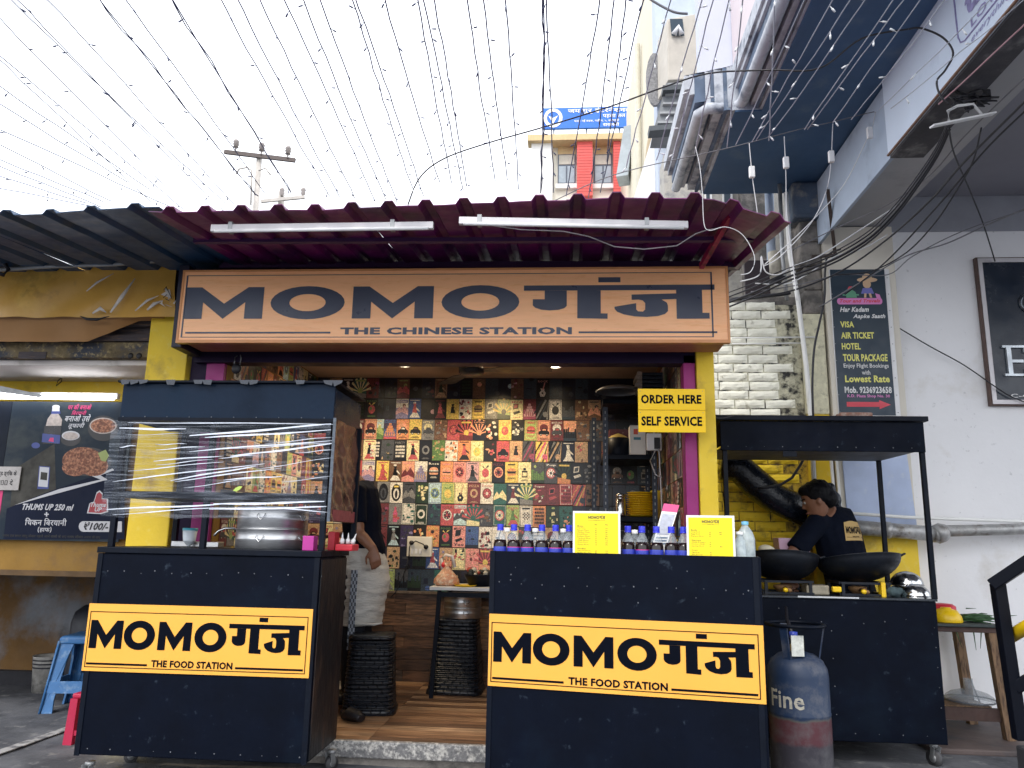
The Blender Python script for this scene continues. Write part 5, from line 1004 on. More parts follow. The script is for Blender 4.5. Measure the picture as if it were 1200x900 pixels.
# printed badge on the back of the shirt, lying on the cloth
n_b = V((.62, -.78, .1)).normalized(); a_b = V((.78, .62, 0)).normalized(); u_b = V((-.02, .06, 1)).normalized(); bc = chs+n_b*.14-a_b*.005+V((0, 0, .04))
def badge(u, v, d): x = (u-.5)*.19; z = (v-.5)*.125; q = bc+a_b*x+u_b*z; q = q+n_b*d; return tuple(q)
m = MB(); nn = 14
for i in range(nn):
    for j in range(5): m.add([badge(i/nn, j/5, .0), badge((i+1)/nn, j/5, .0), badge((i+1)/nn, (j+1)/5, .0), badge(i/nn, (j+1)/5, .0)], [(0, 1, 2, 3)])
bd = m.build('shirt_print', mat('tan_shirt_print', (.50, .33, .12), .7, var=.08), cook); sw = bd.modifiers.new('drape', 'SHRINKWRAP'); sw.target = te; sw.offset = .003; m = MB(); logo(m, lambda u, v, d: badge(.04+.92*u, .08+.84*v, .003), 'THE FOOD STATION', border=False); le = m.build('lettering', INK, bd); sw = le.modifiers.new('drape', 'SHRINKWRAP'); sw.target = te; sw.offset = .0045
# gas cylinder
gc = at(935, 800, 4.02); gx, gy, gr = gc.x, 4.02, .142
def gp():
    m = bpy.data.materials.new('cylinder_paint'); m.use_nodes = True; t = m.node_tree; N = t.nodes; L = t.links; b = N['Principled BSDF']
    g = N.new('ShaderNodeNewGeometry'); sx = N.new('ShaderNodeSeparateXYZ'); L.new(g.outputs['Position'], sx.inputs[0])
    n = N.new('ShaderNodeTexNoise'); n.inputs['Scale'].default_value = 14; n.inputs['Detail'].default_value = 8; L.new(g.outputs['Position'], n.inputs['Vector'])
    ad = N.new('ShaderNodeMath'); ad.operation = 'MULTIPLY_ADD'; L.new(n.outputs['Fac'], ad.inputs[0]); ad.inputs[1].default_value = .03; L.new(sx.outputs['Z'], ad.inputs[2])
    cr = N.new('ShaderNodeValToRGB'); mr = N.new('ShaderNodeMapRange'); mr.inputs[1].default_value = 0; mr.inputs[2].default_value = .8; L.new(ad.outputs[0], mr.inputs[0]); L.new(mr.outputs[0], cr.inputs[0])
    e = cr.color_ramp.elements; e[0].position = 0; e[0].color = (.05, .05, .06, 1); e[1].position = 1; e[1].color = (.008, .022, .06, 1)
    for p_, c in ((.27, (.045, .042, .055, 1)), (.29, (.10, .035, .045, 1)), (.405, (.11, .04, .05, 1)), (.413, (.10, .10, .09, 1)), (.425, (.012, .03, .075, 1))): q = e.new(p_); q.color = c
    n2 = N.new('ShaderNodeTexNoise'); n2.inputs['Scale'].default_value = 9; n2.inputs['Detail'].default_value = 9; n2.inputs['Roughness'].default_value = .7; L.new(g.outputs['Position'], n2.inputs['Vector'])
    c2 = N.new('ShaderNodeValToRGB'); L.new(n2.outputs['Fac'], c2.inputs[0]); c2.color_ramp.elements[0].position = .47; c2.color_ramp.elements[1].position = .8
    k = N.new('ShaderNodeMix'); k.data_type = 'RGBA'; L.new(c2.outputs[0], k.inputs[0]); L.new(cr.outputs[0], k.inputs[6]); k.inputs[7].default_value = (.14, .14, .15, 1); L.new(k.outputs[2], b.inputs['Base Color'])
    b.inputs['Roughness'].default_value = .5; bp = N.new('ShaderNodeBump'); bp.inputs['Strength'].default_value = .3; bp.inputs['Distance'].default_value = .004; L.new(n2.outputs['Fac'], bp.inputs['Height']); L.new(bp.outputs[0], b.inputs['Normal']); return m
GP = gp(); cyl = thing('gas_cylinder', 'worn blue and pink gas cylinder standing right of the service counter', 'gas cylinder', (gx, gy, 0))
m = MB(); m.lathe([(gr*.85, 0), (gr*.85, .03), (gr*.96, .05), (gr, .08), (gr, .325), (gr*1.012, .33), (gr*1.012, .337), (gr, .342), (gr, .50), (gr*.97, .535), (gr*.85, .57), (gr*.6, .598), (gr*.25, .61), (.001, .612)], (gx, gy, 0), 40); m.build('tank', GP, cyl)
m = MB()
m.lathe([(gr*.58, .735), (gr*.60, .83), (gr*.66, .835), (gr*.66, .828)], (gx, gy, 0), 28); [m.bar((gx+gr*.58*math.cos(R(a)), gy+gr*.58*math.sin(R(a)), .66), (gx+gr*.59*math.cos(R(a)), gy+gr*.59*math.sin(R(a)), .74), .05, .006, up=(math.cos(R(a)), math.sin(R(a)), 0)) for a in (-50, 70, 190)]
m2 = MB(); m2.tube([(gx+gr*.95*math.cos(2*PI*i/24), gy+gr*.95*math.sin(2*PI*i/24), .735) for i in range(25)], .009, 8); m2.build('top_ring', BLACK2, cyl)
for a in (-130, -20, 100): m2 = MB(); m2.bar((gx+gr*.72*math.cos(R(a)), gy+gr*.72*math.sin(R(a)), .575), (gx+gr*.93*math.cos(R(a)), gy+gr*.93*math.sin(R(a)), .735), .035, .006, up=(math.cos(R(a)), math.sin(R(a)), 0)); m2.build('collar_arm', GP, cyl)
m = MB(); m.lathe([(.018, .61), (.018, .64), (.012, .645), (.012, .67), (.02, .675), (.02, .70), (.001, .702)], (gx-.01, gy, 0), 14, mis=[0, 0, 0, 0, 1, 1]); m.build('valve', [mat('valve_brass', (.5, .35, .12), .4, metal=.6), mat('blue_regulator', (.03, .06, .4), .4)], cyl)
m = MB(); p = at(933, 757, gy-gr*.6); m.box(p.x-.028, gy-gr*.75, p.z-.045, p.x+.03, gy-gr*.75+.003, p.z+.05); tg = m.build('tag', mat('white_metal_tag', (.6, .62, .58), .5, var=.3, vs=50), cyl)
m = MB(); r_ = random.Random(5)
def cyf(a, b, d): t_ = R(-90)+a; return (gx+(gr+d)*math.cos(t_), gy+(gr+d)*math.sin(t_), b)
zt_ = at(925, 822, gy-gr).z; text(m, 'Fine', cyf, -1.28, zt_-.038, -.10, zt_+.042, bold=.028, d=.001); m.build('lettering', mat('worn_cream_paint', (.42, .40, .34), .7, var=.3, vs=60), cyl)
t = thing('gas_hose', 'dark rubber hose from the gas cylinder valve up to the burner', 'hose', (gx, gy, .8)); m = MB(); m.tube([(gx-.01, gy+.02, .69), (gx-.0, gy+.12, .74), (gx+.03, gy+.25, .72), (gx+.05, gy+.33, .79)], .008, 8); m.build('hose', CABLE, t)
# ------------------------------------------------------------------ brick wall behind the cooking cart
WY = 5.40
bw2 = thing('brick_wall', 'painted brick wall, cream above and yellow below, behind the cooking cart', 'wall', (1.2, WY, 0))
CREAM = mat('cream_brick_paint', (.84, .83, .72), .75, var=.12, vs=9, bump=.5, bs=30, c2=(.30, .27, .18), amt=.14, c2s=14)
YBR = mat('yellow_brick_paint', (.84, .60, .025), .7, var=.14, vs=7, bump=.5, bs=30, c2=(.30, .19, .03), amt=.2, c2s=9)
m = MB(); m.box(.72, WY+.012, 0, 1.63, WY+.24, 1.935); mo1 = m.build('mortar', mat('yellow_mortar', (.45, .30, .03), .9, var=.3, vs=30, c2=(.03, .025, .02), amt=.4, c2s=18, bump=.6, bs=50), bw2)
m = MB(); m.box(.72, WY+.012, 1.936, 1.63, WY+.24, 2.80); mo2 = m.build('mortar', mat('cream_mortar', (.50, .48, .36), .9, var=.3, vs=30, c2=(.03, .03, .03), amt=.42, c2s=16, bump=.6, bs=50), bw2)
BM = []
for k in range(14):
    rb = random.Random(k); m = MB(); nx, nz, L_, H_ = 6, 3, .200, .0565; f = []
    if k >= 10: L_ = .098
    vs = [(L_*(i/nx-.5)*(1+.0*k), -.010*rb.uniform(.8, 1.2)*(0.2 if i in (0, nx) or j in (0, nz) else 1)-.002*rb.random(), H_*(j/nz-.5)+rb.uniform(-.0025, .0025)) for j in range(nz+1) for i in range(nx+1)]
    vs2 = [(x, .02, z) for x, y, z in vs]; n = len(vs)
    fs = [(j*(nx+1)+i, j*(nx+1)+i+1, (j+1)*(nx+1)+i+1, (j+1)*(nx+1)+i) for j in range(nz) for i in range(nx)]
    fs += [(i+1, i, n+i, n+i+1) for i in range(nx)] + [(nz*(nx+1)+i, nz*(nx+1)+i+1, n+nz*(nx+1)+i+1, n+nz*(nx+1)+i) for i in range(nx)] + [(j*(nx+1), (j+1)*(nx+1), n+(j+1)*(nx+1), n+j*(nx+1)) for j in range(nz)] + [((j+1)*(nx+1)+nx, j*(nx+1)+nx, n+j*(nx+1)+nx, n+(j+1)*(nx+1)+nx) for j in range(nz)]
    m.add(vs+vs2, fs, 0, False); BM.append((m.mesh('brick', CREAM), m.mesh('brick', YBR)))
rb = random.Random(8); r = 0; z = .62
while z < 2.78:
    x = .74-(.11 if r % 2 else 0)+.0; up_ = z > 1.93
    while x < 1.60:
        half = x < .8 and r % 3 == 0 or x > 1.50; L_ = .098 if half else .2
        if x+L_ > 1.63: break
        if not (z > 2.70 and (x < 1.05 or rb.random() < .15)): inst(BM[(10+rb.randint(0, 3)) if half else rb.randint(0, 9)][0 if up_ else 1], 'brick', mo2 if up_ else mo1, (x+L_/2, WY+.010+rb.uniform(-.003, .003), z+.032), (0, R(rb.uniform(-.7, .7)), 0), (1, 1, 1))
        x += L_+.009
    z += .0648; r += 1
m = MB(); m.box(.72, WY+.012, 2.801, 1.63, WY+.24, 2.86); m.build('wall_cap', RAWC, bw2)
pil = thing('plastered_column', 'rough plastered column, grey on top, cream and yellow below, right of the brick wall', 'column', (1.71, 5.4, 0))
m = MB(); m.box(1.632, WY-.04, 0, 1.785, WY+.25, 2.0); m.build('yellow_base', YEL, pil, bev=.01)
m = MB(); m.box(1.632, WY-.04, 2.001, 1.785, WY+.25, 2.72); m.build('cream_shaft', mat('rough_cream_plaster', (.66, .63, .46), .85, var=.2, vs=22, bump=1.0, bs=26, c2=(.30, .28, .2), amt=.22, c2s=20), pil, bev=.01)
m = MB()
for k in range(5):
    z = 2.722+k*.18; o = .012*math.sin(k*2.1); m.box(1.66+o, WY-.03+o, z, 1.80, WY+.25, min(3.60, z+.179))
m.build('concrete_shaft', RAWC, pil, bev=.02)
m = MB(); m.box(1.60, WY-.10, 3.42, 1.86, WY+.12, 3.698); m.build('capital', mat('navy_capital', (.07, .10, .15), .7, var=.3, c2=(.25, .24, .22), amt=.3, c2s=8, bump=.5), pil, bev=.02)
# right hand building
rb_ = thing('corner_building', 'pale corner building with a grey beamed ceiling and white plastered wall at the right', 'building', (3, 5.45, 0))
m = MB(); m.box(2.29, 5.45, 0, 6.5, 5.7, 3.36); m.build('wall', WALLW, rb_)
m = MB(); m.box(2.29, 5.445, 3.361, 6.5, 5.7, 3.64); m.build('wall_band', mat('shaded_grey_band', (.30, .31, .35), .8, var=.15, vs=3), rb_)  # upper wall in shade: the shade is put into its different grey
m = MB(); m.box(1.80, 5.34, 1.34, 2.288, 5.7, 3.36); m.build('pilaster', mat('cream_white_wall', (.68, .64, .56), .75, var=.08, vs=2, bump=.15, bs=25), rb_, bev=.004)
m = MB(); m.box(1.79, 5.335, 0, 2.284, 5.7, 1.338); m.build('painted_dado', YEL, rb_, bev=.004)
m = MB(); m.box(1.80, 1.6, 3.37, 2.25, 5.5, 3.69); m.build('beam', mat('grey_beam_paint', (.42, .42, .44), .8, var=.1, vs=1.5, c2=(.3, .3, .33), amt=.2, c2s=2), rb_)
m = MB(); m.box(1.776, 4.0, 3.24, 1.798, 5.36, 3.69); m.build('beam_face', BLUEW, rb_)
m = MB(); m.box(2.252, 1.6, 3.63, 6.5, 5.44, 3.75); m.build('ceiling', GREYS, rb_)
m = MB(); m.box(1.16, 1.6, 3.70, 6.6, 4.35, 3.95); m.build('balcony_slab', SOFF, rb_)
m = MB(); m.box(1.00, 4.352, 3.702, 6.6, 5.5, 3.95); m.build('balcony_slab', SOFF, rb_)
po = [(.71, 5.5), (.71, 4.42), (.99, 4.42), (.99, 1.6)]; pi = [(1.0, 5.5), (1.0, 4.35), (1.16, 4.35), (1.16, 1.6)]
fr = [0, .10, .2, .42, .52, .60, .78, .86, .93, 1.0]; zz_ = [3.90, 3.86, 3.80, 3.76, 3.79, 3.74, 3.72, 3.735, 3.712]
for k in range(9):
    A = [(a[0]+(b[0]-a[0])*fr[k], a[1]+(b[1]-a[1])*fr[k]) for a, b in zip(po, pi)]; B = [(a[0]+(b[0]-a[0])*(fr[k+1]-.002), a[1]+(b[1]-a[1])*(fr[k+1]-.002)) for a, b in zip(po, pi)]
    m = MB(); z0, z1 = zz_[k], 4.0+.002*k
    for z in (z0,):
        vs = [(x, y, z0) for x, y in A]+[(x, y, z0) for x, y in B]+[(x, y, z1) for x, y in A]+[(x, y, z1) for x, y in B]
        m.add(vs, [(i, i+1, 4+i+1, 4+i) for i in range(3)]+[(8+i, 8+i+1, 12+i+1, 12+i) for i in range(3)]+[(i, i+1, 8+i+1, 8+i) for i in range(3)]+[(4+i, 4+i+1, 12+i+1, 12+i) for i in range(3)]+[(0, 4, 12, 8), (3, 7, 15, 11)])
    m.build('cornice_moulding', (CORN, mat('navy_grey_moulding', (.09, .13, .2), .7, var=.3, vs=6, c2=(.3, .32, .35), amt=.25, c2s=7))[k in (2, 4, 6)], rb_)
A = [(a[0]+(b[0]-a[0])*.30, a[1]+(b[1]-a[1])*.30, 3.755) for a, b in zip(po, pi)]; m = MB(); m.tube([A[0], (A[1][0], A[1][1]+.06, A[1][2]), (A[1][0]+.05, A[1][1], A[1][2]), (A[2][0]-.05, A[2][1], A[2][2]), (A[2][0], A[2][1]-.06, A[2][2]), A[3]], .034, 12)
t = thing('downpipe', 'grimy white drain pipe running under the edge of the blue balcony', 'pipe', A[1]); m.build('pipe', CORN, t)
m = MB(); m.box(1.25, 1.5, 4.02, 1.6, 5.45, 9.0); m.build('upper_wall', mat('pale_pink_wall', (.66, .58, .60), .8, var=.08, vs=2), rb_)
m = MB(); m.box(1.00, 5.46, 3.95, 1.7, 5.6, 8.5); m.build('upper_return', mat('pale_lilac_wall', (.55, .58, .68), .8, var=.08, vs=2), rb_)
# blank sign box along the beam
sb = thing('signboard', 'long pale blue signboard with a faded LOVE logo fixed along the ceiling edge', 'signboard', (1.77, 2, 3.25))
m = MB(); m.box(1.772, 1.5, 3.235, 1.95, 4.08, 3.36); m.box(1.772, 1.5, 3.361, 1.797, 4.08, 3.69); m.build('box', mat('grimy_sign_underside', (.07, .07, .08), .8, var=.4, vs=6, c2=(.2, .2, .2), amt=.3, c2s=6), sb)
m = MB(); m.box(1.760, 1.5, 3.245, 1.770, 4.075, 3.712); fc2 = m.build('face', mat('pale_blue_flex', (.68, .77, .90), .4, var=.06, vs=2, c2=(.45, .52, .65), amt=.2, c2s=2, bump=.1, bs=6), sb)
def sf(a, b, d): return (1.760-d, 4.075-a, 3.245+b)          # a runs from the far end towards the street
q0 = atx(1118, 15, 1.76); q1 = atx(1160, 22, 1.76); a0 = 4.075-atx(1137, 32, 1.76).y; a1 = 4.075-atx(1167, 2, 1.76).y
FAD = mat('faded_violet_print', (.30, .28, .50), .5, var=.3, vs=30); m = MB(); bz = atx(1145, 30, 1.76).z-3.245
text(m, 'LOVE', sf, a0+.01, bz+.02, a1+.06, bz+.065, bold=.03, d=.002); text(m, 'th', sf, a0-.02, bz+.09, a1-.05, bz+.22, bold=.09, d=.002); text(m, 'everything', sf, a0+.0, bz-.055, a1+.12, bz-.015, bold=.0, shear=.4, d=.002)
m.build('lettering', FAD, fc2)
m = MB(); oc = [(a0-.10, bz+.36), (a0-.10, bz+.05), (a0-.085, bz+.015), (a0-.05, bz-.0), (a1+.2, bz-.0)]
m.tube([sf(a, b, .002) for a, b in oc], .004, 5); m.build('logo_outline', FAD, fc2)
m = MB(); m.tube([sf(0, .004, .002), sf(2.5, .004, .002)], .007, 5); m.build('lower_trim', mat('rusty_trim', (.22, .12, .08), .7), sb)
# floodlight bracket with knot of wires
p = at(1128, 135, 3.4); fl_ = thing('lamp_bracket', 'white lamp bracket hanging in a knot of wires under the pale blue signboard', 'bracket', p)
m = MB(); a, b = at(1092, 148, 3.35), at(1165, 133, 3.45); m.bar(a, b, .03, .008); m.tube([at(1112, 142, 3.38), at(1111, 130, 3.38), at(1122, 124, 3.4), at(1140, 122, 3.42), at(1150, 134, 3.43)], .007, 7); m.build('frame', WHITE, fl_)
m = MB(); r_ = random.Random(3)
for k in range(16):
    c = at(1118+r_.uniform(-10, 30), 114+r_.uniform(-6, 10), 3.42); m.tube([c, c+V((r_.uniform(-.05, .08), 0, r_.uniform(-.03, .03))), c+V((r_.uniform(-.02, .12), .02, r_.uniform(-.04, .03))), c+V((r_.uniform(-.02, .06), 0, r_.uniform(-.05, .03)))], r_.uniform(.003, .007), 5)
m.build('wire_knot', CABLE, fl_, kind='stuff')
m = MB(); q = at(1152, 108, 3.5); m.box(q.x-.05, 3.5, q.z-.035, q.x+.04, 3.56, q.z+.02); m.build('junction_box', CABLE, fl_, bev=.008)
# travel banner
a, b = at(972, 316, 5.33), at(1047, 487, 5.33); BX0, BX1, BZ0, BZ1 = a.x+.0, b.x+.012, b.z, a.z
bn = thing('travel_banner', 'tall dark travel agency banner in a white frame with a red arrow', 'banner', ((BX0+BX1)/2, 5.33, BZ0))
m = MB(); m.box(BX0-.005, 5.325, BZ0-.05, BX1+.035, 5.338, BZ1); m.build('frame', WHITE, bn, bev=.002)
m = MB(); m.box(BX0+.0, 5.318, BZ0, BX1, 5.324, BZ1-.004); pn = m.build('panel', mat('dark_teal_flex', (.008, .026, .048), .4, var=.15, vs=5), bn)
F = on_front(BX0, BZ0, BX1, BZ1-.004, 5.318); W_ = mat('white_print', (.7, .7, .7), .5); Y_ = mat('lemon_print', (.75, .72, .18), .5); PK = mat('pink_print', (.65, .22, .5), .5); RD = mat('red_arrow_print', (.65, .06, .09), .5)
BP = [W_, Y_, PK, RD, mat('tan_print', (.6, .4, .25), .5), mat('blue_print', (.15, .15, .45), .5), mat('green_print', (.1, .3, .18), .5)]
m = MB()
for s, x0, x1, y0, y1, mi, bo_, sh in (('Har Kadam', .13, .66, .70, .735, 0, .05, .3), ('Aapke Saath', .36, .95, .648, .685, 0, .05, .3), ('VISA', .12, .37, .592, .635, 1, .05, 0), ('AIR TICKET', .12, .72, .515, .56, 1, .05, 0), ('HOTEL', .12, .46, .44, .485, 1, .05, 0), ('TOUR PACKAGE', .13, .93, .36, .41, 1, .05, 0), ('Enjoy Flight Bookings', .13, .94, .308, .345, 0, .02, 0), ('with', .45, .6, .27, .30, 0, .02, 0), ('Lowest Rate', .14, .94, .218, .265, 1, .05, 0), ('Mob. 9236923658', .12, .96, .145, .19, 0, .05, 0), ('K.D. Plaza Shop No. 30', .16, .92, .112, .137, 2, .04, 0)):
    text(m, s, F, x0, y0, x1, y1, mi, d=.001, bold=bo_, shear=sh)
m.prism([(.14, .055), (.72, .055), (.72, .04), (.92, .07), (.72, .1), (.72, .087), (.14, .087)], F, 3, .001)
m.prism([(x, y) for x, y in arcpts(.13, .775, .04, .022, 90, 270, 6)]+arcpts(.88, .775, .04, .022, -90, 90, 6), F, 2, .0008); text(m, 'Tour and Travels', F, .14, .765, .88, .79, 3, d=.0016, bold=.05, shear=.3)
m.prism(arcpts(.66, .895, .075, .03, 0, 360, 14)[:-1], F, 4, .001); m.prism(arcpts(.67, .925, .19, .018, 0, 360, 14)[:-1], F, 4, .0014); m.prism(arcpts(.67, .94, .09, .03, 0, 180, 10), F, 4, .0018)
m.prism([(.58, .868), (.74, .868), (.78, .828), (.54, .828)], F, 5, .001); m.prism([(.6, .83), (.64, .83), (.63, .80), (.59, .80)], F, 4, .0014); m.prism([(.68, .83), (.72, .83), (.74, .80), (.70, .80)], F, 4, .0014)
m.prism([(.8, .83), (.88, .82), (.9, .79), (.82, .797)], F, 2, .001); m.prism([(.26, .80), (.46, .80), (.44, .84), (.36, .86), (.29, .84)], F, 6, .001); m.prism([(.3, .862), (.4, .862), (.38, .88), (.33, .88)], F, 3, .001); m.prism([(.2, .815), (.5, .815), (.5, .825), (.2, .825)], F, 6, .0014)
m.build('print', BP, pn)
m = MB()
for k in range(9): m.sphere((BX1+.018, 5.323, BZ0+.12*k+.02), .004, 6); m.sphere((BX0+.002, 5.317, BZ0+.12*k+.02), .004, 6)
m.build('nails', GALV, bn, kind='stuff')
t = thing('board', 'pale blue painted board beneath the travel banner', 'board', (2.12, 5.33, 1.2)); a, b = at(987, 535, 5.33), at(1072, 627, 5.33)
m = MB(); m.add([(a.x, 5.325, a.z), (b.x-.01, 5.325, a.z+.02), (b.x+.02, 5.325, b.z-.0), (a.x+.01, 5.325, b.z)], [(0, 1, 2, 3)]); m.add([(a.x, 5.337, a.z), (b.x-.01, 5.337, a.z+.02), (b.x+.02, 5.337, b.z-.0), (a.x+.01, 5.337, b.z)], [(3, 2, 1, 0)]); m.build('sheet', mat('powder_blue_board', (.45, .53, .72), .7, var=.12, vs=5, c2=(.6, .64, .72), amt=.2, c2s=9), t)
t = thing('window_frame', 'narrow white upright frame beside the pale blue board behind the cook', 'frame', (1.84, 5.3, 1.2)); a = at(985, 620, 5.3); b = at(975, 500, 5.3)
for dx in (0, .035): m = MB(); m.bar((a.x-.02+dx, 5.31, a.z-.1), (b.x-.02+dx, 5.31, b.z+.0), .016, .02); m.build('upright', PAPERW, t)
# wall panel at the far right
a, b = at(1142, 301, 5.4), at(1166, 475, 5.4); WX = a.x+.01
t = thing('wall_panel', 'large dark framed panel with silver letters cut off at the right edge', 'sign', (3.3, 5.4, 2.1))
m = MB(); m.box(WX, 5.41, b.z, 4.6, 5.448, a.z); m.build('backing', mat('brown_frame', (.10, .06, .05), .6, var=.3, vs=20), t, bev=.003)
m = MB()
for q in ((WX+.012, b.z+.01, 4.58, b.z+.04), (WX+.012, a.z-.04, 4.58, a.z-.01), (WX+.012, b.z+.04, WX+.04, a.z-.04)): m.box(q[0], 5.402, q[1], q[2], 5.409, q[3])
m.build('inner_frame', mat('silver_frame', (.55, .53, .55), .4, metal=.3), t)
m = MB(); m.box(WX+.042, 5.404, b.z+.042, 4.57, 5.4085, a.z-.042); pn = m.build('panel', mat('dark_blue_acrylic', (.006, .014, .03), .25, var=.2, vs=3), t)
SIL = mat('silver_letters', (.5, .54, .58), .3, metal=.6); p0 = at(1177, 441, 5.4); p1 = at(1205, 405, 5.4); m = MB()
for x0, z0, x1, z1 in ((0, 0, .16, .016), (0, .20, .16, .216), (.025, .016, .055, .2), (.055, .095, .13, .115), (.14, .016, .16, .05), (.14, .166, .16, .2)): m.box(p0.x+x0, 5.385, p0.z+z0, p0.x+x1, 5.4035, p0.z+z1)
for k in range(3): m.box(p0.x+.22+.2*k, 5.385, p0.z, p0.x+.25+.2*k, 5.4035, p0.z+.216)
m.build('letters', SIL, pn)
m = MB(); q = at(1185, 466, 5.4); text(m, 'C-43/78', on_front(q.x, q.z, q.x+.24, q.z+.028, 5.403), 0, 0, 1, 1, 0, d=.001, bold=.03); m.build('lettering', W_, pn)
m = MB(); q = at(1201, 355, 5.4); m.lathe([(.07, -.01), (.07, .01), (.055, .01), (.055, -.01)], (0, 0, 0), 20)
m.v = [(q.x+.03+x, 5.395+z, q.z+y) for x, y, z in m.v]; m.build('emblem', SIL, pn)
# pipes along the wall
PIPE = mat('galvanised_pipe', (.40, .40, .40), .45, metal=.4, var=.35, vs=14, c2=(.20, .18, .16), amt=.3, c2s=16)
t = thing('pipe', 'thick grey horizontal pipe with couplings along the yellow wall', 'pipe', at(1040, 616, 5.2)); a = at(990, 617, 5.2); b = at(1100, 626, 5.2); c = at(1260, 622, 5.3)
m = MB(); m.tube([a, b], .047, 18); m.build('pipe', PIPE, t); m = MB(); m.tube([b+V((.02, 0, .02)), c+V((0, 0, .02))], .036, 16); m.build('pipe', PIPE, t)
for f in (.02, .45, .97): q = a+(b-a)*f; m = MB(); m.tube([q-(b-a).normalized()*.018, q+(b-a).normalized()*.018], .054, 18); m.build('coupling', PIPE, t)
m = MB(); m.tube([b+V((-.02, 0, -.005)), b+V((.02, 0, .012)), b+V((.05, 0, .02))], [.06, .062, .045], 16); m.build('elbow', PIPE, t)
t = thing('pipe', 'thin white horizontal pipe above the thick grey one', 'pipe', at(1040, 604, 5.15)); m = MB(); m.tube([at(974, 600, 5.15), at(1060, 606, 5.18), at(1140, 609, 5.25), at(1260, 613, 5.3)], .011, 8); m.build('pipe', PAPERW, t)
t = thing('pipe', 'white vertical pipe down the cream brick wall behind the canopy', 'pipe', at(948, 480, 5.33))
m = MB(); m.tube([at(921, 226, 5.3), at(926, 300, 5.3), at(935, 350, 5.3), at(945, 430, 5.3), at(950, 490, 5.3), at(954, 565, 5.3)], .017, 8); m.build('pipe', PAPERW, t)
t = thing('pipe', 'grey vertical pipe beside the concrete column top', 'pipe', at(915, 300, 5.5)); m = MB(); m.tube([at(913, 200, 5.35), at(917, 300, 5.35), at(922, 352, 5.35)], .015, 8); m.build('pipe', GALV, t)
t = thing('downpipe', 'wide pale blue downpipe left of the concrete column', 'pipe', at(902, 250, 5.6)); m = MB(); m.tube([at(900, 190, 5.6), at(905, 330, 5.6)], .034, 12); m.build('pipe', BLUEW, t); m = MB(); m.tube([at(907, 296, 5.55), at(909, 330, 5.55)], .046, 14); m.build('socket', mat('cream_socket', (.5, .46, .38), .7, var=.3, vs=20), t)
t = thing('bracket', 'rusty iron bracket bar on the pale pilaster above the banner', 'bracket', at(974, 260, 5.0)); m = MB(); m.bar(at(970, 222, 4.95), at(979, 300, 5.2), .022); m.bar(at(951, 301, 5.2), at(981, 299, 5.2), .02); m.build('bars', mat('rusty_black_iron', (.05, .035, .03), .8, var=.4, vs=40), t)
t = thing('cable_coil', 'black coil of cable hanging on the wires above the brick wall', 'cable', at(908, 330, 5.0)); m = MB()
for k in range(6): c = at(905+k, 331-.6*k, 5.0); m.tube([c+V((.055*math.cos(2*PI*i/20), .03*math.sin(2*PI*i/20), .022*math.sin(2*PI*i/20+k*.4))) for i in range(21)], .005, 5)
m.build('coil', CABLE, t)
for lb_, y_, x_ in (('upper of two thin white rods fixed across the cream bricks', 396, 955), ('lower of two thin white rods fixed across the cream bricks', 403, 940)):
    t = thing('rod', lb_, 'rod', at(895, y_, 5.33)); m = MB(); m.tube([at(858, y_, 5.34), at(x_, y_-1, 5.34)], .0055, 6); m.build('bar', PAPERW, t)
t = thing('dark_board', 'dark board between the sign end and the cream socket above the bricks', 'board', at(888, 322, 5.45)); a, b = at(874, 345, 5.45), at(901, 305, 5.45); m = MB(); m.box(a.x, 5.45, a.z, b.x, 5.48, b.z); m.build('panel', mat('dark_brown_board', (.03, .02, .025), .7), t)
# background wall over the bricks
t = thing('rear_building', 'weathered beige building with small windows glimpsed behind the maroon awning end', 'building', (1.3, 6.2, 0)); m = MB(); m.box(.8, 6.2, 0, 1.9, 6.5, 4.4); m.build('wall', mat('weathered_beige', (.42, .40, .36), .85, var=.3, vs=9, c2=(.2, .2, .2), amt=.3, c2s=9, bump=.6), t)
for px0, px1, py0, py1, w0 in ((826, 834, 218, 236, 0), (848, 858, 218, 262, 1)):
    a, b = at(px0, py1, 6.18), at(px1, py0, 6.18); m = MB(); m.box(a.x, 6.18, a.z, b.x, 6.198, b.z); f = m.build('window', PAPERW, t); m = MB(); m.box(a.x+.012, 6.175, a.z+.02, b.x-.02, 6.179, b.z-.02); m.build('pane', mat('dark_glass', (.05, .07, .09), .1), f)
a = at(868, 260, 6.15); b = at(893, 200, 6.15); m = MB(); m.box(a.x, 6.1, 0, b.x, 6.198, 4.3); m.build('column', RAWC, t)
# exhaust duct: black film wrapped tube with a black bag
DUCT = mat('black_duct_film', (.006, .009, .016), .22, var=.3, vs=20, bump=1.0, bs=14, c2=(.03, .04, .055), amt=.15, c2s=12)
t = thing('exhaust_duct', 'black crinkled duct sloping down behind the cook', 'duct', at(900, 580, 5.2)); m = MB(); rs = []
cpts = [(845, 545), (866, 548), (885, 566), (905, 582), (925, 592), (945, 600)]
for k, q in enumerate(cpts):
    c = at(*q, 5.22); tt = at(*cpts[min(k+1, 5)], 5.22)-at(*cpts[max(k-1, 0)], 5.22); rs.append([v+V((0, .02, 1)).normalized()*.012*noise.noise(v*14) for v in ering(c, tt, (.11, .105, .10, .098, .09, .06)[k]*(1+.08*math.sin(k*3)), .10, (0, 1, 0), 22)])
m.loft(rs); m.build('tube', DUCT, t, fixn=True)
t = thing('bag', 'black plastic bag hung on the frame behind the head of the cook', 'bag', at(972, 590, 5.24)); m = MB(); r_ = random.Random(6)
for q, r in (((962, 578), .055), ((975, 586), .062), ((980, 600), .05), ((973, 572), .035)): m.sphere(at(*q, 5.24), r, 12, 0, (1, .8, 1.1))
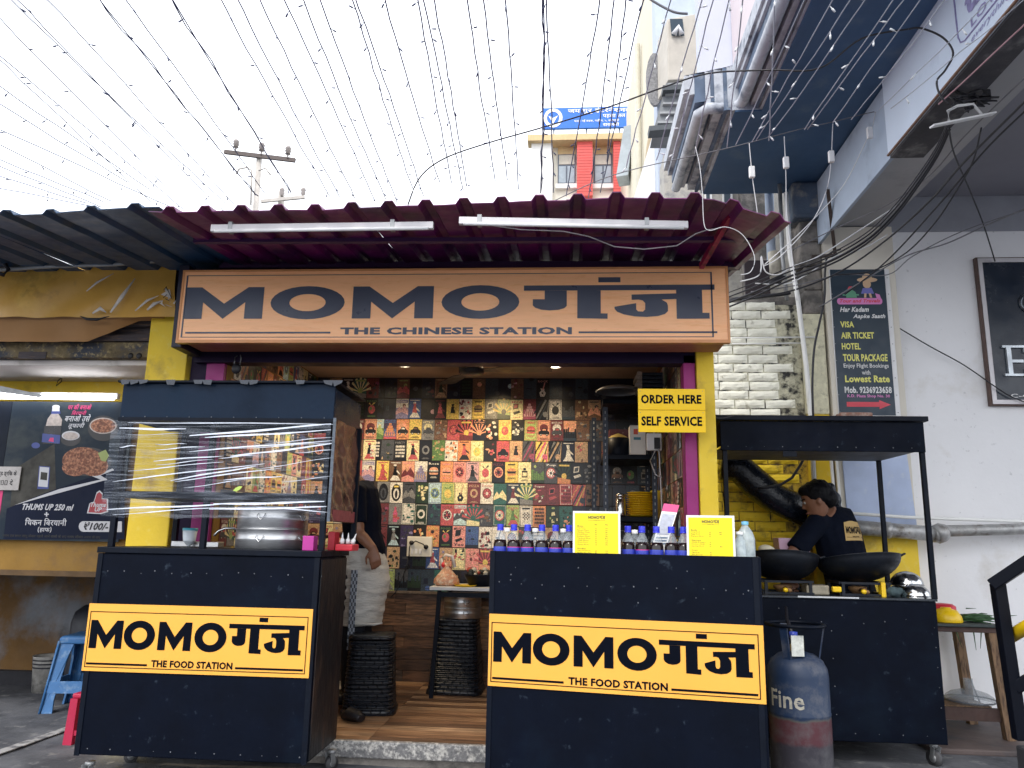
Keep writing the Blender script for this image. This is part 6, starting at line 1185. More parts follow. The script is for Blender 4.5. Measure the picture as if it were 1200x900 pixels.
o = m.build('bag_body', DUCT, t); fuse(o, .008, 1)
t = thing('cable', 'black cable looping from the canopy to the duct behind the cook', 'cable', at(930, 560, 5.1)); m = MB(); m.tube([at(*q, 5.08) for q in ((944, 533), (938, 545), (928, 560), (915, 568), (900, 571), (888, 572))], .009, 7); m.build('strand', CABLE, t)
# side table with bowl, greens and the water jar
tz = at(1120, 730, 4.95).z; TX1 = at(1166, 730, 4.95).x; TX0 = 1.98
sd = thing('side_table', 'rough wooden side table with one pale leg against the white wall', 'table', (2.3, 5.1, 0)); 
m = MB(); m.box(TX0, 4.92, tz-.05, TX1, 5.40, tz-.02); m.build('apron', mat('dark_table_wood', (.05, .025, .02), .7, var=.3, vs=15), sd, bev=.003); m = MB(); m.box(TX0-.02, 4.90, tz-.018, TX1+.02, 5.42, tz-.002); m.build('table_top', mat('green_black_oilcloth', (.02, .03, .03), .5, var=.4, vs=20), sd, bev=.003)
for x, y, dx in ((TX1-.03, 4.95, .045), (TX0+.05, 4.95, 0), (TX1-.03, 5.36, .04), (TX0+.05, 5.36, 0)): m = MB(); m.bar((x, y, tz-.05), (x+dx, y, .035), .05); m.build('leg', WOOD, sd)
m = MB(); m.bar((TX0+.02, 4.97, .17), (TX1+.0, 4.97, .165), .035, .07); m.build('rail', mat('dark_table_wood', (.05, .025, .02), .7), sd)
m = MB(); m.box(TX0+.08, 5.0, .19, TX1-.04, 5.34, .205); m.build('lower_shelf', WOOD, sd)
p = at(1111, 724, 5.0); t = thing('bowl', 'upturned bright yellow bowl on the side table', 'bowl', (p.x, 5.02, tz)); m = MB(); m.lathe([(.085, .0), (.088, .004), (.082, .035), (.06, .068), (.03, .076), (.028, .084), (.001, .084)], (p.x, 5.02, tz), 28); m.build('shell', YP, t)
p = at(1105, 718, 5.15); t = thing('lid', 'dark red lid behind the yellow bowl on the side table', 'lid', (p.x, 5.16, tz)); m = MB(); m.lathe([(.08, 0), (.08, .08), (.06, .095), (.001, .1)], (p.x, 5.16, tz), 22); m.build('shell', RED, t)
t = thing('spring_onions', 'bundle of green spring onions on the side table', 'vegetables', (2.45, 5.05, tz)); r_ = random.Random(12); m = MB()
for k in range(60):
    a = at(1125+r_.uniform(0, 20), 722, 5.0+r_.uniform(0, .2)); a.z = tz+r_.uniform(.002, .035); b = a+V((r_.uniform(.05, .16), r_.uniform(-.05, .05), r_.uniform(-.012, .012))); m.tube([a, (a+b)/2+V((0, 0, .006)), b], [.005, .004, .002], 5)
m.build('stalks', mat('dark_green_stalks', (.03, .09, .03), .6, var=.4, vs=40), t, kind='stuff'); m = MB()
for px0, py0, px1, py1 in ((1132, 713, 1144, 713), (1120, 738, 1127, 758), (1141, 741, 1144, 762), (1150, 740, 1149, 760), (1160, 730, 1172, 745), (1180, 722, 1192, 721), (1178, 727, 1185, 732), (1180, 740, 1188, 752)): m.tube([at(px0, py0, 4.93), at(px1, py1, 4.93)], [.004, .001], 5)
m.build('loose_stalks', mat('dark_green_stalks', (.03, .09, .03), .6), t, kind='stuff')
JAR = mat('smoky_clear_plastic', (.32, .36, .40), .08, var=.1, alpha=.45); p = at(1140, 838, 5.1); zb = .206
t = thing('water_jar', 'clear water dispenser jar top standing under the side table', 'jar', (p.x, 5.12, zb)); m = MB(); m.lathe([(.13, 0), (.145, .012), (.13, .035), (.10, .055), (.05, .07), (.027, .078), (.025, .13), (.028, .135)], (p.x, 5.12, zb), 30); m.build('body', JAR, t)
m = MB(); m.lathe([(.146, .010), (.149, .014), (.146, .018)], (p.x, 5.12, zb), 30); m.build('rim', mat('jar_rim', (.10, .11, .13), .3), t)
t = thing('stick', 'thin grey rod leaning on the white wall under the side table', 'rod', at(1150, 830, 5.3)); m = MB(); m.tube([at(1117, 748, 5.42), at(1152, 832, 5.3)], .006, 6); m.build('rod', GALV, t)
# railing and plinth at the right edge
t = thing('plinth', 'dark painted plinth block at the foot of the black railing', 'plinth', at(1195, 880, 3.2)); p = at(1189, 872, 3.4); m = MB(); m.box(p.x, 3.05, 0, p.x+.5, 3.4, p.z); m.build('block', mat('dark_plinth', (.03, .03, .035), .7, var=.3, bump=.3), t, bev=.01)
rl = thing('railing', 'black square tube railing with a yellow bar entering at the right edge', 'railing', p)
a, b, c = at(1196, 867, 3.2), at(1169, 684, 3.2), at(1240, 634, 3.05)
BT = mat('black_railing_paint', (.002, .003, .007), .45, var=.2, spec=.12); m = MB(); m.bar(a, b, .044); m.build('post', BT, rl, bev=.004); m = MB(); m.bar(b+V((-.02, 0, -.005)), c, .044); m.build('handrail', BT, rl, bev=.004); m = MB(); m.bar(at(1190, 806, 3.2), at(1250, 770, 3.1), .045); m.build('lower_rail', BT, rl, bev=.004)
m = MB(); m.tube([at(1181, 748, 3.25), at(1240, 712, 3.0)], .024, 14); m.build('yellow_bar', YP, rl)
# air conditioner and its bracket boxes, far buildings
far = thing('arched_building', 'tall cream building with arched openings receding behind the air conditioner', 'building', (1.5, 12, 0))
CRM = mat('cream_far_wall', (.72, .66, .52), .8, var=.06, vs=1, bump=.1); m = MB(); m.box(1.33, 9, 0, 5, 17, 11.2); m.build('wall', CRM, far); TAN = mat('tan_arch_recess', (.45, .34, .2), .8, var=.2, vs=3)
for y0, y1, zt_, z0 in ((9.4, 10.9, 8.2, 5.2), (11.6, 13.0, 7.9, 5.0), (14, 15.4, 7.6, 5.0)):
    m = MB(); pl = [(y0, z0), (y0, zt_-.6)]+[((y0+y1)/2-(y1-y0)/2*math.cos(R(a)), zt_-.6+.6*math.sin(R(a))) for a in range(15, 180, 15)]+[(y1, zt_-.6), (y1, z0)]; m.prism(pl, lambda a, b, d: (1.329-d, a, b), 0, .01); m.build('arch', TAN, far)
m = MB(); m.tube([(1.25, 13.2, 3), (1.25, 13.2, 10.4)], .06, 8); m.build('downpipe', mat('pale_pipe', (.5, .48, .4), .7), far)
wb = thing('white_building', 'plain bright white building end under the air conditioner', 'building', (1.1, 8, 0)); a = at(746, 240, 7.6); b = at(800, 165, 7.6); m = MB(); m.add([(a.x-.05, 7.6, 0), (b.x+1.2, 7.6, 0), (b.x+1.2, 7.6, b.z+2.3), (at(782, 100, 7.6).x, 7.6, at(782, 100, 7.6).z), (a.x-.05, 7.6, a.z)]+[(a.x-.05, 8.8, 0), (b.x+1.2, 8.8, 0), (b.x+1.2, 8.8, b.z+2.3), (at(782, 100, 7.6).x, 8.8, at(782, 100, 7.6).z), (a.x-.05, 8.8, a.z)], [(0, 1, 2, 3, 4), (9, 8, 7, 6, 5), (0, 4, 9, 5), (4, 3, 8, 9), (3, 2, 7, 8)]); m.build('wall', mat('bright_white_wall', (.8, .8, .8), .8, var=.03), wb)
ac = thing('air_conditioner', 'old cream air conditioner outdoor unit high on the wall above grey shutters', 'air conditioner', at(800, 90, 6.8))
P4 = [at(782, 22, 6.8), at(826, 14, 6.8), at(819, 92, 6.8), at(783, 94, 6.8)]; D_ = V((0, .35, 0)); m = MB(); m.add(P4+[p+D_+V((-.06, 0, 0)) for p in P4], [(0, 1, 2, 3), (7, 6, 5, 4), (0, 4, 5, 1), (1, 5, 6, 2), (2, 6, 7, 3), (3, 7, 4, 0)]); m.build('casing', mat('aged_cream_plastic', (.50, .46, .40), .6, var=.15, vs=6), ac, bev=.01)
m = MB(); Q4 = [at(785, 22, 6.78), at(800, 22, 6.78), at(802, 42, 6.78), at(787, 42, 6.78)]; m.add(Q4, [(0, 1, 2, 3)]); m.build('fan_opening', mat('dark_glass', (.05, .07, .09), .1), ac); m = MB(); m.tube([at(790, 40, 6.77), at(795, 32, 6.77), at(799, 40, 6.77)], .03, 6); m.build('fan_blade', WHITE, ac)
sh = thing('window_hood', 'grey louvred window hood below the air conditioner', 'hood', at(790, 130, 6.7)); P4 = [at(781, 97, 6.7), at(812, 96, 6.7), at(800, 152, 6.7), at(766, 152, 6.7)]; m = MB(); m.add(P4+[p+D_ for p in P4], [(0, 1, 2, 3), (7, 6, 5, 4), (0, 4, 5, 1), (1, 5, 6, 2), (2, 6, 7, 3), (3, 7, 4, 0)]); HM = mat('grey_hood', (.22, .23, .24), .7, var=.2, vs=8); m.build('casing', HM, sh)
for k in range(5): a = P4[0].lerp(P4[3], .08+.2*k); b = P4[1].lerp(P4[2], .08+.2*k); m = MB(); m.bar(a+V((.02, -.01, 0)), b+V((-.02, -.01, 0)), .05, .02); m.build('slat', mat('pale_grey_slat', (.34, .35, .36), .7), sh)
m = MB(); m.bar(at(760, 155, 6.68), at(806, 151, 6.68), .14, .05); m.build('ledge', mat('dark_ledge', (.08, .09, .10), .7), sh); m = MB(); m.bar(at(776, 107, 6.66), at(812, 105, 6.66), .12, .05); m.build('ledge', mat('dark_ledge', (.08, .09, .10), .7), sh)
t = thing('window_mesh', 'oval grey mesh guard on the wall left of the air conditioner', 'grille', at(767, 95, 7.2)); m = MB(); c = at(767, 95, 7.25)
m.prism([(c.x+.09*math.cos(R(a)), c.z+.3*math.sin(R(a))) for a in range(0, 360, 20)], lambda a, b, d: (a, 7.25-d, b), 0, .04); m.build('mesh', mat('mesh_grey', (.24, .24, .25), .7, var=.5, vs=60), t)
t = thing('side_wall', 'pale blue edge of wall behind the air conditioner', 'wall', at(775, 60, 7.4)); a, b = at(768, 90, 7.4), at(835, -40, 7.4); m = MB(); m.box(a.x, 7.3, 3.5, b.x, 7.59, 9.5); m.build('wall', mat('pale_blue_wall', (.50, .56, .66), .8, var=.1), t)
ab = thing('far_building', 'distant white building with red brick panels, two windows and a blue rooftop sign', 'building', at(680, 230, 18))
Y0 = 18.0; a, b = at(640, 400, Y0), at(762, 158, Y0); m = MB(); m.box(a.x+.0, Y0, 0, b.x, Y0+6, b.z); m.build('wall', mat('far_white_wall', (.80, .78, .70), .8, var=.04), ab)
a, b = at(620, 400, Y0), at(648, 172, Y0); m = MB(); m.box(a.x, Y0-.25, 0, b.x, Y0-.01, b.z); m.build('projecting_wall', mat('far_pale_wall', (.8, .8, .8), .8, var=.03), ab); a, b = at(619, 174, Y0), at(740, 170, Y0); m = MB(); m.box(a.x, Y0-.4, a.z, b.x, Y0-.01, b.z+.12); m.build('cornice', mat('far_tan', (.6, .45, .25), .8), ab)
for i, (x0, x1) in enumerate(((676, 694), (718.5, 726))):
    a, b = at(x0, 231, Y0), at(x1, 172, Y0); m = MB(); m.box(a.x, Y0-.3, a.z-.1, b.x, Y0-.01, b.z); pn = m.build('brick_panel', mat('coral_brick_panel', (.72, .12, .11), .8, var=.06, vs=8), ab)
    m = MB(); z = a.z
    while z < b.z: m.box(a.x, Y0-.304, z, b.x, Y0-.3, z+.012); z += .075
    m.build('joints', mat('coral_joint', (.42, .07, .07), .8), pn, kind='stuff')
for x0, x1 in ((653.5, 674.5), (696, 717)):
    a, b = at(x0, 217.5, Y0), at(x1, 182, Y0); m = MB(); m.box(a.x, Y0-.06, a.z, b.x, Y0-.01, b.z); wn = m.build('window', mat('dark_frame', (.10, .12, .16), .6), ab)
    mid = (a.x+b.x)/2; zt_ = a.z+(b.z-a.z)*.62
    for q0, q1, z0, z1, mt in ((a.x+.03, mid-.02, a.z+.04, zt_-.02, 'c'), (mid+.02, b.x-.03, a.z+.04, zt_-.02, 'c'), (a.x+.03, b.x-.03, zt_+.03, b.z-.03, 't')): m = MB(); m.box(q0, Y0-.075, z0, q1, Y0-.061, z1); m.build('pane', mat('curtained_glass', (.30, .36, .42), .15, var=.2, vs=5) if mt == 'c' else mat('frosted_glass', (.45, .42, .36), .3), wn)
    m = MB(); m.box(a.x-.05, Y0-.12, a.z-.12, b.x+.05, Y0-.01, a.z-.002); m.build('sill', mat('far_pale_wall', (.8, .8, .8), .8), wn); m = MB(); m.box(a.x, Y0-.03, b.z+.002, b.x, Y0-.011, b.z+.26); m.build('lintel', mat('far_tan', (.6, .45, .25), .8), wn)
a, b = at(635.5, 158, Y0), at(739, 132, Y0); t = thing('rooftop_sign', 'bright blue rooftop sign with a white ring emblem and white lettering', 'sign', (a.x, Y0-.3, a.z)); m = MB(); m.box(a.x, Y0-.3, a.z, b.x, Y0-.22, b.z); pn = m.build('panel', mat('bright_blue_sign', (.015, .14, .60), .5, var=.03), t)
for x in (a.x+.3, (a.x+b.x)/2, b.x-.3): m = MB(); m.bar((x, Y0-.19, a.z-.3), (x, Y0-.19, b.z), .04); m.build('leg', GALV, t)
ff = on_front(a.x, a.z, b.x, b.z, Y0-.3); m = MB(); n = 24; O_ = [(.125+.105*math.cos(2*PI*i/n), .5+.46*math.sin(2*PI*i/n)) for i in range(n)]; I_ = [(.125+.07*math.cos(2*PI*i/n), .5+.31*math.sin(2*PI*i/n)) for i in range(n)]
for i in range(n): m.prism([O_[i], O_[(i+1) % n], I_[(i+1) % n], I_[i]], ff, 0, .01, side=False)
m.prism([(.07, .62), (.125, .22), (.18, .62), (.125, .5)], ff, 0, .01, side=False)
text(m, 'जय गुरु इंटरनेशनल', ff, .29, .66, 1.0, .98, 0, d=.01, bold=.05); text(m, 'पहला तल', ff, .68, .44, .93, .63, 0, d=.01, bold=.04); text(m, 'वाराणसी', ff, .68, .05, .86, .24, 0, d=.01, bold=.04); text(m, 'पता : नई सडक, गली न. ५, वाराणसी', ff, .36, .26, .86, .40, 0, d=.01, bold=.03)
m.build('lettering', mat('white_sign_print', (.8, .8, .8), .5), pn)
t = thing('metal_box', 'pale blue metal cabinet hanging on the cream building beside the far windows', 'cabinet', at(727, 170, 16)); P4 = [at(731, 148, 15.8), at(742, 146, 15.8), at(736, 205, 15.8), at(722, 207, 15.8)]; m = MB(); m.add(P4+[p+V((.1, .5, 0)) for p in P4], [(0, 1, 2, 3), (7, 6, 5, 4), (0, 4, 5, 1), (1, 5, 6, 2), (2, 6, 7, 3), (3, 7, 4, 0)]); m.build('casing', mat('pale_cabinet', (.40, .46, .52), .5, var=.3, vs=2), t)
# utility poles
t = thing('utility_pole', 'grey utility pole with a slanted crossarm and insulators behind the awning', 'utility pole', at(300, 400, 17)); PG = mat('pole_grey', (.46, .43, .40), .8, var=.2, vs=5)
m = MB(); b = at(296, 400, 17); a = at(304, 183, 17); m.tube([(b.x-.05, 17, 0), (a.x, 17, a.z)], [.11, .07], 12); m.build('pole', PG, t)
A_, B_ = at(263, 178, 16.9), at(346, 188, 16.9); m = MB(); m.bar(A_, B_, .07, .10); m.build('crossarm', mat('dark_crossarm', (.11, .09, .085), .8), t)
for px, py in ((276, 177), (306, 181), (337, 185)): p = at(px, py, 16.85); m = MB(); m.lathe([(.02, 0), (.02, .1), (.07, .1), (.05, .15), (.08, .17), (.06, .22), (.08, .24), (.05, .30), (.001, .31)], p, 12); m.build('insulator', mat('brown_porcelain', (.25, .22, .21), .3), t)
m = MB(); m.tube([at(294, 240, 16.8), at(295, 200, 16.8), at(290, 196, 16.8), at(280, 198, 16.8), at(277, 204, 16.8)], .025, 6); m.tube([at(303, 200, 16.8), at(311, 197, 16.8), at(317, 205, 16.8)], .02, 6); m.build('conduit', PG, t)
t = thing('utility_pole', 'second lower crossarm and pole top with two insulators just above the maroon awning', 'utility pole', at(335, 240, 22)); b = at(330, 400, 22); a = at(330, 225, 22); m = MB(); m.tube([(b.x, 22, 0), (a.x, 22, a.z)], .11, 10); m.build('pole', PG, t); m = MB(); m.bar(at(306, 236, 21.8), at(357, 231, 21.8), .08, .10); m.build('crossarm', PG, t)
for px, py in ((330, 230), (355, 230)): p = at(px, py, 21.8); m = MB(); m.lathe([(.04, 0), (.08, .1), (.06, .15), (.09, .2), (.05, .28), (.001, .3)], p, 10); m.build('insulator', mat('brown_porcelain', (.25, .22, .21), .3), t)
# ------------------------------------------------------------------ neighbouring shop at the left
nb = thing('neighbour_shop', 'ochre walled shop at the left with a rusty shutter box and peeling plaster', 'shop', (-3.4, 4.6, 0))
m = MB(); m.box(-6.5, 4.62, .0+.96, -2.42, 4.8, 1.06); m.build('ledge', OCHRE, nb)
zl = at(60, 640, 4.6).z; zb = at(60, 671, 4.6).z
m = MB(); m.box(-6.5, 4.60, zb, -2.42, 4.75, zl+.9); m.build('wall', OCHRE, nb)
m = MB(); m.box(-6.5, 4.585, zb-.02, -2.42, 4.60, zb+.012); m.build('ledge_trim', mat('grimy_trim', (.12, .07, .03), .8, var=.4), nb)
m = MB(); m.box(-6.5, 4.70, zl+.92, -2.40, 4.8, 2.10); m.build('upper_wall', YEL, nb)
PEEL = mat('peeling_ochre_wall', (.13, .065, .014), .8, var=.3, vs=4, c2=(.16, .17, .19), amt=.38, c2s=1.4, bump=.6, bs=16, c3=(.05, .045, .045), amt3=.3, c3s=3)
m = MB(); m.box(-7.5, 5.72, 0, -2.05, 5.85, zb+.2); m.build('rear_wall', PEEL, nb); m = MB(); m.box(-6.5, 4.751, zb+.0, -2.3, 5.74, zb+.03); m.build('slab', OCHRE, nb)
m = MB(); a = at(20, 800, 5.7); m.box(-7.5, 5.66, 0, -2.05, 5.72, .10); m.build('skirting', mat('dark_plaster_strip', (.02, .02, .025), .9, var=.4), nb)  # near-black strip along the foot of the rear wall
m = MB(); a, b = at(0, 440, 4.3), at(172, 429, 4.3); m.box(-6.5, 4.22, at(80, 428, 4.22).z, -2.37, 4.7, at(80, 428, 4.22).z+.03); m.build('white_slab', mat('white_slab', (.62, .58, .56), .8, var=.1, vs=3, c2=(.35, .32, .3), amt=.2), nb)
zs = at(80, 428, 4.22).z
RUST = mat('rusty_shutter_box', (.16, .12, .06), .8, var=.5, vs=16, c2=(.035, .04, .055), amt=.5, c2s=8, bump=.4, bs=40, c3=(.32, .25, .12), amt3=.3, c3s=40)
m = MB(); m.box(-6.5, 4.16, zs+.032, -2.37, 4.5, zs+.125); m.build('shutter_box', RUST, nb, bev=.004)
for k, (z0, z1, y) in enumerate(((zs+.128, zs+.165, 4.14), (zs+.168, zs+.21, 4.17), (zs+.213, zs+.26, 4.13), (zs+.262, zs+.33, 4.18))): m = MB(); m.box(-6.5, y, z0, -2.355, 4.5, z1); m.build('shutter_slat', mat('dark_timber', (.05, .04, .045), .75, var=.4, vs=8, stretch=(1, 1, 8), c2=(.14, .09, .06), amt=.3, c2s=10), nb)
for px in (153, 163): p = at(px, 417, 4.16); m = MB(); m.sphere(p, .018, 10, 0, (1, .5, 1)); m.build('bolt', mat('black_bolt', (.01, .01, .014), .5), nb)
m = MB(); p = at(38, 416, 4.15); m.box(p.x-.09, 4.155, p.z-.02, p.x+.08, 4.16, p.z+.02); m.build('bracket_plate', mat('dark_timber', (.05, .04, .045), .75), nb)
m = MB(); m.box(-6.5, 4.2, zs+.33, -2.2, 4.4, 2.62); m.build('back_board', mat('dark_beam', (.012, .010, .028), .6), nb)
m = MB(); m.tube([at(73, 441, 4.6), at(72, 447, 4.6), at(66, 452, 4.6), at(68, 446, 4.6), at(74, 441, 4.6)], .004, 5); m.build('wire_loop', CABLE, nb)
# torn tarpaulin
tp = thing('tarpaulin', 'torn ochre tarpaulin fascia with pale creases hanging at the left', 'tarpaulin', (-3, 4.0, 2.2))
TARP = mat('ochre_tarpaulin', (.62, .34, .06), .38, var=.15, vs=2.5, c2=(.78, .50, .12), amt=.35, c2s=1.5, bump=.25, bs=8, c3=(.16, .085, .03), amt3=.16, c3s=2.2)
nx, nz = 60, 14; vs = []
for j in range(nz+1):
    for i in range(nx+1):
        u, v = i/nx, j/nz; px = -60+266*u; y0 = 318-12*u; y1 = 372-.5*u+2*noise.noise(V((u*9, 0, 0)))
        p = at(px, y1+(y0-y1)*v, 4.0); dy = .022*noise.noise(V((u*5-v*1.4, v*1.2, 0)))+.02*math.sin((u*11-v*2.4))*max(0, u-.45)*(1-abs(v-.4)); vs.append((p.x, 4.0+dy, p.z))
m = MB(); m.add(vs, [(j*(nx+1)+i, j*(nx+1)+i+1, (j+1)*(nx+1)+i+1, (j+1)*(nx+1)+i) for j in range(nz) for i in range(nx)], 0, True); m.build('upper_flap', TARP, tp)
lowy = lambda px: 399 if px < 98 else 399-(px-98)*.40 if px < 160 else 374
vs = []
for j in range(6):
    for i in range(nx+1):
        u, v = i/nx, j/5; px = -60+252*u; yb_ = lowy(px)+1.2*noise.noise(V((u*14, 1, 0))); yt = 371; p = at(px, yb_+(yt-yb_)*v, 4.05); vs.append((p.x, 4.03+.05*(1-v)+.012*noise.noise(V((u*8, v, 3))), p.z))
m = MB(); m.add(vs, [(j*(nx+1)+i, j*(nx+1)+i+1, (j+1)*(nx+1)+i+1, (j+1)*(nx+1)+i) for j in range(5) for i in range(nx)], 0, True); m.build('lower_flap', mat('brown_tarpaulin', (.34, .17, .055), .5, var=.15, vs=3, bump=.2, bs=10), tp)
CRS = mat('pale_torn_backing', (.68, .62, .56), .5, var=.2, vs=20)
for pts, w_ in ((((101, 341), (113, 331), (133, 320)), .012), (((129, 366), (142, 348), (158, 326)), .022), (((158, 364), (172, 352), (186, 346)), .014), (((172, 363), (180, 356), (190, 352)), .02), (((108, 367), (117, 361), (124, 366)), .02)):
    m = MB(); P_ = [at(*q, 3.965) for q in pts]; m.tube(P_, [w_*.25, w_*.6, w_*.1], 6); m.v = [(x, 3.968+(y-3.965)*.25, z) for x, y, z in m.v]; m.build('crease', CRS, tp)
m = MB(); r_ = random.Random(1)
for k in range(9): p = at(190+r_.uniform(0, 16), 340+r_.uniform(0, 24), 3.97); m.add([(p.x+r_.uniform(-.04, .03), 3.97-r_.uniform(0, .015), p.z+r_.uniform(-.04, .04)) for _ in range(3)], [(0, 1, 2)])
m.build('torn_scraps', CRS, tp, kind='stuff'); m = MB(); [m.tube([at(188+r_.uniform(0, 16), 335+r_.uniform(0, 28), 3.95) for _ in range(2)], .002, 4) for _ in range(4)]; m.build('frayed_threads', CABLE, tp, kind='stuff')
m = MB(); m.tube([at(94, 370.5, 3.985), at(102, 374, 3.985), at(114, 374.5, 3.985), at(128, 370.5, 3.985)], [.002, .008, .008, .002], 6); m.build('rip', CABLE, tp)
# lit tube light
A, B = at(-30, 464, 4.5), at(133, 466, 4.5)
t = thing('tube_light', 'lit white tube light over the biryani banner at the left', 'tube light', (A+B)/2); m = MB(); m.bar(A+V((0, .02, .012)), B+V((.02, .02, .012)), .03, .035); m.build('batten', WHITE, t); m = MB(); m.tube([A, B], .016, 12); m.build('tube', em('lit_cool_tube', (.93, .96, 1), 9), t)
m = MB(); m.add([at(0, 452, 4.45), at(52, 463, 4.45), at(46, 466, 4.45), at(-10, 458, 4.45), at(0, 452, 4.65), at(52, 463, 4.65), at(46, 466, 4.65), at(-10, 458, 4.65)], [(0, 1, 2, 3), (7, 6, 5, 4), (0, 4, 5, 1), (2, 6, 7, 3), (1, 5, 6, 2)]); m.build('reflector', GALV, t)
# biryani banner
BZ0_, BZ1_ = at(80, 634, 4.56).z, at(80, 471, 4.56).z; bx0, bx1 = at(6, 560, 4.56).x-.02, at(148, 560, 4.56).x
t = thing('food_banner', 'dark banner with a cola bottle, biryani plates and a price of 100 rupees', 'banner', ((bx0+bx1)/2, 4.56, BZ0_))
m = MB(); m.box(bx0, 4.555, BZ0_, bx1, 4.565, BZ1_); pn = m.build('sheet', mat('dark_slate_print', (.010, .020, .034), .45, var=.25, vs=3, spec=.2, c2=(.032, .040, .044), amt=.35, c2s=3, stretch=(1, 1, 1.5)), t)
W2, H2 = bx1-bx0, BZ1_-BZ0_
def bf(a, b, d): return (bx0+a, 4.555-d, BZ0_+b)
def bp(px, py): p = at(px, py, 4.555); return (p.x-bx0, p.z-BZ0_)
CB = [mat('banner_navy', (.003, .007, .024), .5, spec=.15), mat('banner_white', (.5, .5, .53), .45, var=.05), mat('banner_pink', (.55, .03, .15), .45), mat('banner_cola', (.006, .005, .01), .3), mat('banner_food', (.16, .055, .03), .6, var=.6, vs=70, c2=(.40, .18, .10), amt=.45, c2s=60, bump=.8, bs=60), mat('banner_red', (.30, .02, .03), .4), mat('banner_bowl', (.02, .018, .02), .4), mat('banner_cream', (.42, .36, .33), .5, var=.3, vs=60), mat('banner_lime', (.30, .36, .12), .5), mat('banner_label', (.03, .05, .22), .4), mat('banner_dim', (.05, .048, .042), .5, var=.6, vs=10, spec=.2)]
m = MB(); PL = lambda pts, mi, d=.0012: m.prism([bp(*q) for q in pts], bf, mi, d, side=False)
EL = lambda cx, cy, rx, ry, mi, d=.0012, n=24: PL([(cx+rx*math.cos(2*PI*i/n), cy+ry*math.sin(2*PI*i/n)) for i in range(n)], mi, d)
PL([(8, 596), (52, 578), (146, 545), (146, 632), (4, 632)], 0, .0008); PL([(16, 550), (64, 520), (66, 590), (12, 594)], 10, .0006)
EL(42, 522, 5, 3.5, 9)
PL([(17, 592), (70, 573), (118, 562), (108, 558), (132, 549), (134, 551), (118, 557), (126, 562), (72, 577)], 1, .0016)
PL([(50, 520), (52, 500), (56, 492), (61, 485), (68, 485), (72, 490), (72, 502), (70, 520)], 3); PL([(56, 491), (61, 484), (68, 484), (73, 492), (72, 499), (54, 499)], 7, .0016); PL([(61, 483), (62, 476), (70, 476), (70, 483)], 1, .002); EL(66, 477, 4.5, 2.5, 1, .0024); PL([(60.5, 485), (60.5, 482), (71, 482), (71, 485)], 9, .0024); PL([(49, 518), (50, 508), (71, 510), (70, 520)], 9, .0016); PL([(57, 517), (59, 513), (63, 513), (63, 518)], 2, .002)
EL(121, 502, 18, 15, 6); EL(121, 499, 16, 9.5, 7, .0015); EL(121, 499, 14.5, 8.2, 4, .002); EL(83, 514, 12, 9, 6); EL(83, 510.5, 10.5, 5.5, 1, .0015); EL(83, 511, 9, 4.4, 7, .002)
EL(102, 541, 29, 17, 6); EL(97, 540, 24, 16, 4, .0015); EL(110, 546, 17, 12, 4, .0018); EL(88, 548, 15, 10, 4, .0021); PL([(115, 531), (124, 527), (128, 534), (124, 541), (119, 540)], 8, .002)
PL([(44, 573), (46, 546), (59, 547), (57, 573)], 9, .002); PL([(45, 570), (47, 547), (58, 548), (56, 571)], 1, .0024); PL([(47.5, 562), (48.3, 553), (56, 554), (55.3, 563)], 10, .0028)
def bt(s, x0, y0, x1, y1, mi=1, bo_=.03, sh=0, d=.002):
    a0, b0 = bp(x0, y1); a1, b1 = bp(x1, y0); text(m, s, bf, a0, b0, a1, b1, mi, d=d, bold=bo_, shear=sh)
bt('घर की बनाओ', 80, 473.5, 108, 480, 2, .04, .3); bt('ि'+'बरयानी', 84, 481, 102, 486.5, 2, .04, .3); bt('बनाओ उसे', 76, 485.5, 107, 494, 1, .05, .3); bt('तूफानी', 80, 495, 100, 503, 1, .05, .3)
bt('THUMS UP 250 ml', 26, 591, 87, 597.5, 1, .05, .3); PL([(54, 600), (55.6, 600), (55.6, 602), (57.5, 602), (57.5, 603.4), (55.6, 603.4), (55.6, 605.4), (54, 605.4), (54, 603.4), (52, 603.4), (52, 602), (54, 602)], 1, .002)
bt('ि'.join(['', 'चकन '])+'ि'+'बरयानी', 29, 607.5, 79, 615.5, 1, .045); bt('(हाफ)', 44, 617.5, 61, 624, 1, .04); bt('नयम एव शरत लागू केवल पहले आने वालो के लए समय सीमत अवध के लए', 3, 627.5, 118, 630, 10, .0)
PL(arcpts(98, 617, 5.5, 6.2, 90, 270, 10)+[(143, 611), (143, 623.5)], 1, .0016); bt('₹100/-', 98, 612.5, 128, 621, 3, .05, .25, .003)
TH = [(102, 601.5), (105, 590), (110, 588), (113.5, 577), (117, 574.5), (120.5, 578), (120, 584), (127, 584.5), (127, 600), (118, 602.5)]; PL(TH, 1, .0020); cxy = (115, 591.5); PL([(cxy[0]+(x-cxy[0])*.86, cxy[1]+(y-cxy[1])*.88) for x, y in TH], 5, .0026); bt('Thums', 106, 589, 125, 594, 1, .05, .2, .0032); bt('UP', 111, 594.5, 120, 599.5, 1, .05, .2, .0032)
m.build('print', CB, pn)
t = thing('food_banner', 'second dark banner with a pink strip cut off at the left edge', 'banner', (-3.8, 4.56, BZ0_)); m = MB(); m.box(-6.0, 4.557, BZ0_, bx0-.004, 4.566, BZ1_); pn = m.build('sheet', mat('dark_slate_print_two', (.004, .008, .018), .45, var=.3, vs=3, spec=.15, c2=(.08, .05, .03), amt=.22, c2s=2), t)
m = MB(); a, b = at(-20, 634, 4.55), at(5, 575, 4.55); m.box(-4.5, 4.553, BZ0_+.002, b.x-.01, 4.556, b.z); m.build('pink_strip', CB[2], pn)
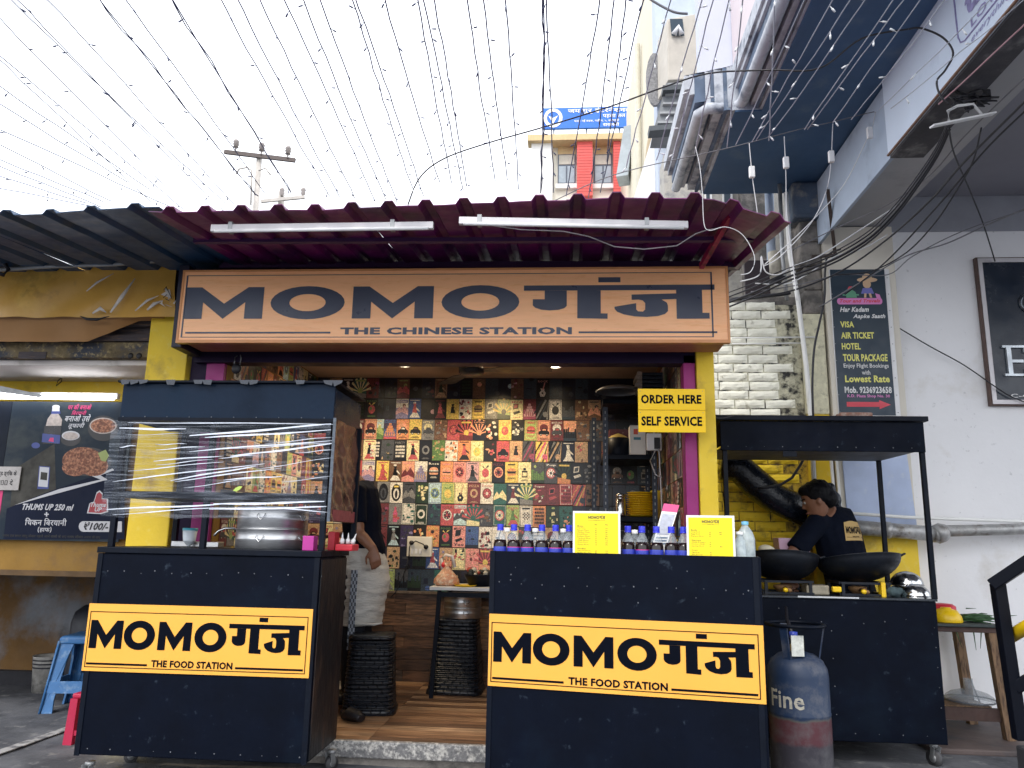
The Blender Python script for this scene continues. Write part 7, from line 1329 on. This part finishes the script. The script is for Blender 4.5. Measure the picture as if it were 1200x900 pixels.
t = thing('notice', 'white handwritten paper notice under clear tape on the left banner', 'notice', at(10, 560, 4.54)); a, b = at(-14, 574, 4.54), at(25, 547, 4.54); m = MB(); m.box(a.x, 4.54, a.z, b.x, 4.545, b.z); pn = m.build('paper', mat('taped_paper', (.36, .34, .33), .3, var=.25, vs=12), t); m = MB(); ff = on_front(a.x, a.z, b.x, b.z, 4.54)
text(m, 'कोल्ड ड्रिंक के', ff, .1, .56, .88, .84, 0, d=.001, bold=.03); text(m, 'cash दे', ff, .15, .2, .8, .46, 0, d=.001, bold=.03); m.build('print', INK, pn)
# blue stool
BLU = mat('scuffed_blue_plastic', (.045, .16, .38), .45, var=.2, vs=10, c2=(.16, .28, .46), amt=.3, c2s=18, bump=.15, bs=30)
st = thing('plastic_stool', 'sky blue plastic stool half hidden behind the left cart', 'stool', (-3.12, 5.05, 0), R(10), local=True); hs = .46; wt, wb = .27, .36
m = MB(); m.loft([[Vector((x*k, y*k, z)) for x, y in ((-1, -1), (1, -1), (1, 1), (-1, 1))] for k, z in ((wt/2+.004, hs-.05), (wt/2+.006, hs-.02), (wt/2, hs-.004), (wt/2-.02, hs))], sm=False); m.build('seat', BLU, st, bev=.01)
for q in range(4):
    a = R(90*q); ca, sa = math.cos(a), math.sin(a)
    def T_(x, y, z): return (x*ca-y*sa, x*sa+y*ca, z)
    m = MB()
    for s in (-1, 1):
        top = wt/2; bot = wb/2
        x_in_t, x_in_b = top-.075, bot-.07
        f = [(s*top, -top, hs-.05), (s*bot, -bot, 0), (s*x_in_b, -bot, 0), (s*(x_in_b+.004), -(bot-.01), .08), (s*(top-.055), -(top+.008), hs-.16), (s*(top-.085), -top, hs-.05)]
        pts = [T_(*p) for p in f]; pin = [T_(p[0], p[1]+.012, p[2]) for p in f]; n = 6; m.add(pts+pin, [tuple(range(n)), tuple(range(2*n-1, n-1, -1))]+[(i, (i+1) % n, n+(i+1) % n, n+i) for i in range(n)])
    m.build('leg', BLU, st); m = MB(); z0, z1 = .12, .19; w0 = wb/2-(wb-wt)/2*z0/hs; w1 = wb/2-(wb-wt)/2*z1/hs
    m.add([T_(-w0, -w0-.001, z0), T_(w0, -w0-.001, z0), T_(w1, -w1-.001, z1), T_(-w1, -w1-.001, z1), T_(-w0, -w0+.01, z0), T_(w0, -w0+.01, z0), T_(w1, -w1+.01, z1), T_(-w1, -w1+.01, z1)], [(0, 1, 2, 3), (7, 6, 5, 4), (0, 4, 5, 1), (3, 2, 6, 7)]); m.build('stretcher', BLU, st)
    m = MB(); m.tube([T_(wt/2+.003, -wt/2-.003, hs-.03), T_(wb/2+.003, -wb/2-.003, 0)], .008, 6); m.build('corner_rib', BLU, st)
rs = thing('plastic_stool', 'low crimson plastic stool peeping out behind the lower left corner of the left cart', 'stool', (-2.56, 4.32, 0)); m = MB(); x0, x1, y0, y1 = -2.68, -2.42, 4.2, 4.45
RS = mat('crimson_plastic', (.42, .015, .06), .45, var=.1)
m.box(x0+.015, y0, .235, x1, y1, .26); m.build('seat', RS, rs, bev=.008)
for x in (x0, x1-.05):
    for y in (y0-.01, y1-.03): m = MB(); m.add([(x+.015, y, .235), (x+.055, y, .235), (x+.05, y, 0), (x-.0, y, 0)]+[(x+.015, y+.03, .235), (x+.055, y+.03, .235), (x+.05, y+.03, 0), (x, y+.03, 0)], [(0, 1, 2, 3), (7, 6, 5, 4), (0, 4, 5, 1), (1, 5, 6, 2), (2, 6, 7, 3), (3, 7, 4, 0)]); m.build('leg', RS, rs)
m = MB(); m.box(x0+.02, y0-.004, .05, x1, y0+.01, .075); m.build('stretcher', RS, rs)
t = thing('tissue', 'crumpled pink tissue on the crimson stool', 'tissue', (-2.66, 4.25, .26)); m = MB(); [m.sphere((-2.60+.03*k, 4.24, .27+.008*(k % 2)), .02, 8) for k in range(3)]; o = m.build('paper', mat('pale_pink_tissue', (.6, .35, .35), .8), t); fuse(o, .006, 1)
p = atz(50, 806, 0); bk = thing('bucket', 'dirty white bucket with dark stripes behind the blue stool', 'bucket', (p.x+.05, 5.6, 0)); bx_, by_ = at(51, 790, 5.5).x+.03, 5.5
m = MB(); m.lathe([(.001, 0), (.085, 0), (.105, .24), (.108, .245), (.1, .24), (.08, .02)], (bx_, by_, 0), 24); b_ = m.build('body', mat('dirty_white_plastic', (.30, .29, .27), .6, var=.4, vs=12, c2=(.1, .1, .1), amt=.3, c2s=10), bk)
for z in (.165, .19, .215): m = MB(); r0 = .085+.02*z/.24; m.lathe([(r0+.002, z), (r0+.003, z+.01)], (bx_, by_, 0), 24); m.build('stripe', CABLE, b_)
t = thing('gas_cylinder', 'dark gas cylinder in the shadow behind the blue stool', 'gas cylinder', at(98, 760, 5.3)); c = at(106, 760, 5.35); c.z = 0
m = MB(); m.lathe([(.12, 0), (.14, .05), (.14, .50), (.12, .57), (.07, .61), (.03, .62), (.001, .62)], c, 24); m.build('tank', mat('dark_cylinder', (.012, .014, .022), .5, var=.3), t); m = MB(); m.lathe([(.02, .62), (.02, .78), (.03, .79), (.03, .83), (.001, .84)], c, 12); m.build('valve', BLACK2, t)
t = thing('stone', 'pale stone chip on the ground under the blue stool', 'stone', atz(56, 807, 0)); p = atz(56, 807, .01); m = MB(); m.sphere(p, .02, 7, 0, (1, 1, .6)); m.build('chip', PAPERW, t)
# ------------------------------------------------------------------ fairy lights and cables
WN = mat('fairy_wire_dark', (.04, .055, .14), .5, var=.2); BU = mat('fairy_bulb_dark', (.06, .07, .14), .4); WN2 = mat('fairy_wire_pale', (.42, .44, .5), .5); BU2 = mat('fairy_bulb_white', (.78, .80, .82), .3)
def strand(px0, py0, px1, py1, Z, lab, pale=False, r=.0016, grp=None, double=False):
    A, B = atz(px0, py0, Z), atz(px1, py1, Z-.10); d = B-A
    s0 = -(A.y+.5)/d.y; A2 = A+d*s0; L_ = (B-A2).length; n = max(10, int(L_/.12)); rr = random.Random(int(px0*7+py0*3+px1)); pts = []
    for k in range(n+1):
        f = k/n; p = A2+(B-A2)*f; p.z += -.10*math.sin(PI*f)*.6+.004*rr.uniform(-1, 1); p.x += .006*math.sin(f*9+px0)+.003*rr.uniform(-1, 1); pts.append(p)
    t = thing('fairy_light_string', lab, 'fairy lights', B, group=grp); m = MB(); m.tube(pts, r, 4, sm=True)
    if double: m.tube([p+V((.008*math.sin(i*1.3), 0, .006*math.cos(i*1.7))) for i, p in enumerate(pts)], r, 4)
    m.build('wire', WN2 if pale else WN, t); m = MB(); y = rr.uniform(0, .2)
    while y < L_:
        f = y/L_*n; i = min(n-1, int(f)); p = pts[i].lerp(pts[i+1], f-i); dd = V((rr.uniform(-1, 1), rr.uniform(-.5, .5), rr.uniform(-1.1, .2))).normalized()
        m.tube([p, p+dd*.014, p+dd*.015, p+dd*.032], [.0016, .0018, .0042, .0034], 6); y += rr.uniform(.22, .36)
    m.build('bulbs', BU2 if pale else BU, t, kind='stuff'); return t
tops = [(30, 0, 267, 242, 0), (34, 0, 262, 246, 0), (70, 0, 275, 240, 0), (127, 0, 300, 228, 1), (158, 0, 312, 228, 0), (213, 0, 340, 226, 1), (268, 0, 386, 230, 0), (286, 0, 398, 230, 0), (310, 0, 417, 232, 0), (340, 0, 440, 236, 0), (362, 0, 452, 234, 0), (380, 0, 466, 236, 0),
        (418, 0, 484, 222, 0), (422, 0, 497, 230, 0), (456, 0, 515, 214, 0), (494, 0, 529, 214, 0), (498, 0, 544, 222, 0), (510, 0, 548, 218, 0), (551, 0, 580, 213, 0), (570, 0, 594, 212, 0), (592, 0, 609, 222, 0), (636, 0, 635, 226, 1), (641, 0, 648, 226, 0), (699, 0, 664, 230, 0), (717, 0, 690, 232, 0), (731, 0, 712, 190, 0), (752, 0, 703, 226, 0)]
for i, (a, b, c, d, dbl) in enumerate(tops): strand(a, b, c, d, 3.35, '%s fairy light string from the left along the top of the sky' % ordn(i), double=bool(dbl), r=.0032 if dbl else .0032, grp='fairy light strings across the sky')
lefts = [(0, 8, 200, 225), (0, 52, 214, 245), (0, 58, 180, 240), (0, 93, 175, 222), (0, 117, 150, 214), (0, 145, 216, 250), (0, 165, 130, 236), (0, 185, 120, 236), (0, 193, 118, 242), (0, 205, 100, 238), (0, 220, 110, 242)]
for i, (a, b, c, d) in enumerate(lefts): strand(a, b, c, d, 3.35, '%s fairy light string from the top at the left edge' % ordn(i), r=.0031, grp='fairy light strings across the sky')
rts = [(781, 0, 735, 196, 0), (820, 0, 770, 188, 0), (832, 0, 790, 186, 0), (851, 0, 815, 180, 0), (867, 0, 851, 172, 0), (907, 0, 903, 165, 0), (936, 0, 862, 170, 1), (971, 0, 881, 167, 1), (988, 0, 887, 165, 1), (1005, 0, 900, 161, 1), (1041, 0, 941, 152, 1), (1050, 0, 946, 151, 1), (1072, 0, 975, 144, 1), (1099, 0, 997, 140, 1), (1150, 0, 1030, 128, 1), (1190, 0, 1046, 128, 1)]
for i, (a, b, c, d, pl_) in enumerate(rts):
    t_ = strand(a, b, c, d, 3.12, '%s fairy light string from the left before the buildings' % ordn(i), pale=True, r=.0026, grp='fairy light strings before the buildings')
def cable(lab, pts, Y, r=.004, mt=None, nm='cable', sag=0, cat='cable', sub=6):
    Ys = Y if isinstance(Y, (list, tuple)) else [Y]*len(pts); P_ = [at(px, py, y) for (px, py), y in zip(pts, Ys)]; out = []
    for i in range(len(P_)-1):      # smooth curve through the points
        p0, p1, p2, p3 = P_[max(i-1, 0)], P_[i], P_[i+1], P_[min(i+2, len(P_)-1)]
        for k in range(sub): t_ = k/sub; out.append(.5*((2*p1)+(p2-p0)*t_+(2*p0-5*p1+4*p2-p3)*t_*t_+(3*p1-p0-3*p2+p3)*t_**3))
    out.append(P_[-1]); t = thing(nm, lab, cat, P_[0]); m = MB(); m.tube(out, r, 5); m.build('strand', mt or CABLE, t); return t
cable('pale cross wire from which the strings before the blue balcony hang', [(640, 240), (700, 212), (752, 196), (851, 174), (935, 152), (975, 143), (1024, 131), (1065, 124), (1112, 116)], 4.25, .003, CABLEG)
for i, (pts, bx_, by_) in enumerate((([(878, 168), (880, 190), (882, 210), (887, 245), (888, 262)], 881, 202), ([(919, 160), (920, 180), (921, 205), (922, 250), (928, 300), (934, 352)], 921, 191), ([(976, 145), (975, 170), (974, 190), (968, 225), (950, 262), (915, 300), (895, 312)], 974, 184), ([(1026, 131), (1022, 150), (1015, 165), (990, 215), (960, 250), (930, 280), (896, 310)], 1019, 156))):
    t = cable('%s white lead with a connector from the left hanging off the cross wire' % ordn(i), pts, 4.2, .0028, CABLEW); p = at(bx_, by_, 4.19); m = MB(); m.box(p.x-.016, 4.175, p.z-.035, p.x+.016, 4.2, p.z+.035); m.build('connector', WHITE, t, bev=.005)
cable('thin white lead dropping over the right part of the maroon awning', [(815, 172), (820, 195), (823, 225), (825, 262), (832, 270), (850, 266), (870, 275), (884, 300), (880, 318), (868, 322)], 3.0, .0017, CABLEW)
cable('black cable curving from the awning ridge up to the balcony', [(478, 240), (492, 208), (520, 186), (570, 168), (640, 148), (720, 123), (775, 103), (830, 86), (900, 82), (960, 80), (1010, 45), (1065, 34)], [4.0, 4.0, 4.0, 4.0, 3.9, 3.7, 3.6, 3.5, 3.4, 3.35, 3.3, 3.25], .0045)
cable('black cable looping down from the balcony edge over the pale blue signboard', [(1065, 34), (1080, 33), (1105, 44), (1117, 62), (1108, 82), (1098, 95), (1102, 112), (1112, 122)], [3.2]*8, .0048)
cable('pale curved cable at the top edge above the air conditioner', [(755, -6), (770, 4), (790, 14), (806, 16)], 6.2, .012, CABLEG)
trunk = [(850, 356), (885, 342), (920, 326), (955, 313), (985, 300), (1020, 278), (1050, 248), (1075, 215), (1098, 180), (1112, 150)]
for i, (dy, r, y2, lb) in enumerate(((0, .008, 3.6, 'thickest'), (4, .006, 3.6, 'lowest'), (-5, .005, 3.55, 'uppermost'), (-9, .0035, 3.5, 'thin upper'))):
    n = len(trunk); cable('%s cable of the bundle running from the orange sign up to the wire knot' % lb, [(x+dy*.3, y+dy*(1.2-.9*k/n)) for k, (x, y) in enumerate(trunk)], [4.9-(4.9-y2)*k/(n-1) for k in range(n)], r)
cable('black cable falling from the bundle down past the travel banner to the canopy', [(985, 292), (972, 298), (967, 315), (966, 350), (960, 380), (954, 410), (952, 450), (953, 488)], 5.2, .008)
cable('upper long black cable crossing the ceiling at the right edge', [(870, 352), (930, 340), (985, 318), (1040, 280), (1090, 235), (1130, 190), (1200, 120), (1240, 80)], [5.0, 5, 4.9, 4.6, 4.2, 3.8, 3.2, 3.0], .006)
cable('middle long black cable crossing the ceiling at the right edge', [(990, 345), (1040, 305), (1100, 240), (1160, 170), (1240, 95)], [5.2, 4.9, 4.3, 3.8, 3.2], .005)
cable('lower long grey cable crossing the ceiling at the right edge', [(960, 360), (1010, 330), (1062, 300), (1110, 285), (1160, 262), (1240, 228)], [5.2, 5.1, 5, 4.8, 4.6, 4.2], .0045, CABLEG)
cable('thin black cable drooping under the lamp bracket towards the dark panel', [(1112, 150), (1118, 180), (1135, 220), (1152, 262), (1166, 306)], [3.5, 3.8, 4.4, 5, 5.38], .0045)
cable('black cable looping beneath the wire knot to the right', [(1150, 150), (1140, 190), (1120, 225), (1095, 262), (1062, 296), (1020, 318), (975, 322)], [3.6, 3.9, 4.2, 4.5, 4.8, 5.0, 5.1], .0045)
cable('thin black wire slanting across the white wall from the banner to the panel', [(1043, 378), (1090, 406), (1130, 428), (1180, 462), (1210, 474)], 5.38, .0045)
cable('thin white lead from the brick wall to the banner top', [(885, 332), (920, 333), (945, 322), (980, 300), (1010, 292), (1040, 275)], 4.8, .004, CABLEW)
cable('white lead tied at the right tip of the maroon awning', [(868, 330), (890, 322), (892, 300), (897, 318), (912, 322), (930, 312), (960, 300), (1010, 268), (1060, 235)], 4.6, .0042, CABLEW)
cable('thick black cable from the orange sign along the top of the bricks', [(850, 362), (856, 352), (880, 349), (915, 345), (926, 343)], 5.1, .014)
cable('dark cord knotted at the corner of the yellow order sign', [(825, 470), (833, 482), (838, 489), (848, 490), (860, 487)], 4.1, .004)
cable('thin pink cable slanting over the signboard underside', [(1100, 122), (1130, 95), (1165, 62), (1210, 20)], [3.4, 3.2, 2.9, 2.6], .0035, mat('pink_cable', (.45, .25, .28), .6))
cable('uppermost thin grey cable crossing the beam from the column', [(930, 292), (985, 265), (1040, 240), (1090, 205), (1130, 160), (1200, 92)], [5.0, 4.9, 4.6, 4.2, 3.8, 3.2], .0035, CABLEG)
cable('thin grey cable crossing low above the travel banner', [(880, 342), (930, 335), (985, 322), (1040, 322), (1070, 300), (1130, 270), (1220, 240)], [5.1, 5.1, 5.1, 5.1, 5, 4.8, 4.4], .0035, CABLEG)
# padlock hanging at the top of the shop opening
p = at(277, 432, 4.04); t = thing('padlock', 'dark padlock hanging from two hooks at the top left of the shop opening', 'padlock', p); m = MB(); m.sphere(p, .028, 14, 0, (1, .5, 1.1)); m.build('body', CABLE, t); m = MB(); m.tube([p+V((-.015, 0, .02)), p+V((-.013, 0, .065)), p+V((0, 0, .075))], .003, 6); m.tube([p+V((.018, 0, .02)), p+V((.022, 0, .06)), p+V((.015, 0, .08))], .003, 6); m.build('shackle', GALV, t)
